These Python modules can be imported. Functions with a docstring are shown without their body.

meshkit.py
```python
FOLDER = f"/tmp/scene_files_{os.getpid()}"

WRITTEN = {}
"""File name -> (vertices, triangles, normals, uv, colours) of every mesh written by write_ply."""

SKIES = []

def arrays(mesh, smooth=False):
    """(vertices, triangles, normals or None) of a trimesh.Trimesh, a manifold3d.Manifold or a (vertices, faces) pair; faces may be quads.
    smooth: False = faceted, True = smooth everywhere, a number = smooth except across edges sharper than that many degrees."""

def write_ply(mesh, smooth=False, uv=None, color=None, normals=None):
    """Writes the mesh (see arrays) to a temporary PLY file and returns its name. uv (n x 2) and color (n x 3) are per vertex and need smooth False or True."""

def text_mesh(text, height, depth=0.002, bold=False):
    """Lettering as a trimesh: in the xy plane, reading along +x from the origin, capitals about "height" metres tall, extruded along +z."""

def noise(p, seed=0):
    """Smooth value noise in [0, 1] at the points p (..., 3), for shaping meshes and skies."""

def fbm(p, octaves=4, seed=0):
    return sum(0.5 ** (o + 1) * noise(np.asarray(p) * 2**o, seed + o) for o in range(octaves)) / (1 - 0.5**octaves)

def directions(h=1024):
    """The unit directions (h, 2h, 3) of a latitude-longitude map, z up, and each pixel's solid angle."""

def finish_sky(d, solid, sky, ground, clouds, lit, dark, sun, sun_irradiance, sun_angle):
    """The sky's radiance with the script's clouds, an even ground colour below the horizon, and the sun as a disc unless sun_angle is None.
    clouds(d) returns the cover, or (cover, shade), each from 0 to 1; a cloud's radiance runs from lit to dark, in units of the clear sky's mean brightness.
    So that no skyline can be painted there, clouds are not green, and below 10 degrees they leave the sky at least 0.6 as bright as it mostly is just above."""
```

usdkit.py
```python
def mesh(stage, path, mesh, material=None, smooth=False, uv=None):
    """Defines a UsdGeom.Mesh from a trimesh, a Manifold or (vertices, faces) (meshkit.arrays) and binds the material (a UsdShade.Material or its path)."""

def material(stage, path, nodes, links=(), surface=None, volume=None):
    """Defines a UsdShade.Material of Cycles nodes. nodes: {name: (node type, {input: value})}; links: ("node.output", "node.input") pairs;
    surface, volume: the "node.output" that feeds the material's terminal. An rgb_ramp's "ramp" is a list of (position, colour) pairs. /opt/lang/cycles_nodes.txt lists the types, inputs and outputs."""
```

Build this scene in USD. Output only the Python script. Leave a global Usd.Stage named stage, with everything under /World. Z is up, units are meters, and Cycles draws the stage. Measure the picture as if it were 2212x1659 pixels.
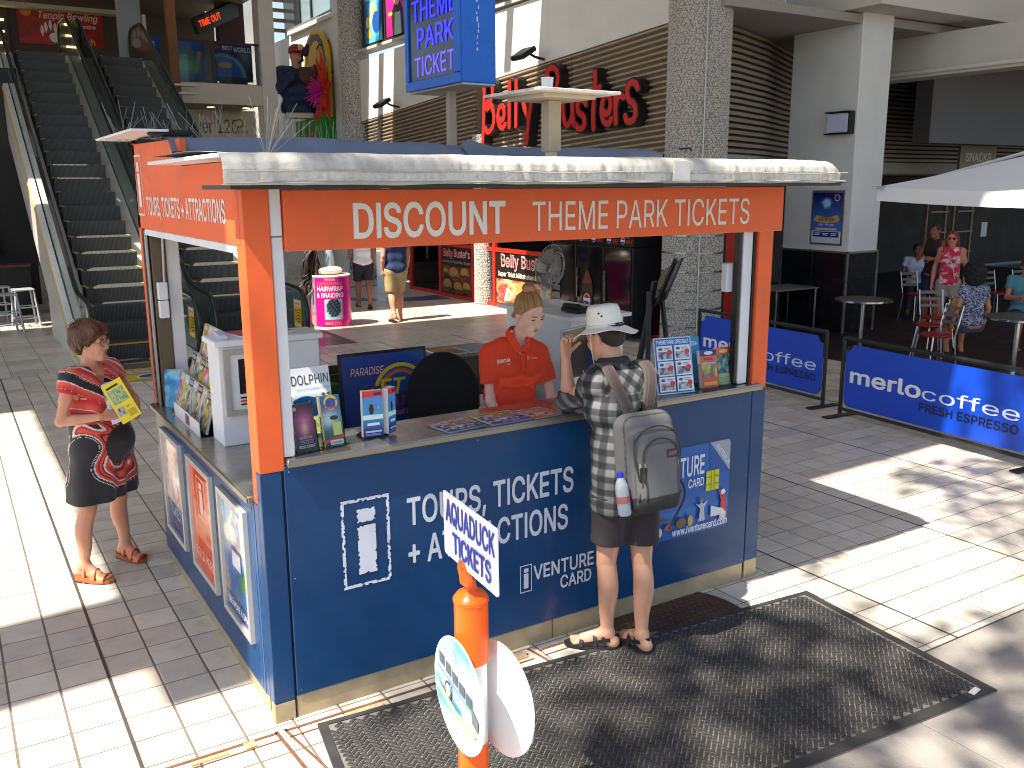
import math, random
import numpy as np, trimesh, usdkit, meshkit, manifold3d
from shapely.geometry import Polygon, Point, LineString, box as sbox
from shapely.ops import unary_union
from pxr import Usd, UsdGeom, UsdLux, UsdShade, Gf, Sdf, Vt
rng = np.random.default_rng(7); random.seed(7)
stage = Usd.Stage.CreateInMemory()
UsdGeom.SetStageUpAxis(stage, UsdGeom.Tokens.z); UsdGeom.SetStageMetersPerUnit(stage, 1.0)
stage.SetDefaultPrim(UsdGeom.Xform.Define(stage, '/World').GetPrim())
UsdGeom.Scope.Define(stage, '/World/Looks')
# ---------------------------------------------------------------- camera, sky, sun, exposure
PITCH, ROLL, YAW, EYE = .2121, -.0057, -.5537, (-1.0808, -3.86, 2.45)
def cam_axes():
    cy, sy = math.cos(YAW), math.sin(YAW)
    f = np.array([-sy*math.cos(PITCH), cy*math.cos(PITCH), -math.sin(PITCH)]); r = np.array([cy, sy, 0]); u = np.cross(r, f)
    return r*math.cos(ROLL)+u*math.sin(ROLL), -r*math.sin(ROLL)+u*math.cos(ROLL), f
_r, _u, _f = cam_axes()
cam = UsdGeom.Camera.Define(stage, '/World/camera')
cam.AddTransformOp().Set(Gf.Matrix4d(*_r, 0, *_u, 0, *(-_f), 0, *EYE, 1))
cam.CreateHorizontalApertureAttr(36.0); cam.CreateVerticalApertureAttr(27.0)
cam.CreateFocalLengthAttr(1979.98/2212*36.0); cam.CreateClippingRangeAttr(Gf.Vec2f(.05, 500))
EXPOSURE = 1.3
cam.CreateExposureAttr(EXPOSURE)
SUN = np.array([-.63, -.12, 1.0]); SUN /= np.linalg.norm(SUN)
SUN_EL, SUN_ROT = math.asin(SUN[2]), math.atan2(SUN[0], SUN[1])
sky = UsdLux.DomeLight.Define(stage, '/World/sky')
sky.GetPrim().SetCustomDataByKey('kind', 'structure'); sky.GetPrim().SetCustomDataByKey('label', 'clear blue daytime sky')
skym = usdkit.material(stage, '/World/Looks/sky_look', {
    's': ('sky_texture', {'sky_type': 'single_scattering', 'sun_disc': False, 'sun_elevation': SUN_EL, 'sun_rotation': SUN_ROT, 'aerosol_density': 1.6}),
    'b': ('background_shader', {'strength': .098})}, [('s.color', 'b.color')], surface='b.background')
UsdShade.MaterialBindingAPI.Apply(sky.GetPrim()).Bind(skym)
sun = UsdLux.DistantLight.Define(stage, '/World/sun')
sun.CreateIntensityAttr(1.2); sun.CreateAngleAttr(.53); sun.CreateColorAttr(Gf.Vec3f(1.0, .93, .82)); sun.CreateNormalizeAttr(True)
_z = SUN; _x = np.cross([0, 0, 1.0], _z); _x /= np.linalg.norm(_x); _y = np.cross(_z, _x)
sun.AddTransformOp().Set(Gf.Matrix4d(*_x, 0, *_y, 0, *_z, 0, 0, 0, 20, 1))
# ---------------------------------------------------------------- helpers
A = np.array
PI = math.pi
def S(r, g, b):
    c = A([r, g, b], float)/255
    return np.where(c <= .04045, c/12.92, ((c+.055)/1.055)**2.4)
taken = {}
def uniq(parent, name):
    k = f'{parent}/{name}'; n = taken.get(k, 0); taken[k] = n+1
    return k if n == 0 else f'{k}_{n:03d}'
def tag(path, label=None, cat=None, group=None, kind=None):
    p = stage.GetPrimAtPath(path)
    for k, v in (('label', label), ('category', cat), ('group', group), ('kind', kind)):
        if v: p.SetCustomDataByKey(k, v)
    return path
def thing(name, label, cat, loc=(0, 0, 0), rz=0, group=None, kind=None):
    p = uniq('/World', name); x = UsdGeom.Xform.Define(stage, p)
    x.AddTranslateOp().Set(Gf.Vec3d(*map(float, loc)))
    if rz: x.AddRotateZOp().Set(math.degrees(rz))
    return tag(p, label, cat, group, kind)
def copy(src, label, loc, rz=0, group=None):
    name = src.rsplit('/', 1)[1]
    while name[-1].isdigit() or name[-1] == '_': name = name[:-1]
    p = uniq('/World', name); x = UsdGeom.Xform.Define(stage, p); sp = stage.GetPrimAtPath(src)
    x.GetPrim().GetReferences().AddInternalReference(src); x.ClearXformOpOrder()
    x.AddTranslateOp(opSuffix='at').Set(Gf.Vec3d(*map(float, loc))); x.AddRotateZOp(opSuffix='turn').Set(math.degrees(rz))
    x.GetPrim().SetInstanceable(True); d = sp.GetCustomData()
    return tag(p, label, d.get('category'), group or d.get('group'))
_mats = {}
def mat(col=None, rough=.5, metal=0., var=.0, vs=5., bump=0., bs=60., spec=.5, emis=0., attr=False, trans=0., coat=0., sheen=0., dirt=0., detail=5.):
    """A principled look: colour (or the mesh's own 'col' primvar) varied by noise, with fine relief."""
    key = (None if col is None else tuple(np.round(np.asarray(col, float), 4)), rough, metal, var, vs, bump, bs, spec, emis, attr, trans, coat, sheen, dirt)
    if key in _mats: return _mats[key]
    n = {'p': ('principled_bsdf', {'roughness': rough, 'metallic': metal, 'specular_ior_level': spec, 'transmission_weight': trans, 'coat_weight': coat, 'sheen_weight': sheen})}
    l = []; g = ('geometry', {})
    if attr:
        n['a'] = ('attribute', {'attribute': 'col'}); out = 'a.color'
    else:
        out = None
        n['p'][1]['base_color'] = col
    if var or dirt:
        n['g'] = g
        n['n'] = ('noise_texture', {'scale': vs, 'detail': detail, 'roughness': .6}); l.append(('g.position', 'n.vector'))
        n['r'] = ('rgb_ramp', {'ramp': [(.25, (1-var-dirt,)*3), (.5, (1-var*.1-dirt*.2,)*3), (.75, (1+var,)*3)]}); l.append(('n.fac', 'r.fac'))
        n['m'] = ('mix', {'mix_type': 'multiply', 'fac': 1.0}); l.append(('r.color', 'm.color2'))
        if attr: l.append((out, 'm.color1'))
        else: n['m'][1]['color1'] = col; n['p'][1].pop('base_color')
        out = 'm.color'
        n['rr'] = ('map_range', {'from_min': .3, 'from_max': .7, 'to_min': max(0, rough-.08), 'to_max': min(1, rough+.1)}); l += [('n.fac', 'rr.value'), ('rr.result', 'p.roughness')]
    if out: l.append((out, 'p.base_color'))
    if emis:
        n['p'][1]['emission_strength'] = emis
        if out: l.append((out, 'p.emission_color'))
        else: n['p'][1]['emission_color'] = col
    if bump:
        n['g'] = g
        n['bn'] = ('noise_texture', {'scale': bs, 'detail': 4, 'roughness': .6}); l.append(('g.position', 'bn.vector'))
        n['b'] = ('bump', {'strength': min(1, bump), 'distance': .01}); l += [('bn.fac', 'b.height'), ('b.normal', 'p.normal')]
    m = usdkit.material(stage, f'/World/Looks/look_{len(_mats):03d}', n, l, surface='p.BSDF')
    _mats[key] = m
    return m
def look(name, nodes, links, surface, volume=None):
    return usdkit.material(stage, f'/World/Looks/{name}', nodes, links, surface=surface, volume=volume)
def put(path, v, f, m, smooth=False, col=None):
    v = np.asarray(v, float); f = np.asarray(f, int)
    if f.shape[1] == 4: f = np.vstack([f[:, [0, 1, 2]], f[:, [0, 2, 3]]])
    n = f.max()+1; v = v[:n]; col = None if col is None else np.asarray(col)[:n]
    me = usdkit.mesh(stage, path, (v, f), m, smooth if col is None or isinstance(smooth, bool) else True)
    if col is not None:
        c = np.asarray(col, np.float32)
        UsdGeom.PrimvarsAPI(me.GetPrim()).CreatePrimvar('col', Sdf.ValueTypeNames.Color3fArray, 'vertex').Set(Vt.Vec3fArray.FromNumpy(c))
    return path
def spline(pts, n=24):
    from scipy.interpolate import CubicSpline
    p = A(pts, float); t = np.r_[0, np.cumsum(np.linalg.norm(np.diff(p, axis=0), axis=1))]; return CubicSpline(t, p)(np.linspace(0, t[-1], n))
def wrinkle(amp, fx=9, seed=0, fz=14):
    def fn(D, X): return D+amp*(meshkit.noise(np.stack([X[..., 0]*fx, X[..., 1]*fx, X[..., 2]*fz], -1), seed)-.5)*2
    return fn
def unit(v): v = A(v, float); return v/np.linalg.norm(v)
def Rx(a): c, s = math.cos(a), math.sin(a); return A([[1, 0, 0], [0, c, -s], [0, s, c]])
def Ry(a): c, s = math.cos(a), math.sin(a); return A([[c, 0, s], [0, 1, 0], [-s, 0, c]])
def Rz(a): c, s = math.cos(a), math.sin(a); return A([[c, -s, 0], [s, c, 0], [0, 0, 1]])
_BV = A([[x, y, z] for x in (-1, 1) for y in (-1, 1) for z in (-1, 1)], float)*.5
_BF = A([[0, 1, 3, 2], [4, 6, 7, 5], [0, 4, 5, 1], [2, 3, 7, 6], [0, 2, 6, 4], [1, 5, 7, 3]])
_BT = np.vstack([_BF[:, [0, 1, 2]], _BF[:, [0, 2, 3]]])
_chc = {}
def chamf():
    """The hull topology of a box with cut edges, as sign and which-axis-is-full."""
    if not _chc:
        pts = [(sx, sy, sz, k) for sx in (-1, 1) for sy in (-1, 1) for sz in (-1, 1) for k in range(3)]
        P = A([[s*(1 if i == k else .8) for i, s in enumerate(p[:3])] for p in pts for k in [p[3]]], float)
        from scipy.spatial import ConvexHull
        ch = ConvexHull(P); F = ch.simplices.copy()
        for i, t in enumerate(F):
            n = np.cross(P[t[1]]-P[t[0]], P[t[2]]-P[t[0]])
            if n @ P[t].mean(0) < 0: F[i] = t[::-1]
        _chc['s'] = A([p[:3] for p in pts], float); _chc['k'] = A([p[3] for p in pts]); _chc['f'] = F
    return _chc
class MB:
    """Collects shapes (with a colour each) into one mesh."""
    def __init__(s): s.v, s.f, s.c, s.n = [], [], [], 0
    def add(s, v, f, col=None):
        v = np.asarray(v, float).reshape(-1, 3); f = np.asarray(f, int)
        if f.shape[1] == 4: f = np.vstack([f[:, [0, 1, 2]], f[:, [0, 2, 3]]])
        s.v.append(v); s.f.append(f+s.n); s.n += len(v)
        c = np.asarray((1, 1, 1) if col is None else col, float)
        s.c.append(np.broadcast_to(c, (len(v), 3)) if c.ndim == 1 else c)
        return s
    def box(s, c, d, R=None, col=None, ch=0):
        d = A(d, float)
        if ch:
            q = chamf(); e = np.minimum(ch, d*.45); v = q['s']*(d/2)
            for i in range(3): v[:, i] -= np.where(q['k'] == i, 0, q['s'][:, i]*e[i])
            f = q['f']
        else: v, f = _BV*d, _BT
        if R is not None: v = v @ np.asarray(R).T
        return s.add(v+A(c, float), f, col)
    def span(s, a, b, col=None, ch=0):
        a, b = A(a, float), A(b, float); return s.box((a+b)/2, np.abs(b-a), None, col, ch)
    def bar(s, p, q, w, h, col=None, ch=0, up=(0, 0, 1)):
        p, q = A(p, float), A(q, float); d = q-p; L = np.linalg.norm(d); d = d/L
        x = np.cross(d, up); x = x/np.linalg.norm(x) if np.linalg.norm(x) > 1e-6 else A([1., 0, 0]); z = np.cross(x, d)
        return s.box((p+q)/2, (w, L, h), np.stack([x, d, z], 1), col, ch)
    def tube(s, pts, r, n=8, col=None, cap=True):
        p = A(pts, float); r = np.broadcast_to(np.asarray(r, float), (len(p),))
        t = np.gradient(p, axis=0); t /= np.linalg.norm(t, axis=1, keepdims=True)+1e-12
        a = np.cross(t[0], [0, 0, 1.0]); a = a if np.linalg.norm(a) > 1e-3 else np.cross(t[0], [1.0, 0, 0]); a /= np.linalg.norm(a)
        rings = []
        ang = np.arange(n)*2*PI/n
        for i in range(len(p)):
            a = a-(a@t[i])*t[i]; a /= np.linalg.norm(a); b = np.cross(t[i], a)
            rings.append(p[i]+r[i]*(np.cos(ang)[:, None]*a+np.sin(ang)[:, None]*b))
        v = np.vstack(rings); i, j = np.meshgrid(np.arange(len(p)-1), np.arange(n), indexing='ij')
        f = np.stack([i*n+j, i*n+(j+1) % n, (i+1)*n+(j+1) % n, (i+1)*n+j], -1).reshape(-1, 4)
        f = np.vstack([f[:, [0, 1, 2]], f[:, [0, 2, 3]]])
        if cap:
            m = len(v); v = np.vstack([v, p[0], p[-1]]); k = np.arange(n); L = (len(p)-1)*n
            f = np.vstack([f, np.stack([(k+1) % n, k, np.full(n, m)], 1), np.stack([L+k, L+(k+1) % n, np.full(n, m+1)], 1)])
        return s.add(v, f, col)
    def lathe(s, prof, c=(0, 0, 0), n=24, col=None, R=None):
        pr = A(prof, float); ang = np.arange(n)*2*PI/n; m = len(pr)
        v = np.stack([pr[:, 0, None]*np.cos(ang), pr[:, 0, None]*np.sin(ang), np.repeat(pr[:, 1, None], n, 1)], -1).reshape(-1, 3)
        i, j = np.meshgrid(np.arange(m-1), np.arange(n), indexing='ij')
        f = np.stack([i*n+j, i*n+(j+1) % n, (i+1)*n+(j+1) % n, (i+1)*n+j], -1).reshape(-1, 4)
        if R is not None: v = v @ np.asarray(R).T
        cc = None if col is None else (col if np.ndim(col) == 1 else np.repeat(A(col, float), n, 0))
        return s.add(v+A(c, float), f, cc)
    def poly(s, P, fr, d0, d1, col=None):
        """A shapely area in the frame fr, from depth d0 to d1."""
        for g in getattr(P, 'geoms', [P]):
            if g.is_empty or g.area < 1e-9: continue
            m = trimesh.creation.extrude_polygon(g, d1-d0, engine='earcut'); v = m.vertices
            s.add(fr.pts(v[:, 0], v[:, 1], v[:, 2]+d0), m.faces, col)
        return s
    def tm(s, m, col=None, T=None):
        v = np.asarray(m.vertices)
        return s.add(v if T is None else T(v), m.faces, col)
    def build(s, parent, name, m, smooth=False, color=False, label=None, kind=None):
        p = uniq(parent, name); put(p, np.vstack(s.v), np.vstack(s.f), m, smooth, np.vstack(s.c) if color else None)
        if label or kind: tag(p, label=label, kind=kind)
        return p
    def solo(s, name, m, label, cat, group=None, kind=None, smooth=False, color=False):
        return tag(s.build('/World', name, m, smooth, color), label, cat, group, kind)
class Fr:
    """A plane in space: origin, right, up; outward = right x up."""
    def __init__(s, o, u, v):
        s.o, s.u, s.v = A(o, float), A(u, float), A(v, float); s.u /= np.linalg.norm(s.u); s.v /= np.linalg.norm(s.v); s.n = np.cross(s.u, s.v)
    def pts(s, x, y, d=0):
        x, y, d = np.broadcast_arrays(np.asarray(x, float), np.asarray(y, float), np.asarray(d, float))
        return s.o+x[..., None]*s.u+y[..., None]*s.v+d[..., None]*s.n
_txt = {}
def glyphs(t, bold):
    """A line of lettering as a flat area, capitals one unit tall; plain capital I (a bar)."""
    caps = t.upper() == t
    m = meshkit.text_mesh(t.replace('I', '\u0399') if caps else t, 1.0, .1, bold); v, f = m.vertices, m.faces
    f = f[(v[f][:, :, 2] > .05).all(1)]; u, inv = np.unique(f, return_inverse=True); v, f = v[u][:, :2].copy(), inv.reshape(-1, 3)
    return v, f
def text_shape(t, bold):
    if (t, bold) not in _txt: _txt[t, bold] = glyphs(t, bold)
    return _txt[t, bold]
class PB:
    """A flat print: coloured shapes laid one upon another on a plane, as one mesh with its own colours."""
    def __init__(s, fr, base=.001, step=.0008): s.fr, s.d, s.step, s.m = fr, base, step, MB()
    def _n(s): s.d += s.step; return s.d
    def rect(s, x, y, w, h, col, top=None):
        d = s._n(); c = A([col, col, col if top is None else top, col if top is None else top], float)
        s.m.add(s.fr.pts(A([x, x+w, x+w, x]), A([y, y, y+h, y+h]), d), [[0, 1, 2, 3]], c); return s
    def shape(s, P, col):
        d = s._n()
        for g in getattr(P, 'geoms', [P]):
            if g.is_empty: continue
            v, f = trimesh.creation.triangulate_polygon(g, engine='earcut'); s.m.add(s.fr.pts(v[:, 0], v[:, 1], d), f, col)
        return s
    def disc(s, x, y, r, col, ry=None, n=28):
        a = np.arange(n)*2*PI/n; return s.shape(Polygon(np.stack([x+r*np.cos(a), y+(ry or r)*np.sin(a)], 1)), col)
    def line(s, pts, w, col): return s.shape(LineString(pts).buffer(w/2, cap_style=2), col)
    def text(s, t, x, y, h, col, w=None, bold=False, align='l', rot=0, skew=0):
        v, f = text_shape(t, bold); v = v*h; x0, x1 = v[:, 0].min(), v[:, 0].max()
        v = v-A([x0, 0]); L = x1-x0
        if w: v = v*A([w/L, 1]); L = w
        v = v-A([{'l': 0, 'c': L/2, 'r': L}[align], 0])
        if skew: v = v+A([1, 0])*v[:, 1:]*skew
        if rot: v = v @ Rz(rot)[:2, :2].T
        d = s._n(); s.m.add(s.fr.pts(v[:, 0]+x, v[:, 1]+y, d), f, col); return s
    def pic(s, x, y, w, h, fn, nx=24, ny=24):
        """A printed picture: fn(u, v) -> colours (…, 3), u to the right and v up from 0 to 1."""
        d = s._n(); U, V = np.meshgrid(np.linspace(0, 1, nx), np.linspace(0, 1, ny)); c = np.clip(fn(U, V), 0, 1).reshape(-1, 3)
        i, j = np.meshgrid(np.arange(ny-1), np.arange(nx-1), indexing='ij'); a = i*nx+j
        s.m.add(s.fr.pts(x+U*w, y+V*h, d).reshape(-1, 3), np.stack([a, a+1, a+nx+1, a+nx], -1).reshape(-1, 4), c); return s
    def build(s, parent, name='print', rough=.4, label=None, m=None):
        return s.m.build(parent, name, m or mat(attr=True, rough=rough), color=True, label=label)
def mixc(a, b, t): return np.asarray(a)*(1-t[..., None])+np.asarray(b)*t[..., None]
def photo(pal, seed, sx=4, sy=4, sharp=3.0):
    """A printed photograph of nothing in particular: patches of the palette's colours."""
    pal = [np.asarray(p) for p in pal]
    def fn(u, v):
        p = np.stack([u*sx, v*sy, np.full_like(u, seed*3.7)], -1); t = meshkit.fbm(p, 4, seed)
        t = np.clip((t-.5)*sharp+.5, 0, .999)*(len(pal)-1); i = t.astype(int); P = A(pal)
        return P[i]*(1-(t-i))[..., None]+P[np.minimum(i+1, len(pal)-1)]*(t-i)[..., None]
    return fn
WHITE, BLACK = S(238, 238, 236), S(18, 18, 20)
PRINT = mat(attr=True, rough=.4)
# ================================================================ THE GROUND
# paved floor: square tiles of .225 m, laid along the kiosk
T, TX, TY = .225, -.145, 1.106
def tile_mats():
    base = [(210, 201, 186), (217, 208, 193), (196, 188, 175), (213, 202, 185), (204, 192, 175)]
    return [mat(S(*b)*.92, .38, var=.05, vs=7.0, bump=.05, bs=90, dirt=.16) for b in base]
TM = tile_mats()
pav = thing('pavement', 'pale square-tiled pedestrian floor with dark joints', None, kind='structure')
MB().span((-12, -1.19, -.06), (26, 34, -.0025)).build(pav, 'grout_bed', mat(S(112, 100, 88), .85, var=.2, vs=8))
cells = []
for i in range(-40, 62):
    for j in range(-11, 39):
        x, y = TX+i*T, TY+j*T
        if y < -1.4 or y > 9.85 or x < -9 or x > 13.7: continue
        if .15 < x and x+T < 3.0 and .1 < y and y+T < 2.3: continue          # under the kiosk
        cells.append((x, y))
def lum(x, y):   # how large a tile stands in the picture
    p = A([x+T/2, y+T/2, 0])-A(EYE); z = p@_f
    px, py = abs(p@_r)/z, (p@_u)/z
    return -1 if z < .3 or px > .6 or abs(py) > .47 else 1/z**2
cells.sort(key=lambda c: -lum(*c))
def tile_geo(mb, x, y, w=T, h=T, g=.0066, top=0.):
    b = .0035; t = top+rng.uniform(-.0006, .0006); tx, ty = rng.uniform(-.0005, .0005, 2)
    x0, x1, y0, y1 = x+g/2, x+w-g/2, max(y, -1.19)+g/2, y+h-g/2
    if y1-y0 < .02: return False
    v = [(x0, y0, -.006), (x1, y0, -.006), (x1, y1, -.006), (x0, y1, -.006), (x0+b, y0+b, t), (x1-b, y0+b, t+tx), (x1-b, y1-b, t+tx+ty), (x0+b, y1-b, t+ty)]
    mb.add(v, [[4, 5, 6, 7], [0, 1, 5, 4], [1, 2, 6, 5], [2, 3, 7, 6], [3, 0, 4, 7]]); return True
nt = 0; rest = [MB() for _ in TM]
def wide(x):  # every few tiles a wider movement joint
    return .014 if abs(((x+.592) % 1.3485)) < .03 or abs(((x+.592) % 1.3485)-1.3485) < .03 else .006
for x, y in cells:
    k = rng.integers(len(TM))
    inlaid = -.5 < y < -.05 and x < 3.4
    if nt < 298 and lum(x, y) > 0:
        m = MB()
        if tile_geo(m, x, y): m.build(pav, 'tile', TM[k]); nt += 1
    else: tile_geo(rest[k], x, y)
for x in np.arange(-9, 18, .45):
    for y in np.arange(9.85, 30, .45):
        dark = 2.2 < x < 4.1 and y < 11.3
        if not dark: tile_geo(rest[rng.integers(len(TM))], x, y, .45, .45, .004)
for k, m in enumerate(rest): m.build(pav, 'tile_field', TM[k], kind='stuff')
m = MB()
for x in np.arange(2.0, 4.2, .4):
    for y in np.arange(9.87, 11.2, .4): tile_geo(m, x, y, .4, .4, .004, .001)
m.build(pav, 'dark_landing_tile', mat(S(62, 58, 56), .35, var=.15, vs=3), label='dark grey tiled landing at the foot of the escalators', kind='stuff')
# widened movement joints: thin dark strips with a metal edge
jm = MB()
for k in range(-5, 10):
    x = -.592+k*1.3485
    if 0 < x < 3.1: continue
    jm.span((x-.007, -1.19, -.004), (x+.007, 9.8, .0015))
jm.build(pav, 'movement_joint', mat(S(74, 66, 60), .6, var=.2))
# brown inlaid lines and small plates by the kiosk's front
im = MB(); plate = MB()
def strip(x0, y0, x1, y1, w=.016): im.bar((x0, y0, .0022), (x1, y1, .0022), w, .003)
for x0, x1 in ((-.62, -.02), (.02, 1.35), (1.42, 1.9)):
    strip(x0, -.075, x1, -.075); strip(x0, -.135, x1, -.135, .008)
strip(-.02, -.06, .02, -.62); strip(.02, -.06, .1, -.55, .012); strip(1.38, -.03, 1.42, -.3)
for x, y, w, h in ((-.33, -.105, .16, .028), (-.15, -.1, .05, .05), (.4, -.105, .2, .03), (1.12, -.1, .05, .05), (1.3, -.07, .07, .07)):
    plate.span((x-w/2, y-h/2, .001), (x+w/2, y+h/2, .0055))
im.build(pav, 'inlay_line', mat(S(112, 74, 50), .8, var=.3, vs=20)); plate.build(pav, 'inlay_plate', mat(S(176, 150, 116), .6, var=.3, vs=30))
MB().span((.80, -.125, .001), (.86, -.075, .007), ch=.002).build(pav, 'red_glass_stud', mat(S(200, 30, 40), .1))
# footpath of exposed-aggregate concrete beyond the tiles
look_fp = look('footpath_look', {'g': ('geometry', {}), 'n': ('noise_texture', {'scale': 2.2, 'detail': 6}), 'r': ('rgb_ramp', {'ramp': [(.3, S(112, 106, 100)), (.5, S(138, 132, 124)), (.7, S(152, 145, 136))]}),
    'v': ('voronoi_texture', {'scale': 130}), 'vr': ('rgb_ramp', {'ramp': [(0, (.55,)*3), (.25, (1., 1, 1)), (1, (1.06,)*3)]}), 'm': ('mix', {'mix_type': 'multiply', 'fac': .8}),
    'b': ('bump', {'strength': .5, 'distance': .004}), 'p': ('principled_bsdf', {'roughness': .85})},
    [('g.position', 'n.vector'), ('g.position', 'v.vector'), ('n.fac', 'r.fac'), ('v.distance', 'vr.fac'), ('r.color', 'm.color1'), ('vr.color', 'm.color2'), ('m.color', 'p.base_color'), ('v.distance', 'b.height'), ('b.normal', 'p.normal')], 'p.BSDF')
fp = MB()
for k in range(-6, 16):
    fp.span((-6.45+k*1.5+.004-3, -9.0, -.06), (-6.45+(k+1)*1.5-.004-3, -1.196, -.001), ch=.003)
fp.solo('footpath', look_fp, 'grey exposed-aggregate concrete footpath beyond the tiles', None, kind='structure')
MB().span((-150, -150, -.5), (150, 150, -.07)).solo('ground', mat(S(120, 116, 110), .9, var=.1, vs=.5), 'grey ground around the plaza', None, kind='structure')
# round cover let into the floor beside the mat
mc = thing('manhole_cover', 'round brown studded metal cover in the floor by the kiosk front', 'manhole cover', (2.28, -.22, 0))
MB().lathe([(0, .004), (.40, .004), (.41, .006), (.43, .006), (.435, .0)], n=48).build(mc, 'rim', mat(S(82, 60, 48), .55, metal=.3, var=.3))
st = MB()
for i in range(-9, 10):
    for j in range(-9, 10):
        x, y = i*.042+(j % 2)*.021, j*.042
        if x*x+y*y < .375**2: st.box((x, y, .0065), (.022, .011, .006), Rz(PI/4 if (i+j) % 2 else -PI/4), ch=.002)
st.build(mc, 'tread_stud', mat(S(96, 72, 58), .5, metal=.4, var=.3), kind='stuff')
# ---------------------------------------------------------------- rubber mat with dog-bone relief
MC = [A([.158, -.116]), A([3.203, -.355]), A([3.098, -1.63]), A([-.05, -1.42])]   # far left, far right, near right, near left
def mat_pt(u, v): return (1-u)*((1-v)*MC[0]+v*MC[3])+u*((1-v)*MC[1]+v*MC[2])
rm = thing('rubber_mat', 'large black rubber floor mat with interlocking dog-bone relief', 'floor mat')
rub = mat(S(114, 110, 104), .55, var=.25, vs=6, dirt=.1, bump=.1); rub2 = mat(S(54, 53, 51), .5, var=.3, vs=5, dirt=.15, bump=.15, bs=200)
def slab(q0, q1, z0, z1, mb, r0, r1):
    a = [mat_pt(*p) for p in ((q0, r0), (q1, r0), (q1, r1), (q0, r1))]
    a = a[::-1]; v = [(*p, z0) for p in a]+[(*p, z1) for p in a]
    mb.add(v, [[4, 5, 6, 7], [0, 1, 5, 4], [1, 2, 6, 5], [2, 3, 7, 6], [3, 0, 4, 7]])
b = MB(); slab(0, 1, .001, .009, b, 0, 1); b.build(rm, 'base', rub)
b = MB()
for q in ((0, 1, 0, .022), (0, 1, .955, 1), (0, .014, .022, .955), (.986, 1, .022, .955)): slab(q[0], q[1], .009, .0145, b, q[2], q[3])
b.build(rm, 'border', mat(S(52, 51, 50), .6, var=.2, vs=8))
def bone(L=.0465, W=.0222, w=.0150):
    n = 24; out = []
    for i in range(n):
        a = 2*PI*i/n; x = math.cos(a)*L/2
        k = abs(x)/(L/2); yy = (w+(W-w)*k**1.6)/2
        y = math.sin(a); out.append((x*(1 if abs(y) < .98 else 1), np.sign(y)*yy*min(1, abs(y)*1.8)))
    return A(out)
BN = bone(); nb = len(BN)
def bone_geo(mb, c, a, z0=.009, z1=.0142):
    R = Rz(a)[:2, :2]; p = BN @ R.T+c; q = (BN*.86) @ R.T+c
    v = np.vstack([np.c_[p, np.full(nb, z0)], np.c_[p, np.full(nb, z1-.0012)], np.c_[q, np.full(nb, z1)], [[c[0], c[1], z1]]])
    k = np.arange(nb); kk = (k+1) % nb
    f = [np.stack([k+o, kk+o, kk+o+nb, k+o+nb], 1) for o in (0, nb)]; f = np.vstack(f)
    f = np.vstack([f[:, [0, 1, 2]], f[:, [0, 2, 3]], np.stack([2*nb+k, 2*nb+kk, np.full(nb, 3*nb)], 1)])
    mb.add(v, f)
g = .024; pts = []; ax = MC[1]-MC[0]; ang0 = math.atan2(ax[1], ax[0]); cen = mat_pt(.5, .45); R2 = Rz(ang0+PI/4)[:2, :2]
MQ = Polygon([mat_pt(*p) for p in ((.018, .028), (.982, .028), (.982, .95), (.018, .95))]).buffer(-.002)
from shapely import contains_xy
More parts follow.
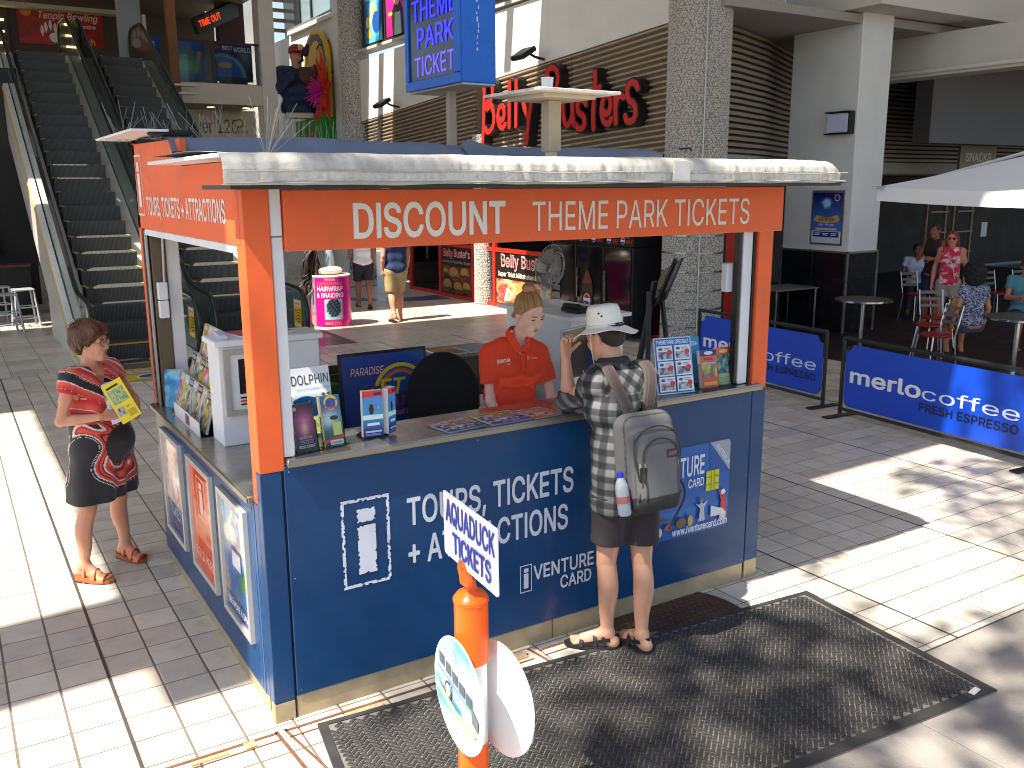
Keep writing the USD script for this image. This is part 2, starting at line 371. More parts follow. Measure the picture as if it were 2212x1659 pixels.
for i in range(-82, 82):
    for j in range(-82, 82):
        r_ = (i-j) % 4
        if r_ == 0: c = ((i+1)*g, (j+.5)*g); a = 0
        elif r_ == 3: c = ((i+.5)*g, (j+1)*g); a = PI/2
        else: continue
        p = R2@A(c)+cen
        if contains_xy(MQ, *p): pts.append((p, ang0+PI/4+a))
dist = [np.linalg.norm(np.append(p, 0)-A(EYE)) if lum(p[0]-T/2, p[1]-T/2) > 0 else 99 for p, a in pts]
restb = MB()
for n_, k in enumerate(np.argsort(dist)):
    if n_ < 298:
        mb = MB(); bone_geo(mb, *pts[k]); mb.build(rm, 'bone_stud', rub2)
    else: bone_geo(restb, *pts[k])
restb.build(rm, 'bone_relief', rub2, kind='stuff')
wm = MB()
for p, a in pts:   # small drain nubs between the bones, worn shiny
    if rng.random() < .25: wm.box((p[0]+.017, p[1]+.012, .0125), (.0055, .0055, .006), Rz(a), ch=.002)
wm.build(rm, 'drain_nub', mat(S(150, 146, 136), .35, var=.3, vs=40), kind='stuff')
p = mat_pt(.965, .965); MB().box((*p, .0155), (.075, .03, .002), Rz(ang0+.25)).build(rm, 'white_label', mat(S(215, 210, 200), .5))
ar_ = PB(Fr((0, 0, 0), (1, 0, 0), (0, 1, 0)), .003); ar_.shape(Point(8.2, 16.2).buffer(1.9).difference(Point(8.0, 16.4).buffer(1.35)).intersection(sbox(6.2, 13.2, 8.6, 18)), S(74, 92, 128)); tag(ar_.build('/World', 'floor_inlay', .3), 'blue curved inlay in the court floor before the shop front', None, kind='structure')
# ================================================================ SHOP BUILDING ALONG x = 8.7
FX = 8.7
plaster = mat(S(222, 219, 210), .75, var=.04, vs=1.2, bump=.06, bs=30, dirt=.05)
dark = mat(S(26, 24, 24), .6); blackpl = mat(S(20, 20, 22), .3)
redm = mat(S(196, 40, 24), .4, var=.1); steel = mat(S(150, 150, 150), .28, metal=1., var=.1, vs=12)
alu = mat(S(172, 172, 170), .35, metal=.85, var=.05)
FW = lambda y, z: Fr((FX, y, z), (0, -1, 0), (0, 0, 1))      # on the wall, facing -x
shop = thing('shop_building', 'fast food shop front with ribbed brown cladding under a white parapet', 'building', (0, 0, 0))
ztop = lambda y: 4.86-.061*(y-7.5); zbot = lambda y: 2.9-.05*(y-7.5)
YA, YB = 7.0, 20.2
def wallq(mb, x0, x1, yz):   # a plate with its outline in y, z
    n = len(yz); v = [(x0, y, z) for y, z in yz]+[(x1, y, z) for y, z in yz]; k = np.arange(n); kk = (k+1) % n
    t = trimesh.creation.triangulate_polygon(Polygon(yz), engine='earcut')
    f = np.vstack([np.stack([k, kk, kk+n], 1), np.stack([k, kk+n, k+n], 1)])
    mb.add(v, f); mb.add([(x0, *p) for p in t[0]], t[1][:, ::-1]); mb.add([(x1, *p) for p in t[0]], t[1])
m = MB(); wallq(m, FX, FX+.3, [(YA, ztop(YA)), (YB, ztop(YB)), (YB, 5.62), (YA, 5.9)]); m.build(shop, 'white_wall', plaster)
m = MB(); m.span((FX-.06, YA, 5.84), (FX+.32, YB, 5.9)); m.build(shop, 'window_sill', mat(S(196, 190, 176), .6, var=.1))
m = MB(); m.span((FX+.1, YA, 5.9), (FX+.3, YB, 8.6)); m.build(shop, 'upper_wall', mat(S(60, 58, 56), .5, var=.1))
slat = mat(S(160, 142, 120), .5, var=.14, vs=5, bump=.05, dirt=.08); NS = 22
m = MB(); wallq(m, FX+.06, FX+.2, [(YA, zbot(YA)), (YB, zbot(YB)), (YB, ztop(YB)), (YA, ztop(YA))]); m.build(shop, 'cladding_backing', mat(S(104, 88, 72), .7))
for k in range(NS):
    a, b_ = (k+.22)/NS, (k+.86)/NS; m = MB()
    L = lambda y, t: zbot(y)*(1-t)+ztop(y)*t
    for y0, y1 in ((YA, 9.9), (9.92, 12.9), (13.35, 16.6), (16.62, YB)):
        v = [(x, y, L(y, t)) for y in (y0, y1) for x, t in ((FX+.07, a), (FX-.005, a+.007), (FX-.005, b_-.007), (FX+.07, b_))]
        m.add(v, [[0, 1, 5, 4], [1, 2, 6, 5], [2, 3, 7, 6]]); m.add(v, [[0, 3, 2, 1], [4, 5, 6, 7]])
    m.build(shop, 'cladding_slat', slat)
# upper windows with two posters
wf = mat(S(70, 66, 60), .4, metal=.4)
for y0, y1 in ((19.05, 17.8), (17.72, 16.4), (12.9, 10.4), (10.3, 7.6)):
    m = MB()
    for a, b_ in (((y0, 5.9), (y0-.05, 7.6)), ((y1+.05, 5.9), (y1, 7.6)), ((y0-.05, 5.9), (y1+.05, 5.95)), ((y0-.05, 7.55), (y1+.05, 7.6))):
        m.span((FX-.02, a[0], a[1]), (FX+.08, b_[0], b_[1]))
    w = m.build(shop, 'window', wf); MB().span((FX+.05, y1+.05, 5.95), (FX+.06, y0-.05, 7.55)).build(w, 'pane', mat(S(30, 34, 36), .08))
up1 = PB(FW(18.95, 5.98)); up1.pic(0, 0, 1.1, 1.5, photo([S(20, 70, 150), S(30, 150, 200), S(120, 210, 220), S(230, 200, 90)], 3, 2, 2), 16, 16)
up1.text('MULTI AWARD', .1, 1.2, .14, WHITE, .9, True).text('WINNING', .1, 1.0, .1, WHITE, .5, True)
up1.disc(.75, .45, .26, S(30, 90, 170)).disc(.25, .5, .14, S(240, 210, 110)).disc(.3, .22, .12, S(250, 190, 60)).rect(.68, .7, .14, .12, S(240, 210, 130))
up1.build(shop, 'window_poster', label='blue upstairs window poster reading MULTI AWARD')
up2 = PB(FW(17.62, 5.98)); up2.rect(0, 0, 1.1, 1.5, S(214, 30, 120), S(230, 50, 150)).text('CORPORATE', .06, 1.27, .13, WHITE, .95, True).text('FUNCTIONS', .06, 1.08, .13, WHITE, .95, True)
up2.shape(Polygon([(.35, 0), (.3, .5), (.5, .75), (.75, .8), (.95, .5), (1.0, 0)]), S(60, 30, 40)).disc(.62, .82, .17, S(214, 160, 130)).disc(.6, .95, .15, S(40, 24, 20)).shape(Polygon([(.45, 0), (.5, .5), (.8, .5), (.85, 0)]), S(170, 200, 190)).disc(.25, .5, .12, S(250, 190, 60), .05)
up2.build(shop, 'window_poster', label='pink upstairs window poster reading CORPORATE FUNCTIONS')
# ground floor: dark opening, red frame, printed panels, drink fridges
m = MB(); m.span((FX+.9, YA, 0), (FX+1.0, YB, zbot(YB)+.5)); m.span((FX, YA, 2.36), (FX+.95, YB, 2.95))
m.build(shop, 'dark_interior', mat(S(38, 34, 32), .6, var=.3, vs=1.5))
MB().span((FX-.02, YA, 2.06), (FX+.9, YB, 2.36)).build(shop, 'soffit_band', mat(S(196, 188, 172), .6))
fr = MB()
fr.span((FX-.02, 10.3, 0), (FX+.1, 16.7, .08)).span((FX-.02, 7.3, 0), (FX+.1, 9.8, .08)).span((FX-.02, 10.3, 1.14), (FX+.1, 16.7, 1.22)).span((FX-.02, 10.3, 1.95), (FX+.1, 16.7, 2.06))
for y in (16.65, 15.06, 13.52, 12.62, 10.32): fr.span((FX-.025, y-.05, 0), (FX+.1, y+.05, 2.06))
fr.span((FX-.06, 9.82, 0), (FX+.2, 10.26, 2.06)); fr.span((FX+.1, 6.9, 0), (FX+.2, 7.3, 3.0)); fr.build(shop, 'red_frame', redm)
gl = look('shop_glass', {'t': ('transparent_bsdf', {'color': (.8, .84, .84)}), 'g': ('glossy_bsdf', {'roughness': .02, 'color': (.9, .95, .95)}), 'f': ('layer_weight', {'blend': .25}), 'm': ('mix_closure', {})}, [('f.fresnel', 'm.fac'), ('t.BSDF', 'm.closure1'), ('g.BSDF', 'm.closure2')], 'm.closure')
MB().span((FX+.03, 15.1, .08), (FX+.04, 16.6, 1.95)).build(shop, 'glass_door', gl); MB().span((FX+.02, 15.75, .8), (FX+.0, 15.79, 1.3)).build(shop, 'door_handle', steel)
MB().span((FX+.03, 10.4, 1.22), (FX+.04, 15.0, 1.95)).build(shop, 'shop_window', gl)
def burger(p, x, y, r, s):
    p.disc(x, y, r, S(150, 90, 50), r*.6).disc(x-.1*r, y+.2*r, r*.8, S(190, 124, 66), r*.4).shape(Polygon([(x-r, y-.2*r), (x+r, y-.25*r), (x+r*.9, y-.5*r), (x-r*.9, y-.5*r)]), S(90, 46, 30)).shape(Polygon([(x-r*1.0, y-.1*r), (x-.3*r, y-.3*r), (x+.4*r, y-.08*r), (x+r, y-.3*r), (x+r, y-.12*r), (x-r, y+.02*r)]), S(120, 150, 50))
P1 = PB(FW(15.0, .08)); P1.rect(0, 0, 1.43, 1.06, S(24, 18, 18))
P1.text("Belly Buster's", .1, .84, .16, S(240, 220, 215), 1.22, True).text("Belly Buster's", .105, .845, .15, S(226, 70, 70), 1.2).text('Best range of Double Bite n Burgers', .05, .70, .06, S(214, 170, 160), 1.3)
P1.pic(.02, .02, 1.39, .62, photo([S(20, 14, 12), S(60, 34, 24), S(120, 70, 40), S(30, 20, 16)], 5, 4, 3), 20, 14)
for x, y, r in ((.2, .5, .13), (.6, .46, .24), (1.1, .5, .2), (.3, .2, .22), (.8, .17, .2), (1.2, .2, .18)): burger(P1, x, y, r, 0)
P1.build(shop, 'menu_panel', label="dark burger panel headed Belly Buster's, left of the pebble column")
P2 = PB(FW(12.56, .08)); P2.rect(0, 0, 2.2, 1.06, S(30, 20, 18))
P2.text('Belly Busters', .2, .78, .24, S(250, 235, 225), 1.8, True).text('Belly Busters', .205, .785, .22, S(220, 70, 66), 1.78).text('Super Thick Milkshakes & Snacks', .08, .58, .09, S(236, 226, 205), 1.9, True)
P2.pic(.02, .02, 2.15, .5, photo([S(120, 60, 30), S(230, 200, 150), S(200, 120, 60), S(150, 50, 40)], 9, 5, 3), 24, 14)
P2.disc(.35, .22, .24, S(236, 226, 214), .14).disc(.5, .2, .13, S(244, 240, 232), .11).disc(.52, .2, .06, S(240, 170, 40)).disc(.2, .3, .12, S(170, 60, 40), .08).disc(1.0, .35, .22, S(206, 150, 80), .16)
for k in range(5): P2.shape(LineString([(.08+.05*k, .06), (.2+.06*k, .42)]).buffer(.018), S(200, 96-10*k, 70))
P2.build(shop, 'menu_panel', label='sunlit breakfast panel headed Belly Busters, right of the pebble column')
# fridges
for k, y in enumerate((9.72, 8.95, 8.18)):
    fg = thing('drinks_fridge', ('black drinks fridge nearest the red post, papers stuck on its door', 'middle black drinks fridge with a cola bottle printed on it', 'black drinks fridge next to the large pebble column')[k], 'fridge', (FX-.55, y, 0), group='black drinks fridges')
    MB().span((0, -.74, .08), (.6, 0, 1.5), ch=.01).build(fg, 'body', blackpl)
    MB().span((0, -.74, 1.502), (.6, 0, 1.72), ch=.01).build(fg, 'header', mat(S(14, 14, 16), .25))
    MB().span((-.012, -.7, .12), (-.002, -.04, 1.46)).build(fg, 'door', mat(S(12, 12, 15), .08))
    MB().span((-.05, -.09, .6), (-.02, -.06, 1.1)).build(fg, 'handle', steel)
    f2 = Fr((-.012, 0, 0), (0, -1, 0), (0, 0, 1)); h = PB(f2, .004)
    def badge(x, y, r):
        h.disc(x, y, r, S(230, 230, 232)); a = np.linspace(0, PI, 12)
        h.shape(Polygon(np.vstack([np.c_[x+r*.9*np.cos(a), y+r*.9*np.sin(a)*.95+r*.05], [[x-r*.8, y+r*.3], [x, y+r*.18], [x+r*.8, y+.25*r]]])), S(200, 30, 44))
        h.shape(Polygon(np.vstack([np.c_[x+r*.9*np.cos(-a), y-r*.9*np.sin(a)*.95-r*.05], [[x-r*.8, y-r*.28], [x, y-r*.2], [x+r*.8, y-.4*r]]])), S(20, 60, 150))
    for q in (.14, .5) if k else (.14, .5): badge(q, 1.6, .055); h.text('MAX', q+.08, 1.56, .06, S(190, 40, 40), .16, True, skew=.2); h.text('pepsi', q+.08, 1.635, .022, S(120, 120, 130), .09)
    if k == 1:
        h.shape(Polygon([(.2, .12), (.2, .7), (.22, .9), (.3, 1.06), (.34, 1.12), (.38, 1.06), (.48, .9), (.5, .7), (.5, .12)]), S(60, 30, 22)); h.shape(Polygon([(.22, .85), (.3, 1.04), (.35, 1.06), (.42, .95), (.46, .85)]), S(120, 56, 34)); h.rect(.2, .3, .3, .4, S(14, 14, 18)); badge(.34, .58, .1); h.text('MAX', .27, .4, .05, S(190, 50, 50), .14, True)
    if k == 0:
        for q in range(7): h.rect(.06, .4+.13*q, .26, .1, S(120, 118, 114)*(.5+.5*rng.random()))
    h.build(fg, 'door_print', .3)
# ---------------------------------------------------------------- pebble columns
peb = [mat(S(*c), .6, var=.2, vs=30, bump=.1) for c in ((198, 190, 178), (180, 174, 164))]
mort = mat(S(138, 131, 121), .9, var=.1, vs=20)
IC = trimesh.creation.icosphere(subdivisions=1, radius=1.0)
ICV = IC.vertices; ICF = IC.faces[(ICV[IC.faces][:, :, 2] > -.35).all(1)]
def pebbles(x, y, r, z0, z1, size, seed, a0=-PI, a1=PI):
    g_ = np.random.default_rng(seed); mb = MB(); rows = int((z1-z0)/(size*.86)); n = max(8, int((a1-a0)*r/size))
    V, F = [], []; c = 0
    for i in range(rows):
        for j in range(n):
            if g_.random() < .03: continue
            a = a0+(a1-a0)*(j+.5*(i % 2)+g_.uniform(-.28, .28))/n; z = z0+(i+.5+g_.uniform(-.28, .28))*size*.86
            s1, s2 = size*g_.uniform(.38, .54), size*g_.uniform(.33, .48); t = g_.uniform(0, PI)
            p = ICV*A([s1, s2, size*.26]); p = p @ Rz(t).T
            R = np.stack([[-math.sin(a), math.cos(a), 0], [0, 0, 1], [math.cos(a), math.sin(a), 0]], 1)
            V.append(p @ R.T+A([x+r*math.cos(a), y+r*math.sin(a), z])); F.append(ICF+c); c += len(p)
    mb.add(np.vstack(V), np.vstack(F)); return mb
def column(label, x, y, r, h, size, seed, bands=()):
    t = thing('pebble_column', label, 'column', (0, 0, 0), group='round pebble-dashed columns')
    MB().lathe([(r, 0), (r, h)], (x, y, 0), 40).build(t, 'shaft', mort, smooth=True)
    pebbles(x, y, r, .02, h, size, seed, PI*.55, PI*2.05).build(t, 'pebble_cladding', peb[seed % 2], smooth=True, kind='stuff')
    for z in bands: MB().lathe([(r+.012, z-.012), (r+.02, z-.012), (r+.02, z+.012), (r+.012, z+.012)], (x, y, 0), 40).build(t, 'metal_band', steel)
    return t
big = column('large pebble-dashed column with steel bands at the shop corner', 8.75, 6.75, .455, 5.3, .038, 1, (.35, .62, .9, 1.18, 1.46, 1.72))
MB().tube([(8.5, 6.33, .1), (8.5, 6.33, 5.2)], .012).build(big, 'conduit', alu)
column('slender pebble-dashed column between the two burger panels', 8.72, 13.1, .2, 3.5, .04, 2)
column('far pebble-dashed column at the end of the shop front', 8.72, 19.75, .37, 7.4, .06, 3)
# ---------------------------------------------------------------- big red letters
sg = thing('shop_sign', 'big red script letters reading Belly Busters with black sides', 'sign')
SO = [('B', 12.72, 3.38, 1.0, .5), ('e', 12.15, 3.52, .42, .34), ('l', 11.76, 3.55, .82, .16), ('l', 11.52, 3.57, .82, .16), ('y', 11.26, 3.46, .68, .44),
      ('B', 10.62, 3.55, .98, .52), ('u', 10.05, 3.57, .46, .36), ('s', 9.66, 3.52, .46, .34), ('t', 9.3, 3.52, .9, .34), ('e', 8.95, 3.6, .46, .34), ('r', 8.6, 3.62, .44, .28), ('s', 8.32, 3.64, .58, .36)]
sred = mat(S(200, 44, 36), .35, var=.05); sblk = mat(S(22, 20, 22), .4)
STK = {'B': [[(.02, -.12), (.12, .4), (.2, .98)], [(.14, .9), (.5, 1.02), (.82, .86), (.7, .64), (.3, .54)], [(.3, .54), (.8, .5), (.92, .28), (.7, .1), (.22, .14)]], 'e': [[(.12, .5), (.82, .6), (.72, .92), (.42, 1.0), (.14, .7), (.14, .28), (.46, .0), (.9, .14)]], 'l': [[(.42, 0), (.5, .5), (.55, 1.)]], 'y': [[(.06, 1), (.2, .7), (.5, .42)], [(.95, 1.02), (.62, .4), (.42, -.3)]],
       'u': [[(.08, 1), (.12, .3), (.36, .0), (.7, .14), (.86, .5)], [(.84, 1.02), (.86, .4), (.98, .0)]], 's': [[(.92, .84), (.56, 1.02), (.18, .84), (.26, .6), (.72, .42), (.82, .18), (.5, -.02), (.08, .14)]], 't': [[(.56, 1), (.5, .5), (.46, .1), (.5, .0)], [(.08, .62), (.5, .66), (.95, .72)]], 'r': [[(.16, .98), (.2, .5), (.26, 0)], [(.2, .55), (.5, .94), (.92, .88)]]}
for ch, y, z, h, w in SO:
    z += .08-.26*(12.72-y)/4.4; y -= .14*(y < 10.7)
    f2 = Fr((FX-.02, y, z), (0, -1, 0), (0, 0, 1)); pol = unary_union([LineString(spline([(*p, 0.) for p in st], 14)[:, :2]*A([w, h])).buffer(.001) for st in STK[ch]])
    o = MB().poly(pol.buffer(.075).simplify(.006), f2, 0, .17).build(sg, 'letter', sblk); MB().poly(pol.buffer(.048).simplify(.005), f2, .17, .182).build(o, 'red_face', sred)
# ---------------------------------------------------------------- floodlights on the parapet edge
def flood(y, label):
    t = thing('floodlight', label, 'floodlight', (FX-.02, y, ztop(y)+.1), group='floodlights over the cladding')
    MB().tube([(0, 0, -.05), (-.2, 0, -.02), (-.3, 0, .02)], .025).build(t, 'arm', sblk)
    R = Ry(-.55); MB().box((-.45, 0, .02), (.34, .42, .09), R, ch=.02).build(t, 'housing', sblk)
    MB().box(A([-.45, 0, .02])+R@A([-.02, 0, -.048]), (.26, .34, .006), R).build(t, 'lens', mat(S(120, 122, 118), .1))
flood(10.75, 'black floodlight above the red letters'); flood(17.0, 'small black floodlight left of the electronic sign')
# ================================================================ ESCALATORS
INC = math.tan(math.radians(30)); EY0, ETOP = 10.75, 5.3
EY1 = EY0+ETOP/INC
def stepline(y): return float(np.clip((y-EY0)*INC, 0, ETOP))
glass = look('balustrade_glass', {'t': ('transparent_bsdf', {'color': (.72, .82, .78)}), 'd': ('principled_bsdf', {'base_color': S(140, 160, 150), 'roughness': .12}), 'g': ('glossy_bsdf', {'roughness': .03, 'color': (.9, .95, .92)}), 'f': ('layer_weight', {'blend': .2}), 'm': ('mix_closure', {'fac': .4}), 'm2': ('mix_closure', {})},
    [('t.BSDF', 'm.closure1'), ('d.BSDF', 'm.closure2'), ('f.fresnel', 'm2.fac'), ('m.closure', 'm2.closure1'), ('g.BSDF', 'm2.closure2')], 'm2.closure')
rail = mat(S(24, 24, 25), .25, bump=.02); skirt = mat(S(216, 214, 208), .45, metal=.0, var=.08, vs=4); clad = mat(S(186, 180, 168), .45, var=.07, vs=1.5, dirt=.06)
tread = look('step_look', {'g': ('geometry', {}), 'w': ('wave_texture', {'scale': 16.0, 'bands_direction': 'x', 'profile': 'sine'}), 'r': ('rgb_ramp', {'ramp': [(0, (.022, .021, .02)), (.45, (.06, .057, .053)), (1, (.12, .115, .105))]}), 'b': ('bump', {'strength': .8, 'distance': .008}), 'p': ('principled_bsdf', {'roughness': .6, 'metallic': .0})},
    [('g.position', 'w.vector'), ('w.fac', 'r.fac'), ('r.color', 'p.base_color'), ('w.fac', 'b.height'), ('b.normal', 'p.normal')], 'p.BSDF')
yel = mat(S(214, 170, 40), .5, var=.15, vs=20)
def railpath(off, y0, y1):
    """The line a height off above the steps, from the lower landing to the upper one, its bends rounded."""
    ys = np.concatenate([np.linspace(EY0-.55, EY0+.55, 9), np.linspace(EY0+.9, EY1-.6, 8), np.linspace(EY1-.5, EY1+.5, 9)])
    out = [(y0, off)]
    for y in ys:
        s_ = .35
        z = ((y-EY0)*INC+math.sqrt(((y-EY0)*INC)**2+s_**2*.12))/2; d = ETOP-z
        z = ETOP-(d+math.sqrt(d*d+s_**2*.12))/2
        out.append((y, off+z))
    out.append((y1, off+ETOP)); return A(out)
def escalator(label, x0, x1, left_clad):
    t = thing('escalator', label, 'escalator', group=None)
    n = int(ETOP/(.4*INC)); run = .4; rise = ETOP/n
    for k in range(-2, n+1):
        y = EY0-.35+k*run; z = rise*np.clip(k+1, 0, n)
        m = MB(); prof = [(y, z), (y-.012, z-.02), (y+.01, z-rise*.5), (y+.03, z-rise*1.05), (y+.42, z-rise*1.05), (y+.42, z)]
        v = [(x, *p) for x in (x0+.012, x1-.012) for p in prof]; q = len(prof); a = np.arange(q); b = (a+1) % q
        m.add(v, np.stack([a, a+q, b+q, b], 1))
        s_ = m.build(t, 'step', tread)
        e = MB()
        for xa, xb in ((x0+.014, x0+.05), (x1-.05, x1-.014)): e.span((xa, y-.004, z-.012), (xb, y+.4, z+.003))
        e.span((x0+.05, y-.014, z-.018), (x1-.05, y+.014, z+.002)) if k < 1 else None
        e.build(s_, 'yellow_edge', yel)
    MB().span((x0, EY0-1.3, -.002), (x1, EY0-.75, .004)).build(t, 'comb_plate', mat(S(150, 150, 148), .35, metal=.8, var=.1))
    MB().span((x0, EY0-.79, .002), (x1, EY0-.74, .007)).span((x0, EY0-1.32, .003), (x1, EY0-1.24, .008)).build(t, 'comb_line', yel)
    for side, xr in ((-1, x0-.22), (1, x1+.22)):
        y0, y1 = 9.75, EY1+1.1
        P = railpath(.95, y0, y1); r = .40
        a = np.linspace(PI/2, PI*1.42, 9); low = np.c_[y0+r*np.cos(a), .95-r+r*np.sin(a)][::-1]
        a = np.linspace(PI/2, -PI*.42, 9); hi = np.c_[y1+r*np.cos(a), ETOP+.95-r+r*np.sin(a)]
        line = np.vstack([low, P[1:-1], hi]); pts = np.c_[np.full(len(line), xr), line]
        MB().tube(pts, .036, 8).build(t, 'handrail', rail, smooth=True)
        D = railpath(.14, y0-.3, y1+.3)
        pol = Polygon(np.vstack([line, D[::-1]])).buffer(0)
        f2 = Fr((xr-.006, 0, 0), (0, 1, 0), (0, 0, 1)); MB().poly(pol, f2, 0, .012).build(t, 'glass_panel', glass)
        mm = MB()
        inner, outer = (x0, x0-.33) if side < 0 else (x1, x1+.33)
        for (xa, xb), off in (((min(inner, xr-.02*side), max(inner, xr-.02*side)), .15), ((min(outer, xr+.02*side), max(outer, xr+.02*side)), .13)):
            Q = railpath(off, y0-.55, y1+.6); n_ = len(Q)
            v = [(x, *p) for x in (xa, xb) for p in Q]+[(x, p[0], p[1]-.03) for x in (xa, xb) for p in Q]; i = np.arange(n_-1)
            mm.add(v, np.vstack([np.stack([i, i+n_, i+n_+1, i+1], 1), np.stack([i+2*n_, i+2*n_+1, i+3*n_+1, i+3*n_], 1), np.stack([i, i+1, i+1+2*n_, i+2*n_], 1), np.stack([i+n_, i+3*n_, i+1+3*n_, i+1+n_], 1)]))
        mm.build(t, 'deck', skirt)
        Q = railpath(.12, y0-.55, y1+.6); Q2 = railpath(-.25, y0-.55, y1+.6); m = MB()
        v = [(inner, *p) for p in Q]+[(inner, p[0], max(-.02, p[1])) for p in Q2]; n_ = len(Q); i = np.arange(n_-1)
        m.add(v, np.stack([i, i+1, i+1+n_, i+n_], 1)); m.build(t, 'skirt_panel', mat(S(60, 60, 62), .35, metal=.6))
        # outer cladding, in panels
        if (side < 0) == left_clad or side > 0:
            Q = railpath(.10, y0-.55, y1+.6)
            cuts = np.linspace(y0-.55, EY1+.4, 6)
            for a_, b_ in zip(cuts[:-1], cuts[1:]):
                pol = Polygon([(a_+.006, 0), (b_-.006, 0)]+[(y, np.interp(y, Q[:, 0], Q[:, 1])) for y in np.linspace(b_-.006, a_+.006, 7)])
                if a_ > EY0+2: pol = pol.intersection(Polygon([(a_, np.interp(a_, Q[:, 0], Q[:, 1])-1.1), (b_, np.interp(b_, Q[:, 0], Q[:, 1])-1.1), (b_, 9), (a_, 9)]))
                f2 = Fr((outer, 0, 0), (0, 1, 0), (0, 0, 1)) if side > 0 else Fr((outer, 0, 0), (0, 1, 0), (0, 0, 1))
                MB().poly(pol, f2, -.015, .015).build(t, 'cladding_panel', clad)
        if side < 0 and left_clad:
            Q = railpath(.05, y0-.3, EY1); m = MB(); m.tube(np.c_[np.full(len(Q), outer-.022), Q], .012, 5, cap=False); m.build(t, 'yellow_trim', yel)
    for xr, lab in ((x1+.22, 'x'),):
        f2 = Fr((xr-.02, 9.92, .34), (0, -1, 0), (0, 0, 1))
        p = PB(f2); p.rect(0, 0, .34, .44, S(236, 190, 40)).rect(.02, .34, .30, .08, S(230, 226, 220)).text('WARNING', .04, .355, .045, S(190, 30, 40), .26, True).disc(.09, .2, .05, S(40, 36, 30), .09).disc(.09, .2, .035, S(236, 190, 40), .07)
        for q in range(5): p.rect(.17, .28-.045*q, .14, .018, S(60, 50, 30))
        for q in range(6): p.disc(.04+.05*q, .05, .02, S(240, 240, 236))
        p.build(t, 'warning_sticker')
    return t
escalator('left escalator rising to the upper mall, its pale outer cladding towards the stools', .76, 1.70, True)
escalator('right escalator rising to the upper mall, seen through the kiosk side window', 2.38, 3.28, False)
# floor marking before the comb
fm = PB(Fr((.78, 8.62, 0), (1, 0, 0), (0, 1, 0)), .003)
fm.rect(0, 0, .9, .55, S(206, 176, 50)).rect(.04, .03, .82, .02, S(50, 46, 40)).rect(.04, .5, .82, .02, S(50, 46, 40)).disc(.45, .28, .28, S(236, 234, 228), .18).disc(.45, .28, .25, S(40, 60, 150), .155).shape(Polygon([(.3, .2), (.42, .3), (.36, .38), (.5, .38), (.6, .3), (.52, .3), (.56, .2), (.46, .26)]), S(236, 234, 228))
tag(fm.build('/World', 'floor_decal', .4), 'yellow safety decal with blue oval on the floor before the escalator', 'floor sticker')
# ================================================================ UPPER MALL LEVEL
mall = thing('mall_building', 'dim upper mall level with white balcony edge above the escalators', 'building')
dk = mat(S(46, 42, 40), .5, var=.2, vs=1); cream = mat(S(212, 204, 186), .6, var=.05)
MB().span((-8, 20.6, 4.95), (.4, 33, 5.3)).span((3.65, 22.03, 4.66), (6.9, 33, 5.2)).span((.4, EY1+1.2, 4.95), (3.65, 33, 5.29)).build(mall, 'upper_floor', mat(S(120, 112, 102), .5))
MB().span((3.66, 21.9, 4.65), (6.9, 22.02, 5.17)).build(mall, 'balcony_fascia', cream)
MB().span((6.9, 21.85, 0), (7.3, 22.4, 9)).build(mall, 'white_pilaster', plaster)
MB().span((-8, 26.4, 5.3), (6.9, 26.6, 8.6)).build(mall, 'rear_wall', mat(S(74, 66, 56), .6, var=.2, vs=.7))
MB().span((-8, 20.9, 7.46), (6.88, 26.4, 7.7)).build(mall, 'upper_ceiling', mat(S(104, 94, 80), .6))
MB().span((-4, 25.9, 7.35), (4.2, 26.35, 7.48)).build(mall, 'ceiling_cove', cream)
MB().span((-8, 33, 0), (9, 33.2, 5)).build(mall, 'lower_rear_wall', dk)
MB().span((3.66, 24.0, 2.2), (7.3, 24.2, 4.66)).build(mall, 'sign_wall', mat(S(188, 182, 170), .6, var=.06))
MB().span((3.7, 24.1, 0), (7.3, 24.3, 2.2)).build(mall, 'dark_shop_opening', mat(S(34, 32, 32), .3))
p = PB(Fr((4.75, 23.99, 3.0), (1, 0, 0), (0, 0, 1)))
p.text('Over 120', .55, 1.02, .38, S(60, 56, 50), 1.45).text('Retail Stores', .2, .42, .36, S(66, 62, 54), 2.0).text('and services', .3, -.1, .3, S(66, 62, 54), 1.6)
p.disc(2.05, 1.3, .13, S(110, 120, 60)).disc(2.05, 1.3, .08, S(188, 182, 170)).text('market', 1.8, 1.02, .1, S(100, 104, 70), .5).disc(1.15, .6, .14, S(200, 130, 120))
p.build(mall, 'wall_lettering')
lamp = mat(S(255, 226, 170), .5, emis=6.); trimw = mat(S(220, 216, 208), .4)
def downlight(x, y, z, r, label, g='small round downlights in the ceilings'):
    t = thing('downlight', label, 'downlight', (x, y, z), group=g)
    MB().lathe([(r*1.25, .0), (r*1.25, -.012), (r, -.012), (r, 0)], n=16).build(t, 'ring', trimw); MB().lathe([(r, -.008), (0, -.008)], n=16).build(t, 'lens', lamp)
downlight(5.79, 23.1, 4.655, .1, 'left of two downlights under the white balcony edge'); downlight(6.75, 23.0, 4.655, .1, 'right of two downlights under the white balcony edge')
for x, y, l in ((2.05, 24.6, 'downlight before the red bowling banner'), (3.1, 24.2, 'downlight right of the red bowling banner'), (4.35, 23.2, 'downlight left of the brown post'), (5.3, 24.8, 'downlight above the island poster'), (6.35, 24.8, 'downlight above the globe poster')):
    downlight(x, y, 7.455, .09, l)
MB().span((6.9, 28.4, 0), (9.0, 28.6, 9)).build(mall, 'white_return_wall', plaster)
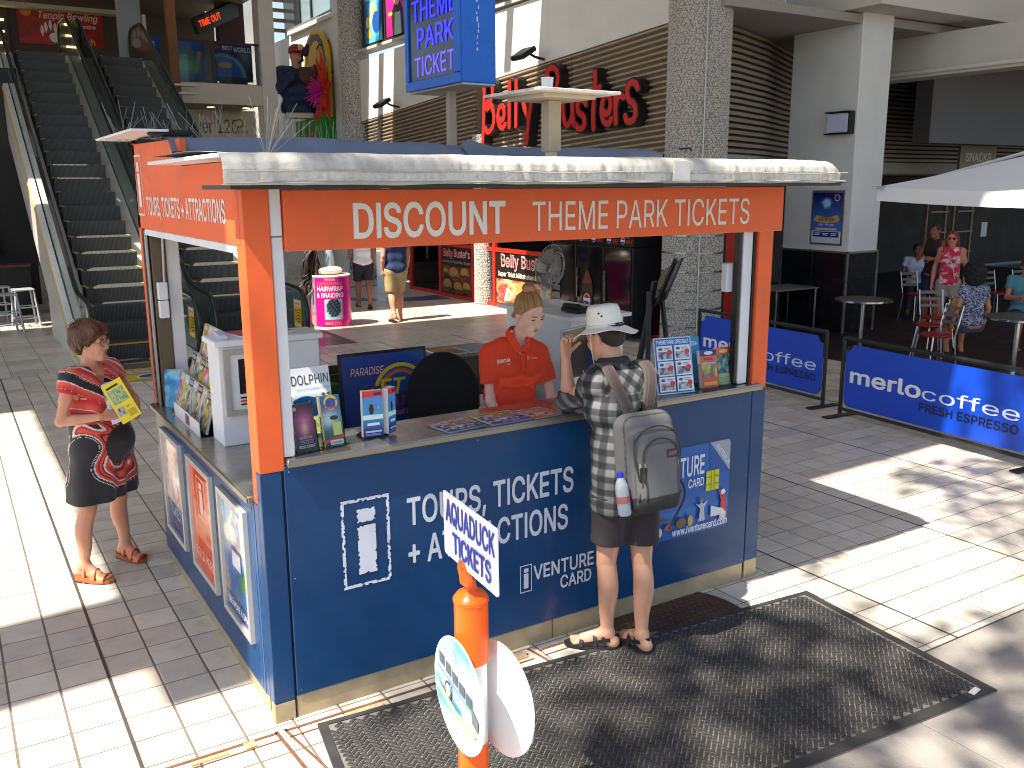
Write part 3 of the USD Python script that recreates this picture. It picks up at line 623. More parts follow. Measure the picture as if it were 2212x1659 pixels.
# brown post
bp = thing('brown_post', 'brown square post standing before the upper mall posters', 'post'); MB().span((4.43, 21.45, 0), (4.66, 21.68, 7.46)).build(bp, 'shaft', mat(S(132, 82, 46), .6, var=.12)); MB().span((4.4, 21.2, 5.0), (5.0, 21.5, 5.05)).span((4.4, 21.2, 4.8), (5.0, 21.5, 4.84)).build(bp, 'bracket', alu)
# glass balustrade and posters behind it
bal = thing('balcony_railing', 'dark glass railing along the white balcony edge', 'railing')
for x0, x1 in ((4.7, 5.62), (5.72, 6.88)): MB().span((x0, 22.0, 5.2), (x1, 22.012, 6.2)).build(bal, 'glass_pane', gl)
MB().span((4.66, 21.97, 6.2), (6.9, 22.03, 6.25)).build(bal, 'top_rail', dk); MB().span((5.62, 21.98, 5.17), (5.72, 22.03, 6.2)).build(bal, 'post', dk)
def reef(u, v):
    b = mixc(S(24, 110, 190), S(20, 60, 150), np.abs(u-.5)*2); isl = np.exp(-(((u-.45)/.25)**2+((v-.62)/.2)**2)); r = np.exp(-(((u-.4)/.33)**2+((v-.36)/.2)**2))
    n = meshkit.fbm(np.stack([u*7, v*7, u*0], -1), 3, 4); b = mixc(b, S(90, 200, 160), np.clip(r*1.4, 0, 1)); b = mixc(b, S(60, 130, 60), np.clip((isl*n*2.6-.4)*2, 0, 1))
    s_ = np.exp(-((u-.78+(v-.5)*-.25)/.06)**2)*(v > .2)*(v < .75); return mixc(b, S(220, 180, 70), s_)
q = PB(Fr((4.78, 22.5, 5.3), (1, 0, 0), (0, 0, 1))); q.pic(0, 0, .78, .98, reef, 26, 30)
tag(q.build('/World', 'island_poster'), 'glowing blue poster of a green island and sandy beach behind the railing', 'poster')
def globe(u, v):
    b = mixc(S(10, 16, 60), S(30, 30, 110), v); d = np.sqrt(((u-.25)*1.15)**2+((v-.0)*1.0)**2); e = np.clip((.62-d)*14, 0, 1)
    b = mixc(b, S(30, 90, 190), e); n = meshkit.fbm(np.stack([u*5, v*5, u*0+3], -1), 3, 2); a = np.exp(-(((u-.32)/.2)**2+((v-.34)/.09)**2)); b = mixc(b, S(214, 160, 60), np.clip((a*1.6*(.5+n)-.55)*4, 0, 1))
    rim = np.exp(-((d-.62)/.04)**2); b = mixc(b, S(110, 200, 230), rim*.9); g2 = np.exp(-(((u-.82)/.12)**2+((v-.6)/.2)**2)); return mixc(b, S(150, 170, 200), g2*.5)
q = PB(Fr((5.75, 22.5, 5.3), (1, 0, 0), (0, 0, 1))); q.pic(0, .12, 1.1, .9, globe, 30, 26).text('BEST', .3, .82, .1, WHITE, .28, True).text('WORLD', .6, .78, .12, WHITE, .46, True).disc(.14, .88, .09, S(200, 60, 60), .05).rect(0, 0, 1.1, .12, S(16, 20, 50))
tag(q.build('/World', 'globe_poster'), 'dark blue globe poster reading BEST WORLD behind the railing', 'poster')
q = PB(Fr((3.75, 22.6, 5.35), (1, 0, 0), (0, 0, 1))); q.rect(0, 0, .7, 1.0, S(16, 60, 140)); [q.rect(.08, .1+.22*k, .5, .12, S(120, 160, 210)) for k in range(4)]
tag(q.build('/World', 'blue_notice_panel'), 'small blue notice panel left of the brown post', 'poster')
# bowling banner
bn = PB(Fr((1.5, 26.36, 6.46), (1, 0, 0), (0, 0, 1)))
bn.pic(0, 0, 2.2, .98, photo([S(150, 16, 20), S(190, 24, 26), S(120, 10, 16), S(180, 30, 24)], 2, 3, 2), 20, 10)
bn.disc(.22, .86, .14, S(220, 130, 40)).text('Tenpin Bowling', .5, .70, .18, S(236, 200, 196), 1.55, True, skew=.25).text('Centre', 1.5, .5, .1, S(240, 225, 220), .5, True, skew=.2)
for x, y in ((.7, .5), (.82, .56), (.94, .48), (.6, .4)): bn.shape(Polygon([(x, y-.2), (x-.05, y-.05), (x-.025, y+.08), (x, y+.12), (x+.025, y+.08), (x+.05, y-.05)]), S(232, 226, 224))
bn.disc(.9, .2, .13, S(236, 230, 230)).text('Bowling', .98, .3, .12, S(236, 180, 40), .55, True).text('by the', 1.5, .26, .07, S(40, 20, 20), .2, True).text('Beach', 1.35, .06, .16, S(240, 190, 40), .6, True)
tag(bn.build('/World', 'bowling_banner'), 'wide red Tenpin Bowling banner with skittles above the escalators', 'banner')
# striped lit window at the far left
w = thing('lit_window', 'upper window with rows of warm light at the far left', 'window', (-.1, 26.3, 5.9))
MB().span((-1.2, 0, 0), (1.35, .05, 1.4)).build(w, 'dark_backing', mat(S(52, 46, 30), .4))
em = mat(S(255, 226, 150), .5, emis=2.2)
for k in range(4): MB().span((-1.1, -.03, .2+.3*k), (1.25, -.005, .25+.3*k)).build(w, 'light_strip', em)
# ticker display
tk = thing('ticker_display', 'black hanging ticker display with red running letters on the upper level', 'display', (5.75, 22.9, 6.75), .0)
R = Rz(.5) @ Ry(-.42); MB().box((.3, 0, .25), (1.7, .16, .42), R, ch=.02).build(tk, 'case', sblk)
f2 = Fr(A([.3, 0, .25])+R@A([-.8, -.082, -.1]), R@A([1., 0, 0]), R@A([0, 0, 1.])); q = PB(f2, .002); q.text('TIME OUT', .06, .04, .16, S(230, 60, 20), .85, True); q.build(tk, 'red_letters', m=mat(attr=True, emis=.8))
dv = thing('display_column', 'dark column in front of the upper windows', 'column'); MB().span((6.2, 23.2, 5.2), (6.9, 23.6, 7.46)).build(dv, 'shaft', mat(S(66, 24, 24), .4)); 
pc = thing('hanging_panel', 'pale translucent hanging panel by the right escalator top', 'panel'); MB().span((3.5, 22.9, 5.3), (4.1, 22.95, 7.46)).build(pc, 'sheet', mat(S(150, 158, 160), .2)); MB().span((4.12, 22.8, 5.3), (4.2, 22.95, 6.9)).build(pc, 'edge', mat(S(200, 200, 196), .4))
# ---------------------------------------------------------------- white side wall with the miner figure
sw = thing('side_wall', 'white rendered wall carrying the miner figure', 'wall')
MB().span((8.72, 20.2, 0), (9.0, 29.5, 6.95)).build(sw, 'render', plaster); MB().span((8.6, 20.2, 6.95), (9.05, 24.6, 7.05)).build(sw, 'coping', plaster); MB().span((8.62, 20.55, 0), (8.72, 20.95, 8.8)).build(sw, 'pilaster', plaster)
MB().tube([(8.66, 20.3, 7.15), (8.66, 24.8, 7.1)], .03, 6).build(sw, 'pipe', alu)
m = MB(); m.span((9.0, 21, 7.0), (9.6, 26, 9.4)); m.build(sw, 'upper_glazing', mat(S(120, 140, 140), .15)); MB().span((8.95, 21, 7.05), (9.0, 21.1, 9.4)).span((8.95, 23.4, 7.05), (9.0, 23.5, 9.4)).span((8.95, 24.4, 7.05), (9.0, 24.9, 9.4)).build(sw, 'glazing_bar', sblk)
for k in range(4): 
    MB().bar((8.1, 26.0+.0*k, 7.3+.3*k), (9.6, 26.0, 7.3+.3*k), .12, .1).build(sw, 'timber_batten', mat(S(168, 112, 66), .6, var=.15))
for y, z in ((21.7, 6.35), (21.3, 5.5)): MB().tube([(8.72, y+.25, z-.05), (8.5, y+.2, z-.12), (8.45, y-.1, z-.05), (8.72, y-.2, z+.08)], .018, 6).build(sw, 'cable_loop', dk)
# arch panel, green base, starburst
ar = thing('arch_sign', 'tall yellow arch-topped sign board with dark lettering round its edge', 'sign')
yy = 22.05; f2 = Fr((8.6, yy+.95, 3.6), (0, -1, 0), (0, 0, 1))
arch = unary_union([sbox(0, 0, 1.9, 2.2), Point(.95, 2.2).buffer(.95)]); MB().poly(arch, f2, 0, .1).build(ar, 'board', mat(S(226, 176, 24), .45, var=.05))
q = PB(f2, .102)
ring = Point(.95, 2.2).buffer(.88).difference(Point(.95, 2.2).buffer(.62)); 
for k in range(26):
    a = PI*1.02*(k+.5)/26; x, y = .95+.75*math.cos(a), 2.2+.75*math.sin(a); q.shape(Polygon([(x+.09*math.cos(a+d), y+.13*math.sin(a+d)*rng.uniform(.6, 1.2)) for d in (0, 1.4, 2.6, 4., 5.2)]), S(76, 66, 20))
for k, s_ in enumerate(('THE', 'MINE', 'SHOP', 'OPEN DAILY')): q.text(s_, .3, .95-.24*k, .15, S(90, 66, 12), .5+.18*k, True)
q.build(ar, 'lettering')
gb = thing('green_sign_box', 'bright green box sign under the yellow arch with an orange emblem', 'sign'); MB().span((8.2, 20.95, 2.9), (8.6, 23.1, 4.35), ch=.02).build(gb, 'box', mat(S(30, 140, 40), .4, var=.05))
q = PB(Fr((8.2, 23.05, 2.95), (0, -1, 0), (0, 0, 1))); q.disc(1.35, .75, .3, S(226, 90, 40)).shape(Polygon([(1.1, .55), (1.35, 1.0), (1.6, .55)]), S(40, 150, 50)).shape(Polygon([(1.2, .6), (1.35, .85), (1.5, .6)]), S(240, 140, 50)).text('GIFTS', .3, .2, .2, S(230, 210, 60), .8, True); q.build(gb, 'emblem')
sb = thing('starburst', 'red and pink spiky starburst ornament fixed to the yellow arch', 'ornament'); c = A([8.42, 21.15, 5.1]); m = MB()
for k in range(26):
    a = 2*PI*k/26+rng.uniform(-.1, .1); L = rng.uniform(.45, 1.15); d = A([-rng.uniform(.05, .5), math.cos(a)*.8, math.sin(a)]); d /= np.linalg.norm(d); m.tube([c, c+d*L*.55, c+d*L], [.1, .075, .004], 5)
m.build(sb, 'red_spike', mat(S(206, 50, 26), .5)); m = MB()
for k in range(60):
    d = A([-1, rng.normal(0, .5), rng.normal(-.3, .7)]); d /= np.linalg.norm(d); m.tube([c, c+d*rng.uniform(.3, .6)+A([0, 0, -.1])], [.03, .012], 4)
m.build(sb, 'pink_tuft', mat(S(206, 40, 160), .5))
# ================================================================ WHITE PILLAR, SLAB AND THE COFFEE SHOP BEHIND THE BARRIERS
PX, PY = 11.65, 6.18
pl = thing('white_pillar', 'white square pillar with black tiled base and a blue poster', 'pillar')
MB().span((PX, PY, 1.36), (PX+.75, PY+1.4, 5.4), ch=.012).build(pl, 'shaft', mat(S(214, 214, 210), .65, var=.05, vs=1.3, bump=.06, dirt=.05))
MB().span((PX+.02, PY+.02, 0), (PX+.73, PY+1.38, 1.34)).build(pl, 'base_core', dk)
bt = mat(S(24, 25, 28), .22, var=.2, vs=3)
for z0, z1 in ((.0, .45), (.455, .9), (.905, 1.33)):
    for y0, y1 in ((PY+.03, PY+.7), (PY+.705, PY+1.38)): MB().span((PX-.012, y0, z0), (PX+.02, y1, z1), ch=.003).build(pl, 'black_tile', bt)
    for x0, x1 in ((PX+.03, PX+.72),): MB().span((x0, PY-.012, z0), (x1, PY+.02, z1), ch=.003).build(pl, 'black_tile', bt)
m = MB()
for x, y in ((PX-.016, PY-.016), (PX-.016, PY+1.4), (PX+.75, PY-.016)): m.span((x-.012, y-.012, 0), (x+.018, y+.018, 1.37))
m.span((PX-.028, PY-.028, 1.335), (PX+.0, PY+1.42, 1.365)).span((PX, PY-.028, 1.335), (PX+.77, PY, 1.365)); m.build(pl, 'metal_trim', alu)
# an old paint patch on the front face
q = PB(Fr((PX, PY, 1.4), (1, 0, 0), (0, 0, 1))); q.shape(Polygon([(.0, 0), (.13, 0), (.11, .3), (.13, .55), (.12, .75), (.2, .78), (.2, 1.0), (.17, 1.1), (.09, 1.3), (0, 1.35)]), S(226, 226, 220)*.92); q.build(pl, 'paint_patch', .6)
wl = thing('wall_lamp', 'square white wall lamp with a dark frame high on the pillar', 'wall lamp', (PX, PY+.28, 3.25))
MB().span((-.02, -.22, -.0), (-.0, .25, .36)).build(wl, 'back_plate', sblk); MB().span((-.13, -.2, .03), (-.02, .22, .33), ch=.02).build(wl, 'shade', mat(S(196, 200, 224), .3)); m = MB()
for z in (0, .34): m.span((-.14, -.22, z), (-.02, .25, z+.02))
m.span((-.14, -.24, 0), (-.0, -.22, .36)); m.build(wl, 'frame', sblk)
q = PB(Fr((PX, PY+.75, 1.49), (0, -1, 0), (0, 0, 1)), .022)
ps = thing('pillar_poster', 'framed blue poster with sparkling figure and gold ribbon on the white pillar', 'poster')
m = MB().span((PX-.02, PY+.12, 1.46), (PX, PY+.78, 2.36)); m.build(ps, 'frame', alu)
def spk(u, v):
    b = mixc(S(60, 110, 190), S(16, 30, 96), np.clip(v*1.4-.3, 0, 1)); n = meshkit.fbm(np.stack([u*9, v*9, u*0], -1), 4, 8); s_ = np.exp(-(((u-.45)/.2)**2+((v-.72)/.16)**2)); return mixc(b, S(150, 200, 250), np.clip((s_*n*2.4-.5)*1.8, 0, 1))
q.pic(0, .2, .6, .63, spk, 22, 22).rect(0, 0, .6, .2, S(206, 212, 226)).shape(Polygon([(.03, .38), (.08, .46), (.3, .42), (.52, .47), (.57, .39), (.52, .35), (.3, .33), (.08, .35)]), S(196, 160, 90)).text('ICE SHOW', .14, .37, .05, S(80, 60, 30), .32, True).text('MON - FRI 10AM', .14, .29, .03, WHITE, .32).rect(.08, .215, .44, .035, S(200, 190, 160)).rect(.04, .1, .52, .09, S(24, 60, 140))
for k in range(3): q.rect(.07+.17*k, .155, .12, .012, WHITE).rect(.07+.17*k, .13, .1, .01, WHITE)
q.disc(.5, .75, .055, S(210, 220, 240)).disc(.5, .75, .045, S(24, 50, 120)); q.build(ps, 'print', .15)
# slab over the pillar, soffits and beams
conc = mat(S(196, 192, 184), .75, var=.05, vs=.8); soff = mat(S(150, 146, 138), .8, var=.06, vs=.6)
ov = thing('upper_storey', 'white upper storey slab and ceiling over the coffee shop', 'building')
MB().span((11.27, 5.59, 5.09), (40, 7.46, 7.2)).build(ov, 'slab_edge', conc)
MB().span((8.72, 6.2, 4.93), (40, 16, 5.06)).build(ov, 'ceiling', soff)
MB().span((8.7, 6.3, 5.06), (9.0, 7.0, 8.6)).span((9.0, 7.4, 5.09), (11.2, 7.6, 8.0)).build(ov, 'upper_wall', conc)
MB().span((13.6, 3.2, 4.25), (14.1, 8.2, 4.93)).build(ov, 'ceiling_beam', conc)
MB().tube([(13.56, 3.2, 4.33), (13.56, 7.9, 4.33)], .035, 8).build(ov, 'pipe', mat(S(214, 210, 200), .4)); MB().tube([(13.5, 4.6, 4.5), (13.5, 4.2, 4.62), (13.5, 3.4, 4.75)], .03, 6).build(ov, 'cable', dk)
# curved ribbed wall going back from the shop corner
CV = A([(9.1, 7.1), (10.2, 7.45), (11.4, 8.0), (12.6, 8.7), (13.9, 9.4), (15.6, 10.0), (18.5, 10.3), (24, 10.4), (40, 10.5)])
cw = thing('curved_wall', 'dark curved wall of horizontal ribs receding behind the pillar', 'wall')
rib = mat(S(132, 116, 98), .5, var=.12, vs=4); back = mat(S(40, 34, 30), .8)
def sweep(z0, z1, d0, d1, mb):   # a rib along the curve, d outwards (to the south)
    P = CV; t = np.gradient(P, axis=0); t /= np.linalg.norm(t, axis=1, keepdims=True); n = np.c_[t[:, 1], -t[:, 0]]; k = len(P)
    v = np.vstack([np.c_[P+n*d0, np.full(k, z0)], np.c_[P+n*d1, np.full(k, z0)], np.c_[P+n*d1, np.full(k, z1)], np.c_[P+n*d0, np.full(k, z1)]]); i = np.arange(k-1)
    mb.add(v, np.vstack([np.stack([i+a*k, i+1+a*k, i+1+b_*k, i+b_*k], 1) for a, b_ in ((0, 1), (1, 2), (2, 3), (3, 0))]))
m = MB(); sweep(2.95, 5.0, -.12, 0, m); m.build(cw, 'backing', back)
for k in range(20):
    z = 2.98+k*.098; m = MB(); sweep(z, z+.055, 0, .06, m); m.build(cw, 'rib', rib)
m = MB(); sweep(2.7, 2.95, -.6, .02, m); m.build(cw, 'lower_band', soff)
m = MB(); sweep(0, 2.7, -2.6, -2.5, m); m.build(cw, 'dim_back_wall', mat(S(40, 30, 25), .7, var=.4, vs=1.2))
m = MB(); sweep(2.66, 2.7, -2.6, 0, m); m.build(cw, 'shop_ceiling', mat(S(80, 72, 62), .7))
for i, (x, y) in enumerate(((9.9, 7.6), (10.9, 8.05), (11.9, 8.7), (14.6, 10.2), (15.6, 10.5), (16.6, 10.7))):
    downlight(x, y, 2.66, .06, ['downlight nearest the large pebble column in the coffee shop', 'second downlight from the large pebble column', 'downlight just left of the white pillar', 'first downlight right of the white pillar', 'second downlight right of the white pillar', 'third downlight right of the white pillar'][i])
ds = thing('drinks_sign', 'yellowed hanging sign board with two dark bands reading DRINKS and SNACKS', 'sign'); MB().span((18.8, 8.95, 2.75), (20.2, 9.0, 3.72)).build(ds, 'board', mat(S(120, 104, 64), .6)); q = PB(Fr((18.8, 8.95, 2.75), (1, 0, 0), (0, 0, 1))); q.rect(.1, .6, 1.2, .28, S(40, 36, 30)).rect(.1, .16, 1.2, .28, S(40, 36, 30)).text('DRINKS', .2, .65, .18, S(170, 150, 90), 1.0, True).text('SNACKS', .2, .21, .18, S(170, 150, 90), 1.0, True); q.build(ds, 'lettering')
bk = thing('bulkhead', 'dark bulkhead panel at the right of the coffee shop', 'wall'); MB().span((16.8, 8.4, 3.3), (40, 8.8, 4.93)).build(bk, 'panel', mat(S(96, 92, 90), .7))
# shelves on the dim wall
for k, (x, y, lab) in enumerate(((21.9, 11.5, 'tall pale timber shelf frame on the dim coffee shop wall'), (23.1, 11.5, 'second pale timber shelf frame, right of the first'))):
    t = thing('shelf_frame', lab, 'shelf', (x, y, 0)); tim = mat(S(150, 124, 92), .6)
    for xx in (-.42, .42): MB().span((xx-.03, -.04, .3), (xx+.03, .04, 2.3)).build(t, 'upright', tim)
    for z in (.6, 1.15, 1.7, 2.25): MB().span((-.39, -.12, z), (.39, .1, z+.04)).build(t, 'shelf_board', tim)
wn = PB(Fr((23.9, 11.4, 1.0), (1, 0, 0), (0, 0, 1))); wn.rect(0, 0, .28, .4, S(206, 200, 190)); tag(wn.build('/World', 'paper_notice'), 'small white paper notice on the dim coffee shop wall', 'notice')
# red doorway frame of the coffee shop behind the large column
rd = thing('red_door_frame', 'red painted door frame right of the large pebble column', 'door frame'); 
for x in (9.35, 10.2): MB().span((x, 7.5, 0), (x+.22, 7.7, 2.7)).build(rd, 'jamb', redm)
MB().span((9.57, 7.5, 2.3), (10.2, 7.7, 2.7)).build(rd, 'head', redm)
MB().span((9.2, 6.0, .0015), (26, 13.2, .006)).span((9.6, 1.0, .0015), (26, 6.0, .0055)).solo('cafe_floor', mat(S(38, 25, 22), .5, var=.2, vs=2), 'dark reddish floor of the coffee shop behind the barriers', None, kind='structure')
# ---------------------------------------------------------------- tables and chairs
chrome = mat(S(190, 190, 192), .15, metal=1.)
def round_table(x, y, r, h, lab):
    t = thing('round_table', lab, 'table', (x, y, 0), group='round bistro tables behind the barriers')
    MB().lathe([(0, h-.02), (r-.01, h-.02), (r, h-.012), (r, h+.012), (r-.008, h+.016)], n=40).build(t, 'metal_rim', chrome, smooth=30); MB().lathe([(r-.012, h+.0165), (0, h+.0165)], n=40).build(t, 'tabletop', mat(S(86, 84, 82), .3, var=.1, vs=30))
    MB().lathe([(.035, .02), (.035, h-.02)], n=16).build(t, 'column', chrome, smooth=True); MB().lathe([(0, .03), (.1, .03), (.22, .008), (.22, 0)], n=24).build(t, 'foot', chrome, smooth=True); return t
round_table(10.68, 5.07, .42, .75, 'round metal-edged table in front of the white pillar'); round_table(10.72, 2.72, .42, .75, 'round metal-edged table at the right edge behind the blue barrier')
def cafe_chair(x, y, rz, lab):
    t = thing('bistro_chair', lab, 'chair', (x, y, 0), rz, group='metal bistro chairs with red seats')
    MB().lathe([(0, .44), (.19, .44), (.2, .455), (.19, .475), (.1, .485), (0, .485)], n=24).build(t, 'seat', mat(S(140, 20, 24), .4), smooth=True)
    for sx in (-1, 1):
        MB().tube([(sx*.2, -.2, 0), (sx*.17, -.16, .44), (sx*.18, -.2, .62), (sx*.18, -.25, .86)], .013, 8).build(t, 'leg', chrome, smooth=True); MB().tube([(sx*.2, .21, 0), (sx*.16, .15, .45)], .013, 8).build(t, 'leg', chrome, smooth=True)
    for z in (.62, .72, .82): MB().box((0, -.2-(z-.62)*.2, z), (.36, .014, .05), Rx(.2), ch=.004).build(t, 'back_slat', mat(S(120, 112, 98), .5, metal=.3))
    return t
for a in ((11.75, 4.55, 2.6, 'pale-backed bistro chair with red seat right of the front table'), (11.0, 4.15, .5, 'red-seated bistro chair nearest the gap between barriers'), (10.25, 3.55, 1.2, 'red-seated bistro chair under the right-hand table'), (14.2, 6.6, 2.9, 'bistro chair behind the seated man in white'), (15.6, 5.9, 3.0, 'left of two ladder-backed chairs far back on the right'), (16.3, 5.7, 3.0, 'right of two ladder-backed chairs far back on the right'), (9.9, 6.55, -1.4, 'red-seated chair beside the rectangular table')): cafe_chair(*a)
t = thing('square_table', 'rectangular cafe table between large column and white pillar', 'table', (11.0, 7.0, 0)); MB().span((-.45, -.35, .73), (.6, .35, .75), ch=.005).build(t, 'tabletop', mat(S(120, 116, 110), .4)); 
for x in (-.4, .55):
    for y in (-.3, .3): MB().tube([(x, y, 0), (x, y, .73)], .018, 8).build(t, 'leg', chrome)
# ---------------------------------------------------------------- blue coffee barriers
cb = mat(S(8, 66, 186), .42, var=.05, vs=2); blk = mat(S(22, 22, 24), .35)
def barrier(a, b, lab, txt0):
    a, b = A([*a, 0.]), A([*b, 0.]); L = np.linalg.norm(b-a); u = (b-a)/L
    t = thing('cafe_barrier', lab, 'barrier', group=None); f2 = Fr(a, u, (0, 0, 1)); n = f2.n
    if (n @ (A([*EYE])-a)) < 0: f2 = Fr(b, -u, (0, 0, 1)); n = f2.n
    for x in (0, L): 
        p = f2.pts(x, 0); MB().tube([p+A([0, 0, .03]), p+A([0, 0, .86])], .022, 10).build(t, 'post', blk, smooth=30); q = p; MB().bar(q-n*.22+A([0, 0, .012]), q+n*.22+A([0, 0, .012]), .09, .012, ch=.003).build(t, 'foot_plate', blk)
    for z, r in ((.86, .022), (.09, .018)): MB().tube([f2.pts(-.0, z), f2.pts(L, z)], r, 10).build(t, 'rail', blk, smooth=30)
    c = Polygon([(.06, .16), (.1, .13), (L-.1, .13), (L-.06, .16), (L-.04, .2)]+[(L-.04, .72), (L-.1, .74), (L-.13, .8), (.13, .8), (.1, .74), (.04, .72), (.04, .2)])
    MB().poly(c, f2, -.006, .006).build(t, 'banner', cb)
    p = PB(f2, .007); W = 1.92; x = txt0
    p.text('merlo', x, (.40), .15, S(226, 228, 232), W*.46, True).text('merlo', x+.004, (.403), .15, S(226, 228, 232), W*.46, True).text('coffee', x+W*.47, (.40), .125, S(200, 210, 232), W*.53).text('FRESH ESPRESSO', x+W*.46, (.28), .08, S(14, 20, 44), W*.54, True)
    p.build(t, 'lettering', .4); return t
barrier((7.28, 4.98), (7.17, 2.84), 'blue coffee barrier half hidden behind the kiosk post', .10)
barrier((6.99, 2.46), (6.82, .30), 'nearest blue coffee barrier reading merlo coffee FRESH ESPRESSO', .11)
# ---------------------------------------------------------------- market umbrella
um = thing('market_umbrella', 'white square market umbrella with a hanging valance at the right edge', 'umbrella', (8.38, .52, 0))
cv = mat(S(214, 216, 220), .8, var=.05, vs=2, bump=.05); cv2 = look('canvas_look', {'d': ('diffuse_bsdf', {'color': S(226, 226, 226)}), 't': ('translucent_bsdf', {'color': S(200, 200, 200)}), 'm': ('mix_closure', {'fac': .3})}, [('d.BSDF', 'm.closure1'), ('t.BSDF', 'm.closure2')], 'm.closure')
h = 1.55; cor = [(-h, h), (-h, -h), (h, -h), (h, h)]
for k in range(4):
    a, b_ = A(cor[k]), A(cor[(k+1) % 4]); m = MB(); n = 10; rows = 6
    v = []
    for i in range(rows+1):
        s_ = i/rows
        for j in range(n+1): e = a+(b_-a)*j/n; sag = -.05*math.sin(PI*j/n)*s_; p_ = e*s_; v.append((p_[0], p_[1], 2.43+.5*(1-s_)**1.1+sag))
    i, j = np.meshgrid(np.arange(rows), np.arange(n), indexing='ij'); q = i*(n+1)+j; m.add(v, np.stack([q, q+n+1, q+n+2, q+1], -1).reshape(-1, 4)); m.build(um, 'canvas_panel', cv2, smooth=True)
    m = MB(); mid = (a+b_)/2; v = []
    for j in range(n+1): e = a+(b_-a)*j/n; o = (a+b_)/2; o = o/np.linalg.norm(o); z = 2.43-.05*math.sin(PI*j/n); v += [(*(e+o*.005), z), (*(e+o*.02), z-.135)]
    q = np.arange(n)*2; m.add(v, np.stack([q, q+2, q+3, q+1], 1)); m.build(um, 'valance', cv2)
    MB().tube([(0, 0, 3.0), (*(a*.98), 2.38)], .018, 6).build(um, 'rib', alu)
MB().tube([(0, 0, 0), (0, 0, 3.06)], .03, 10).build(um, 'pole', alu, smooth=30); MB().box((0, 0, .05), (.6, .6, .1), ch=.02).build(um, 'base', dk)
MB().box((-h-.05, h-.05, 2.42), (.18, .04, .03), ch=.005).build(um, 'corner_tip', alu)
# ================================================================ CANOPY OVER THE COURT AND A STREET TREE (outside the frame, they shade it)
ZC = 9.0
def gq(x, y): return (x-.63*ZC, y-.12*ZC)     # where the ray towards the sun from a floor point meets the canopy
cover = Polygon([gq(-.41, 7.6), gq(-.41, .42), (gq(-.1, .42)), gq(4.5, .80), gq(4.9, 1.12), gq(8.3, 1.25), gq(8.8, -.4), gq(22, -.8), (16.3, 8), (8.7, 8), (8.7, 27), (-16, 27), (-16, gq(0, 7.6)[1])])
beam = Polygon([gq(-.40, .86), gq(-.40, 1.86), gq(-9, 1.2), gq(-9, .15)])
slots = [Polygon([gq(1.15, 11.45), gq(13.2, 11.55), gq(13.2, 12.5), gq(11.6, 12.5), gq(11.6, 12.75), gq(13.2, 12.75), gq(13.2, 13.45), gq(1.6, 13.3)]), Polygon([gq(9.3, 17.9), gq(14, 17.9), gq(14, 18.5), gq(9.3, 18.5)]), Polygon([gq(9.3, 18.8), gq(14, 18.8), gq(14, 19.4), gq(9.3, 19.4)]), Polygon([gq(7, 22.9), gq(15, 22.9), gq(15, 25.6), gq(7, 25.6)]), Polygon([gq(-1, 14.6), gq(3.2, 14.6), gq(3.2, 15.4), gq(-1, 15.4)])]
full = cover.union(beam)
for s_ in slots: full = full.difference(s_)
cn = thing('court_canopy', 'pale canopy roof with open slots over the shopping court', 'canopy')
MB().poly(full, Fr((0, 0, ZC), (1, 0, 0), (0, 1, 0)), 0, .12).build(cn, 'roof_sheet', mat(S(206, 202, 194), .7))
for x in (-14, -5.7): MB().span((x-.1, 7.9, 0), (x+.1, 8.1, ZC)).build(cn, 'post', steel)
nb = thing('neighbour_building', 'pale neighbouring building out of view east of the coffee shop', 'building'); MB().span((17, -9, 0), (17.4, 5.2, 11)).build(nb, 'wall', mat(S(150, 140, 126), .8, var=.1)); [MB().span((16.94, y, z), (16.99, y+1.2, z+1.4)).build(nb, 'window', mat(S(40, 46, 50), .1)) for y in (-8, -5.5, -3, -.5, 2) for z in (1, 4, 7)]
# street tree behind and above the viewpoint: its leaves dapple the floor, the mat and the roof
tree = thing('street_tree', 'leafy street tree behind the viewpoint that dapples the paving', 'tree', (0, 0, 0))
bark = mat(S(104, 90, 76), .9, var=.3, vs=9, bump=.5, bs=20)
tb = A([-4.2, -6.2, 0]); m = MB(); m.tube(spline([tb, tb+A([-.1, .2, 3.2]), tb+A([.1, .7, 8.0]), tb+A([.4, 1.6, 12.6])], 16), np.linspace(.26, .1, 16), 10); m.build(tree, 'trunk', bark, smooth=True)
g_ = np.random.default_rng(11); fork = tb+A([.1, .7, 8.0]); cl = []
def gqz(x, y, z): return A([x-.63*z, y-.12*z, z])
spots = [(3.6, .12), (5.7, -.75), (6.3, -.2), (6.6, .35), (6.9, -.6), (7.4, .1), (7.9, -.4), (5.7, .3), (6.1, .62), (7.2, .65), (6.7, -.05), (5.35, -.42), (7.7, .4), (8.3, .1), (6.4, -.85), (2.2, -.95), (2.9, -.75), (1.75, -.62), (2.6, -1.35), (1.35, -1.05), (3.5, -1.4), (4.2, -1.6), (3.0, -1.75), (1.9, -1.5), (2.45, -.45), (2.0, .03), (.95, -.02), (4.9, -1.5), (6.0, -1.5), (7.0, -1.3)]
m = MB(); lf = [MB(), MB()]
for x, y in spots:
    c = gqz(x, y, g_.uniform(13, 16)); m.tube(spline([fork, (fork+c)/2+A([0, 0, .5])+g_.normal(0, .15, 3), c], 8), np.linspace(.05, .012, 8), 5); cl.append(c)
m.build(tree, 'limb', bark, smooth=True)
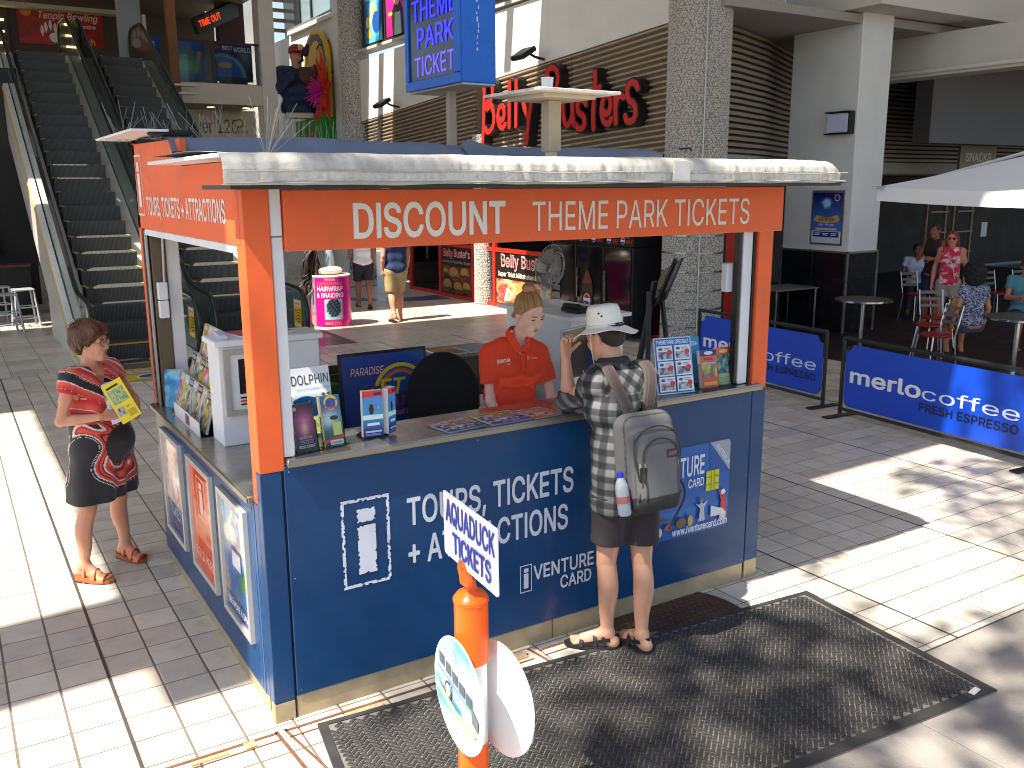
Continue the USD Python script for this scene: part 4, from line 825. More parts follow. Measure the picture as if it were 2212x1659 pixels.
for c in cl:
    n = 46; r = g_.uniform(.28, .55)
    for k in range(n):
        d = g_.normal(0, 1, 3); d = d/np.linalg.norm(d)*r*g_.random()**.5; p = c+d*A([1.2, 1, .8]); u = unit(g_.normal(0, 1, 3)+A([0, 0, -.6])); w = unit(np.cross(u, g_.normal(0, 1, 3))); L, W = g_.uniform(.16, .32), g_.uniform(.05, .09)
        lf[k % 2].add([p, p+u*L*.5+w*W, p+u*L, p+u*L*.5-w*W], [[0, 1, 2, 3]])
for k, c in enumerate(((62, 88, 40), (84, 106, 50))):
    lf[k].build(tree, 'foliage', look(f'leaf_{k}', {'d': ('principled_bsdf', {'base_color': S(*c), 'roughness': .5}), 't': ('translucent_bsdf', {'color': S(*c)*1.4}), 'm': ('mix_closure', {'fac': .3})}, [('d.BSDF', 'm.closure1'), ('t.BSDF', 'm.closure2')], 'm.closure'), kind='stuff')
# ---------------------------------------------------------------- oversized miner figure on the side wall
def miner():
    t = thing('miner_statue', 'oversized bust of a miner in red helmet and dark blue shirt with raised gloves', 'statue'); o = A([7.95, 22.05, 0]); k = 1.9; fw_ = unit(A([-.25, -.97, 0])); ax = A([fw_[1], -fw_[0], 0])*-1
    R_ = np.stack([ax, fw_, A([0, 0, 1.])], 1); g = lambda x, y, z: o+R_@(A([x, y, z])*k)+A([0, 0, 4.6])
    blue = mat(S(22, 44, 72), .6, var=.1, vs=2); brown = mat(S(84, 54, 42), .7, var=.15, vs=4)
    build(t, 'shirt', soft([cap(g(-.1, 0, .0), g(.1, 0, .0), .16*k, None, .1), cap(g(-.12, 0, .3), g(.12, 0, .3), .17*k, None, .15), cap(g(-.2, 0, .5), g(.2, 0, .5), .11*k, None, .1), cap(g(-.24, 0, .5), g(-.27, .12, .3), .1*k, .09*k, .1), cap(g(.24, 0, .5), g(.26, .14, .34), .1*k, .09*k, .1), cap(g(-.27, .12, .3), g(-.1, .26, .42), .09*k, .08*k, .08), cap(g(.26, .14, .34), g(.14, .26, .46), .09*k, .08*k, .08)], .04, lambda D, X: np.maximum(wrinkle(.02, 3, 2, 4)(D, X), 4.6-.1-X[..., 2])), blue)
    build(t, 'plinth', soft([('b', g(0, 0, -.09), A([.2, .15, .04])*k, R_, .03, .02)], .04), mat(S(214, 206, 190), .7))
    build(t, 'gloved_hands', soft([('e', g(.1, .30, .48), A([.1, .08, .07])*k, R_, .05)]+[cap(g(.02, .36, .54-.045*q), g(.2, .34, .50-.045*q), .026*k, .024*k, .02) for q in range(4)]+[('e', g(.28, .26, .52), A([.09, .08, .08])*k, R_, .06)]+[cap(g(.22, .34, .58-.045*q), g(.36, .28, .55-.045*q), .026*k, .024*k, .02) for q in range(4)], .035), brown)
    hc = g(0, .04, .74); HR = R_; skm = mat(S(196, 150, 120), .6)
    build(t, 'head', soft(head(hc, HR, k)+[cap(g(0, 0, .52), hc, .075*k, None, .08)], .03), skm)
    face_parts(t, hc, HR, k)
    build(t, 'helmet', soft([('e', hc+A([0, 0, .075*k]), A([.115, .13, .10])*k, HR, .02), ('e', hc+HR@(A([0, .05, .06])*k), A([.115, .13, .018])*k, HR, .03)], .03, lambda D, X: np.maximum(D, hc[2]+.03*k-X[..., 2])), mat(S(150, 34, 28), .4, var=.15, vs=4))
    MB().lathe([(0, .02), (.1, .015), (.12, 0)], hc+HR@(A([.07, .10, .10])*k), 20, None, frame(HR@A([.55, .8, .2]))@Rx(-PI/2)).build(t, 'helmet_badge', mat(S(226, 206, 120), .5))
    MB().tube([hc+HR@(A([.08, .02, .03])*k), hc+HR@(A([.09, .04, -.06])*k), hc+HR@(A([.02, .09, -.1])*k)], .03, 6).build(t, 'chin_strap', dk)
    build(t, 'lamp', soft([('e', hc+HR@(A([.12, .12, .05])*k), A([.05, .06, .07])*k, None, .03), ('e', hc+HR@(A([.15, .14, .12])*k), A([.03, .03, .05])*k, None, .03)], .03), mat(S(36, 32, 34), .5))
# ================================================================ THE TICKET KIOSK
KW, KD = 3.138, 2.34
orange = mat(S(228, 98, 46), .42, var=.06, vs=4, dirt=.06, spec=.4); navy = mat(S(16, 62, 106), .33, var=.07, vs=2.5, coat=.06, spec=.35)
inox = mat(S(176, 172, 164), .24, metal=.9, var=.05, vs=4, bump=.02, bs=150); kickm = mat(S(176, 160, 128), .5, metal=.3, var=.18, vs=7, dirt=.1)
whitep = mat(S(218, 219, 222), .45, var=.04, vs=4, dirt=.05)
ks = thing('ticket_kiosk', 'orange and navy ticket kiosk with stainless counters and a white vinyl roof', 'kiosk')
def kp(name, m, *boxes, ch=.003, label=None):
    for a, b in boxes: p = MB().span(a, b, ch=ch).build(ks, name, m, label=label)
    return p
FF = Fr((0, 0, 0), (1, 0, 0), (0, 0, 1)); LF = Fr((0, 2.34, 0), (0, -1, 0), (0, 0, 1))   # front and left faces
kp('corner_post', orange, ((0, 0, 1.218), (.113, .06, 2.555)), ((0, .062, 1.06), (.06, .12, 2.21)))
kp('corner_post_base', navy, ((0, 0, .1), (.098, .06, 1.216)), ((.0, .062, .1), (.05, .12, 1.058)))
kp('corner_post', orange, ((KW-.118, 0, 1.236), (KW, .1, 2.19)))
kp('corner_post_base', navy, ((KW-.112, -.002, .125), (KW, .1, 1.234)))
kp('corner_post', orange, ((0, KD-.075, 1.06), (.06, KD, 2.72)))
kp('corner_post', mat(S(92, 80, 64), .5), ((.03, KD-.16, 1.08), (.115, KD-.08, 2.5)), label='brown inner rear post')
kp('corner_post', whitep, ((.12, KD-.15, 1.08), (.2, KD-.07, 2.5)), label='white inner rear post')
kp('window_post', whitep, ((.118, .012, 1.275), (.168, .06, 2.245)), ((.116, .006, 2.252), (.166, .06, 2.45)))
kp('window_post', whitep, ((2.925, .03, 1.275), (3.0, .09, 2.2)))
kp('window_track', blackpl, ((2.9, .035, 1.275), (2.921, .085, 2.2)), ((3.003, .02, 1.275), (3.016, .09, 2.2)), ((.0, KD-.115, 1.08), (.012, KD-.08, 2.2)))
kp('window_post', alu, ((.004, KD-.15, 1.08), (.02, KD-.118, 2.2)))
kp('window_head', whitep, ((.006, .125, 2.172), (.05, KD-.16, 2.21)))
kp('front_fascia', orange, ((.172, -.014, 2.185), (3.192, .03, 2.442)))
# left fascia rises towards the rear
m = MB(); m.poly(Polygon([(.0, 2.212), (2.277, 2.212), (2.277, 2.56), (1.30, 2.56), (1.30, 2.695), (.0, 2.715)]), LF, -.03, 0); m.build(ks, 'side_fascia', orange)
kp('front_panel', navy, ((.108, -.004, .115), (2.14, .03, 1.236)), ((2.143, -.004, .115), (3.018, .03, 1.236)))
kp('panel_joint', blackpl, ((.099, .004, .06), (.107, .03, 1.236)), ((3.019, .002, .06), (3.025, .03, 1.236)))
kp('side_panel', navy, ((.0, .125, .09), (.03, KD, 1.052)))
kp('panel_seam', mat(S(70, 110, 160), .3), ((-.003, .128, .1), (0, .134, 1.05)), ((-.002, .17, .1), (0, .173, 1.05)))
kp('kick_plate', kickm, ((.108, .004, 0), (1.56, .03, .113)), ((1.566, .004, 0), (3.018, .03, .113)), ((-.001, .0, 0), (.098, .05, .098)), ((3.028, -.001, 0), (KW, .1, .123)), ((.012, .125, 0), (.03, KD, .088)))
kp('counter', inox, ((.12, -.028, 1.238), (3.08, .36, 1.27)), ch=.005, label='stainless steel front counter')
kp('counter', inox, ((-.028, .125, 1.054), (.55, KD-.02, 1.085)), ch=.005, label='stainless steel side counter')
kp('counter_edge', mat(S(150, 142, 126), .35, metal=.8), ((.12, -.033, 1.236), (3.08, -.029, 1.262)), ((-.033, .125, 1.05), (-.029, KD-.02, 1.078)))
kp('inner_wall', whitep, ((.1, .34, .0), (3.0, .36, 1.236)), ((.53, .4, 0), (.55, 2.2, 1.05)))
kp('floor', dk, ((.03, .05, .1), (KW-.02, KD-.02, .14)))
kp('rear_panel', navy, ((.1, KD-.02, .1), (KW, KD, 1.04))); kp('rear_counter', mat(S(70, 66, 52), .45), ((.6, 1.85, 1.02), (3.1, KD+.05, 1.06)), ((.6, 1.87, 0), (3.1, 1.89, 1.018)))
for x in (.2, .75, 1.4, 2.1, 2.7, 3.15):
    for z in (2.2, 2.43): MB().lathe([(0, .002), (.004, .0015), (.005, 0)], (x, -.0145, z), 8, None, Rx(PI/2)).build(ks, 'screw', steel)
for x in (.13, 1.1, 2.12, 2.165, 3.0):
    for z in (.14, .7, 1.21): MB().lathe([(0, .002), (.0035, .0015), (.0045, 0)], (x, -.0045, z), 8, None, Rx(PI/2)).build(ks, 'screw', steel)
# roof: front cover of white vinyl with a wrinkled valance, rear blue-grey sheet
vinyl = mat(S(186, 182, 172), .6, var=.07, vs=7, bump=.35, bs=32, dirt=.28)
nx = 260; xs = np.linspace(-.16, 3.37, nx)
prof = [(1.02, 2.600), (.7, 2.603), (.35, 2.6), (.0, 2.592), (-.2, 2.588), (-.29, 2.584), (-.325, 2.573), (-.345, 2.557), (-.352, 2.54), (-.353, 2.521), (-.356, 2.519), (-.352, 2.50), (-.35, 2.485), (-.348, 2.468), (-.335, 2.462), (-.30, 2.466)]
P = A(prof); V = np.zeros((nx, len(P), 3)); V[..., 0] = xs[:, None]; V[..., 1] = P[:, 0]; V[..., 2] = P[:, 1]
w = np.clip(((-P[:, 0])-.18)/.17, 0, 1)*(P[:, 1] > 2.465)
q = np.stack([V[..., 0]*16, V[..., 2]*6+V[..., 1]*2, V[..., 1]*0], -1); nz = (meshkit.fbm(q*A([1.9, .6, 1]), 3, 3)-.5)*.8; nz2 = meshkit.fbm(np.stack([V[..., 0]*3.5, V[..., 1]*5, V[..., 2]*0], -1), 3, 9)-.5
V[..., 1] -= (w*.016)*nz*2; V[..., 2] += (1-w)*.016*nz2+w*.006*nz
sag = .012*np.sin(xs*9)*.2+.02*np.exp(-((xs-3.3)/.12)**2)*-1; V[..., 2] += (sag*.5)[:, None]*w[None]
end = np.clip((xs-3.18)/.19, 0, 1)**2; V[..., 2] -= (end*.05)[:, None]*(V[..., 2] > 2.52)      # the right end droops
V[:, :, 1] += (end*.10)[:, None]*(w[None] > 0)
i, j = np.meshgrid(np.arange(nx-1), np.arange(len(P)-1), indexing='ij'); k = i*len(P)+j
roofc = put(uniq(ks, 'roof_cover'), V.reshape(-1, 3), np.stack([k, k+1, k+1+len(P), k+len(P)], -1).reshape(-1, 4), vinyl, True); tag(roofc, label='white vinyl roof cover with a wrinkled dirty valance')
m = MB(); seam = [(x, -.364+.01*math.sin(x*13)*.4, 2.513+.003*math.sin(x*8)) for x in np.linspace(-.14, 3.3, 80)]; m.tube(seam, .0025, 4); m.tube([(x, -.356, 2.470) for x in np.linspace(-.15, 3.3, 60)], .004, 4); m.build(roofc, 'stitched_seam', mat(S(150, 146, 138), .7))
MB().box((2.07, -.366, 2.52), (.115, .004, .1), Ry(.04), ch=.001).box((2.07, -.3685, 2.52), (.1, .002, .085), Ry(.04)).build(roofc, 'patch', mat(S(206, 204, 198), .6, var=.05))
kp('roof_beam', blackpl, ((-.13, -.33, 2.445), (3.3, .1, 2.462)), ch=0)
kp('roof_sheet', whitep, ((-.158, -.3, 2.564), (0.02, 1.05, 2.58)), ch=.002); kp('ceiling', mat(S(190, 186, 178), .7), ((.03, .06, 2.40), (KW-.03, KD-.03, 2.44)), ch=0)
kp('roof_rear_edge', whitep, ((-.19, 1.25, 2.738), (.0, 2.42, 2.75)))
tarp = mat(S(104, 116, 136), .6, var=.12, vs=5, bump=.1, bs=30, dirt=.12)
nx, ny = 120, 14; U, Q = np.meshgrid(np.linspace(0, 1, nx), np.linspace(0, 1, ny), indexing='ij')
X = -.03+3.43*U+.12*Q*0; Yv = 1.04+np.where(Q < .5, Q*.25, .125+(Q-.5)*2.6); Z = np.where(Q < .5, 2.59+.22*Q*1.05, 2.705+(Q-.5)*.09)
nz = meshkit.fbm(np.stack([U*9, Q*4, U*0], -1), 4, 5)-.5; Yv += .05*nz*(Q < .6); Z += .03*nz*np.clip(Q*2, 0, 1)
bulge = np.where((U > .47) & (U < .5), -.02, 0)+.02*np.sin(U*7); Z += bulge*np.clip(Q*2, 0, 1)*.6
Z -= np.clip((U-.93)/.07, 0, 1)**2*.03; Yv += np.clip((U-.86)/.14, 0, 1)*.3*(1-Q)
k = np.arange(nx-1)[:, None]*ny+np.arange(ny-1)
tp = put(uniq(ks, 'roof_tarpaulin'), np.stack([X, Yv, Z], -1).reshape(-1, 3), np.stack([k, k+ny, k+ny+1, k+1], -1).reshape(-1, 4), tarp, True); tag(tp, label='blue-grey sheet over the rear of the roof')
MB().tube([(3.38, 1.12, 2.70), (3.46, 1.1, 2.705), (3.47, 1.1, 2.69)], .008, 6).tube([(3.36, 1.12, 2.60), (3.44, 1.05, 2.6)], .01, 6).build(tp, 'hook', blk)
m = MB(); m.add([(1.66, 1.15, 2.70), (1.69, 1.02, 2.58), (1.73, 1.03, 2.57), (1.98, 1.1, 2.66), (1.74, 1.2, 2.735)], [[0, 1, 2], [0, 2, 3], [0, 3, 4]]); m.build(tp, 'loose_flap', tarp, smooth=False)
# mesh bag and bird spikes at the rear left of the roof
[MB().box(c, d, Rz(a), ch=.01).build(ks, 'dark_mesh_roll', mat(S(34, 30, 28), .9, bump=.4, bs=120)) for c, d, a in (((.02, 1.32, 2.735), (.22, .12, .03), -.1), ((.03, 1.08, 2.62), (.12, .07, .025), .5))]
m = MB(); g_ = np.random.default_rng(5)
for k in range(70):
    x = g_.uniform(-.12, .95); y = 2.15+g_.uniform(-.05, .1); d = A([g_.normal(0, .45), g_.normal(0, .3), 1]); d /= np.linalg.norm(d); m.tube([(x, y, 2.72), A([x, y, 2.72])+d*g_.uniform(.12, .26)], .0016, 3)
for k in range(60):
    x = g_.uniform(.9, 1.7); y = 2.2; d = A([g_.normal(0, .12), 0, 1]); d /= np.linalg.norm(d); m.tube([(x, y, 2.72), A([x, y, 2.72])+d*g_.uniform(.1, .2)], .0014, 3)
m.build(ks, 'bird_spikes', mat(S(150, 148, 144), .4, metal=.6), kind='stuff')
m = MB()
for k in range(12): 
    d = A([g_.normal(.1, .5), g_.normal(-.2, .2), .8]); d /= np.linalg.norm(d); m.tube([(.42, .98, 2.6), A([.42, .98, 2.6])+d*g_.uniform(.18, .36)], .0016, 3)
m.build(ks, 'loose_wires', mat(S(196, 180, 150), .4, metal=.3))
# lettering
q = PB(FF, .0155); q.text('DISCOUNT', .48, 2.232, .148, S(226, 222, 214), .785, True).text('DISCOUNT', .484, 2.234, .144, S(226, 222, 214), .777, True); q.build(ks, 'fascia_lettering', label='bold white word DISCOUNT')
q = PB(FF, .0155); q.text('THEME PARK TICKETS', 1.42, 2.234, .143, S(222, 216, 206), 1.49); q.build(ks, 'fascia_lettering', label='thin white words THEME PARK TICKETS')
q = PB(LF, .001); q.text('TOURS, TICKETS + ATTRACTIONS', .34, 2.30, .10, S(226, 214, 208), 1.74, True); q.build(ks, 'fascia_lettering', label='white words TOURS, TICKETS + ATTRACTIONS on the side')
def iframe(p, x, y, w, h, c, rough=True, t=.06):
    g_ = np.random.default_rng(int(abs(x)*100)+3); tt = t*w*2.2/2
    def jag(P_):
        if not rough: return P_
        cuts = []
        for g in (P_,):
            b = g.boundary
            for k in range(int(b.length/(w*.05))):
                pt = b.interpolate(g_.uniform(0, b.length))
                if g_.random() < .55: cuts.append(pt.buffer(w*g_.uniform(.008, .035)))
        return P_.difference(unary_union(cuts)) if cuts else P_
    p.shape(jag(sbox(x, y, x+w, y+h).difference(sbox(x+tt, y+tt, x+w-tt, y+h-tt))), c); p.shape(jag(sbox(x+.32*w, y+.14*h, x+.70*w, y+.69*h)), c); p.shape(jag(sbox(x+.32*w, y+.73*h, x+.70*w, y+.88*h)), c)
q = PB(LF, .001); iframe(q, .06, 2.29, .19, .36, S(226, 214, 208), False, .05); q.build(ks, 'side_emblem', label='white framed letter i on the side fascia')
PF = Fr((0, -.004, 0), (1, 0, 0), (0, 0, 1)); lt = S(206, 210, 220)
q = PB(PF, .001); iframe(q, .362, .585, .245, .44, S(214, 216, 226)); q.build(ks, 'front_emblem', label='large white framed letter i')
q = PB(PF, .001); q.text('TOURS, TICKETS', .70, .84, .135, lt, .99, True); q.build(ks, 'panel_lettering', label='white words TOURS, TICKETS')
q = PB(PF, .001); q.text('+ ATTRACTIONS', .70, .635, .135, lt, .955, True); q.build(ks, 'panel_lettering', label='white words + ATTRACTIONS')
q = PB(PF, .001); iframe(q, 1.345, .322, .075, .155, lt, False, .06); q.text('VENTURE', 1.43, .382, .078, lt, .40, True).text('CARD', 1.605, .292, .07, lt, .21, True); q.build(ks, 'panel_lettering', label='white VENTURE CARD lettering')
# travel card print
cx0, cx1, cz0, cz1 = 2.20, 2.855, .405, .955
q = PB(PF, .001); body = sbox(cx0+.03, cz0+.03, cx1-.03, cz1-.03).buffer(.03); q.shape(body, S(22, 92, 168)); 
def sea(u, v): 
    n = meshkit.fbm(np.stack([u*6, v*6, u*0], -1), 3, 12); b = mixc(S(20, 90, 170), S(26, 104, 184), v); return mixc(b, S(60, 70, 50), np.clip((n-.52)*6, 0, 1)*(v < .8))
q.pic(cx0+.04, cz0+.07, .58, .1, sea, 30, 8)
q.shape(body.intersection(Polygon([(cx1-.17, cz1), (cx1, cz1), (cx1, cz1-.2)])), S(150, 158, 170)); q.shape(Polygon([(cx1-.17, cz1), (cx1, cz1-.2), (cx1-.16, cz1-.2)]).buffer(.001), S(18, 80, 150)); q.text('AUSTRALIA', cx1-.125, cz1-.03, .028, S(210, 216, 226), .17, True, rot=-.87)
q.text('VENTURE', 2.30, .775, .115, S(214, 220, 232), .345, True).text('CARD', 2.52, .70, .05, S(214, 220, 232), .125, True); 
q.rect(2.66, .655, .105, .125, S(206, 200, 40))
for a, b_ in (((2.66, .695), (2.70, .695)), ((2.66, .74), (2.70, .74)), ((2.725, .695), (2.765, .695)), ((2.725, .74), (2.765, .74)), ((2.70, .655), (2.70, .78)), ((2.725, .655), (2.725, .78))): q.line([a, b_], .004, S(120, 120, 20))
q.disc(2.80, .63, .018, S(230, 230, 230)).shape(Polygon([(2.775, .47), (2.785, .59), (2.80, .62), (2.82, .6), (2.835, .47)]), S(206, 50, 60)).line([(2.785, .59), (2.77, .65)], .012, S(206, 50, 60)).rect(2.775, .455, .05, .05, S(210, 214, 220))
for k in range(4): a = np.linspace(0, PI/2, 7); q.shape(Polygon([(2.70+.022*k, .49)]+[(2.70+.022*k+.05*math.sin(t), .49+.07*math.cos(t)*(1-.12*k)) for t in a]), S(216, 220, 224))
q.shape(Polygon([(2.6, .48), (2.61, .56), (2.585, .6), (2.56, .62), (2.57, .6), (2.6, .585), (2.62, .6), (2.635, .585), (2.67, .605), (2.66, .585), (2.64, .56), (2.65, .48)]), S(176, 186, 206)).disc(2.62, .61, .013, S(150, 110, 90))
q.disc(2.46, .5, .04, S(120, 80, 50), .03).disc(2.36, .49, .03, S(190, 70, 50), .018).disc(2.29, .47, .022, S(200, 200, 200), .03).disc(2.53, .5, .02, S(190, 160, 100), .035)
q.text('www.iventurecard.com', 2.39, .43, .042, S(220, 226, 234), .44, True); q.build(ks, 'card_print', .25, label='blue travel card graphic with yellow chip and web address')
# three framed posters on the side
def sposter(y0, y1, draw, lab):
    p0 = uniq(ks, 'framed_poster'); m = MB(); x0, x1 = KD-y1, KD-y0; z0, z1 = .295, .965
    for a in ((x0, z0, x1, z0+.03), (x0, z1-.03, x1, z1), (x0, z0+.03, x0+.03, z1-.03), (x1-.03, z0+.03, x1, z1-.03)): m.poly(sbox(*a), LF, .0, .022)
    put(p0, np.vstack(m.v), np.vstack(m.f), mat(S(196, 194, 186), .35, metal=.4)); tag(p0, label=lab)
    q = PB(Fr(LF.pts(x0+.03, z0+.03, .004), LF.u, LF.v)); draw(q, x1-x0-.06, z1-z0-.06); q.build(p0, 'print', .12)
def d1(q, w, h): q.pic(0, .2*h, w, .8*h, photo([S(236, 232, 226), S(214, 170, 150), S(226, 214, 206), S(200, 120, 90), S(240, 236, 230)], 21, 2, 3), 14, 20).rect(0, 0, w, .3*h, S(24, 44, 100)).text('TICKETS', .06*w, .17*h, .07, S(150, 180, 220), .85*w, True).text('online', .2*w, .08*h, .03, S(200, 60, 60), .4*w)
def d2(q, w, h): q.rect(0, 0, w, h, S(224, 82, 40)); q.pic(.1*w, .3*h, .8*w, .35*h, photo([S(224, 82, 40), S(240, 150, 110), S(236, 120, 80)], 5, 2, 2), 12, 12); iframe(q, .3*w, .52*h, .4*w, .4*h, S(244, 200, 180), False, .05); q.text('SOLD HERE', .08*w, .1*h, .055, S(246, 190, 170), .84*w, True)
def d3(q, w, h):
    def f(u, v):
        n = meshkit.fbm(np.stack([u*6, v*9, u*0], -1), 4, 31); b = mixc(S(230, 214, 180), S(110, 170, 220), v); b = mixc(b, S(40, 90, 160), np.clip((.62-v)*4, 0, 1)); b = mixc(b, S(60, 120, 60), np.clip((n-.5)*8, 0, 1)*(v < .55)); b = mixc(b, S(200, 70, 50), np.clip((n-.58)*9, 0, 1)*(v < .7)*(u < .5)); return mixc(b, S(244, 236, 214), np.clip((n-.52)*6, 0, 1)*(v > .55))
    q.pic(0, .14*h, w, .86*h, f, 26, 40).rect(0, 0, w, .15*h, S(28, 64, 120)).text('SEE MORE & SAVE', .06*w, .05*h, .035, S(220, 226, 234), .88*w, True).rect(.35*w, .42*h, .4*w, .2*h, S(60, 96, 170)).rect(.38*w, .45*h, .34*w, .14*h, S(214, 222, 236))
sposter(1.62, 2.14, d1, 'framed poster nearest the rear with the word TICKETS'); sposter(.90, 1.43, d2, 'framed orange poster with letter i and SOLD HERE'); sposter(.26, .75, d3, 'framed tourist photo poster reading SEE MORE & SAVE')
kp('switch_box', whitep, ((.045, KD-.2, 1.77), (.105, KD-.162, 1.88)), ((.045, KD-.2, 1.655), (.105, KD-.162, 1.765)), ch=.006); kp('switch_box', whitep, ((2.86, .09, 1.83), (2.93, .14, 2.0)), ch=.006)
MB().tube([(.09, KD-.18, 1.88), (.1, KD-.18, 2.15), (.18, KD-.18, 2.42)], .008, 6).build(ks, 'cable', alu)
# ---------------------------------------------------------------- pole platform with cup
rp = thing('pole_platform', 'square bird-stained platform on a beige post above the kiosk roof', 'platform', (1.96, .62, 0))
beige = mat(S(168, 152, 128), .6, var=.08, vs=6)
MB().span((-.026, -.026, 2.56), (.026, .026, 2.66), ch=.004).build(rp, 'stub', mat(S(196, 184, 164), .6)); MB().span((-.042, -.042, 2.645), (.042, .042, 2.925), ch=.004).build(rp, 'post', beige)
R = Rz(.03); MB().box((0, 0, 2.955), (.56, .56, .016), R, ch=.003).build(rp, 'top_board', mat(S(206, 198, 184), .6, var=.2, vs=14, dirt=.2)); MB().box((0, 0, 2.936), (.36, .36, .022), R, ch=.003).build(rp, 'under_board', mat(S(188, 172, 146), .6, var=.1))
m = MB(); g_ = np.random.default_rng(2)
for k in range(26): m.lathe([(.012*g_.uniform(.5, 1.4), 0), (.006, .005), (0, .006)], (g_.uniform(-.27, .27), g_.uniform(-.27, .27), 2.963), 6)
m.build(rp, 'droppings', mat(S(226, 222, 214), .8), kind='stuff')
cu = thing('paper_cup', 'white paper cup left standing on the post platform', 'cup', (1.96, .66, 2.964)); MB().lathe([(0, .002), (.028, .0), (.036, .085), (.033, .085), (.027, .01)], n=20).build(cu, 'body', mat(S(240, 238, 232), .5), smooth=30); MB().lathe([(.034, .083), (.038, .085), (.038, .089), (.034, .089)], n=20).build(cu, 'rim', mat(S(244, 242, 238), .5))
# ---------------------------------------------------------------- electronic sign behind the kiosk
ls = thing('electronic_sign', 'blue cased electronic sign with violet glowing words on a beige post', 'sign', (1.87, 1.5, 0)); LK = .817
lz = lambda z: 2.45+(z-2.45)*LK
blu = mat(S(14, 96, 190), .4, var=.08, vs=6, dirt=.06)
MB().span((.0, .0, lz(3.25)), (.315*LK, .96*LK, lz(5.2)), ch=.008).build(ls, 'case', blu)
[MB().span((-.02, a*LK, lz(b)), (.0, c*LK, lz(d)), ch=.003).build(ls, 'screen_frame', blu) for a, b, c, d in ((0, 3.25, .96, 3.325), (0, 3.33, .09, 5.2), (.9, 3.33, .96, 5.2))]
MB().span((-.006, .095*LK, lz(3.33)), (-.001, .895*LK, lz(5.2))).build(ls, 'screen', mat(S(34, 32, 40), .12)); MB().span((.005, .005, lz(3.235)), (.25, .78, lz(3.249))).build(ls, 'underside', mat(S(180, 170, 150), .6)); MB().span((.1, .36, 2.68), (.155, .415, lz(3.24)), ch=.005).build(ls, 'post', beige)
led = mat(attr=True, emis=1.1); SFr = Fr((-.006, .86*LK, lz(3.36)), (0, -1, 0), (0, 0, 1))
q = PB(SFr, .002)
def ledtext(t, x, y, h, w, c):
    v, f = text_shape(t, False); a = v*h; a = a-A([a[:, 0].min(), 0]); s_ = w/a[:, 0].max()
    for (jx, jy, al) in ((0, 0, 1.), (.006, .0, .8)): q.text(t, (x+jx)*LK, (y+jy)*LK, h*LK, c*al, w*LK)
ledtext('TICKET', .06, .0, .15, .70, S(86, 70, 235)); ledtext('PARK', .12, .22, .16, .64, S(50, 50, 255)); ledtext('THEME', .04, .43, .17, .76, S(40, 44, 255)); q.build(ls, 'glowing_words', m=led)
m = MB(); g_ = np.random.default_rng(4)
for k in range(16): m.box((.12+g_.normal(0, .006), -.0015, 3.85-.036*k), (.006*g_.uniform(.5, 1.5), .002, .02*g_.uniform(.4, 1.6)))
m.build(ls, 'bird_stain', mat(S(220, 224, 228), .8), kind='stuff')
# ================================================================ PEOPLE: soft bodies from joints
def nets(D, o, h):
    """The zero surface of the grid D as a smooth mesh (surface nets)."""
    s = D < 0; nx_, ny_, nz_ = D.shape
    c = np.zeros((nx_-1, ny_-1, nz_-1), np.int8)
    for a, b, d in np.ndindex(2, 2, 2): c += s[a:nx_-1+a, b:ny_-1+b, d:nz_-1+d]
    I = np.argwhere((c > 0) & (c < 8)); idx = np.full(c.shape, -1, np.int32); idx[tuple(I.T)] = np.arange(len(I))
    acc = np.zeros((len(I), 3)); cnt = np.zeros(len(I))
    cor = list(np.ndindex(2, 2, 2))
    for p in cor:
        for ax in range(3):
            if p[ax]: continue
            q = list(p); q[ax] = 1
            d0 = D[tuple((I+p).T)]; d1 = D[tuple((I+q).T)]; m = (d0 < 0) != (d1 < 0); t = np.where(m, d0/np.where(m, d0-d1, 1), 0)
            pt = np.tile(A(p, float), (len(I), 1)); pt[:, ax] = t; acc[m] += pt[m]; cnt[m] += 1
    V = o+h*(I+acc/cnt[:, None]); F = []
    for ax in range(3):
        u, w = (ax+1) % 3, (ax+2) % 3; sl0 = [slice(None)]*3; sl1 = [slice(None)]*3; sl0[ax] = slice(0, -1); sl1[ax] = slice(1, None)
        a, b = s[tuple(sl0)], s[tuple(sl1)]; E = np.argwhere(a != b); E = E[(E[:, u] > 0) & (E[:, w] > 0) & (E[:, u] < D.shape[u]-1) & (E[:, w] < D.shape[w]-1)]
        ins = a[tuple(E.T)]
        def cell(du, dw): e = E.copy(); e[:, u] -= du; e[:, w] -= dw; return idx[tuple(e.T)]
        q = np.stack([cell(1, 1), cell(0, 1), cell(0, 0), cell(1, 0)], 1); q[~ins] = q[~ins][:, ::-1]; F.append(q)
    F = np.vstack(F); F = F[(F >= 0).all(1)]
    return V, np.vstack([F[:, [0, 1, 2]], F[:, [0, 2, 3]]])
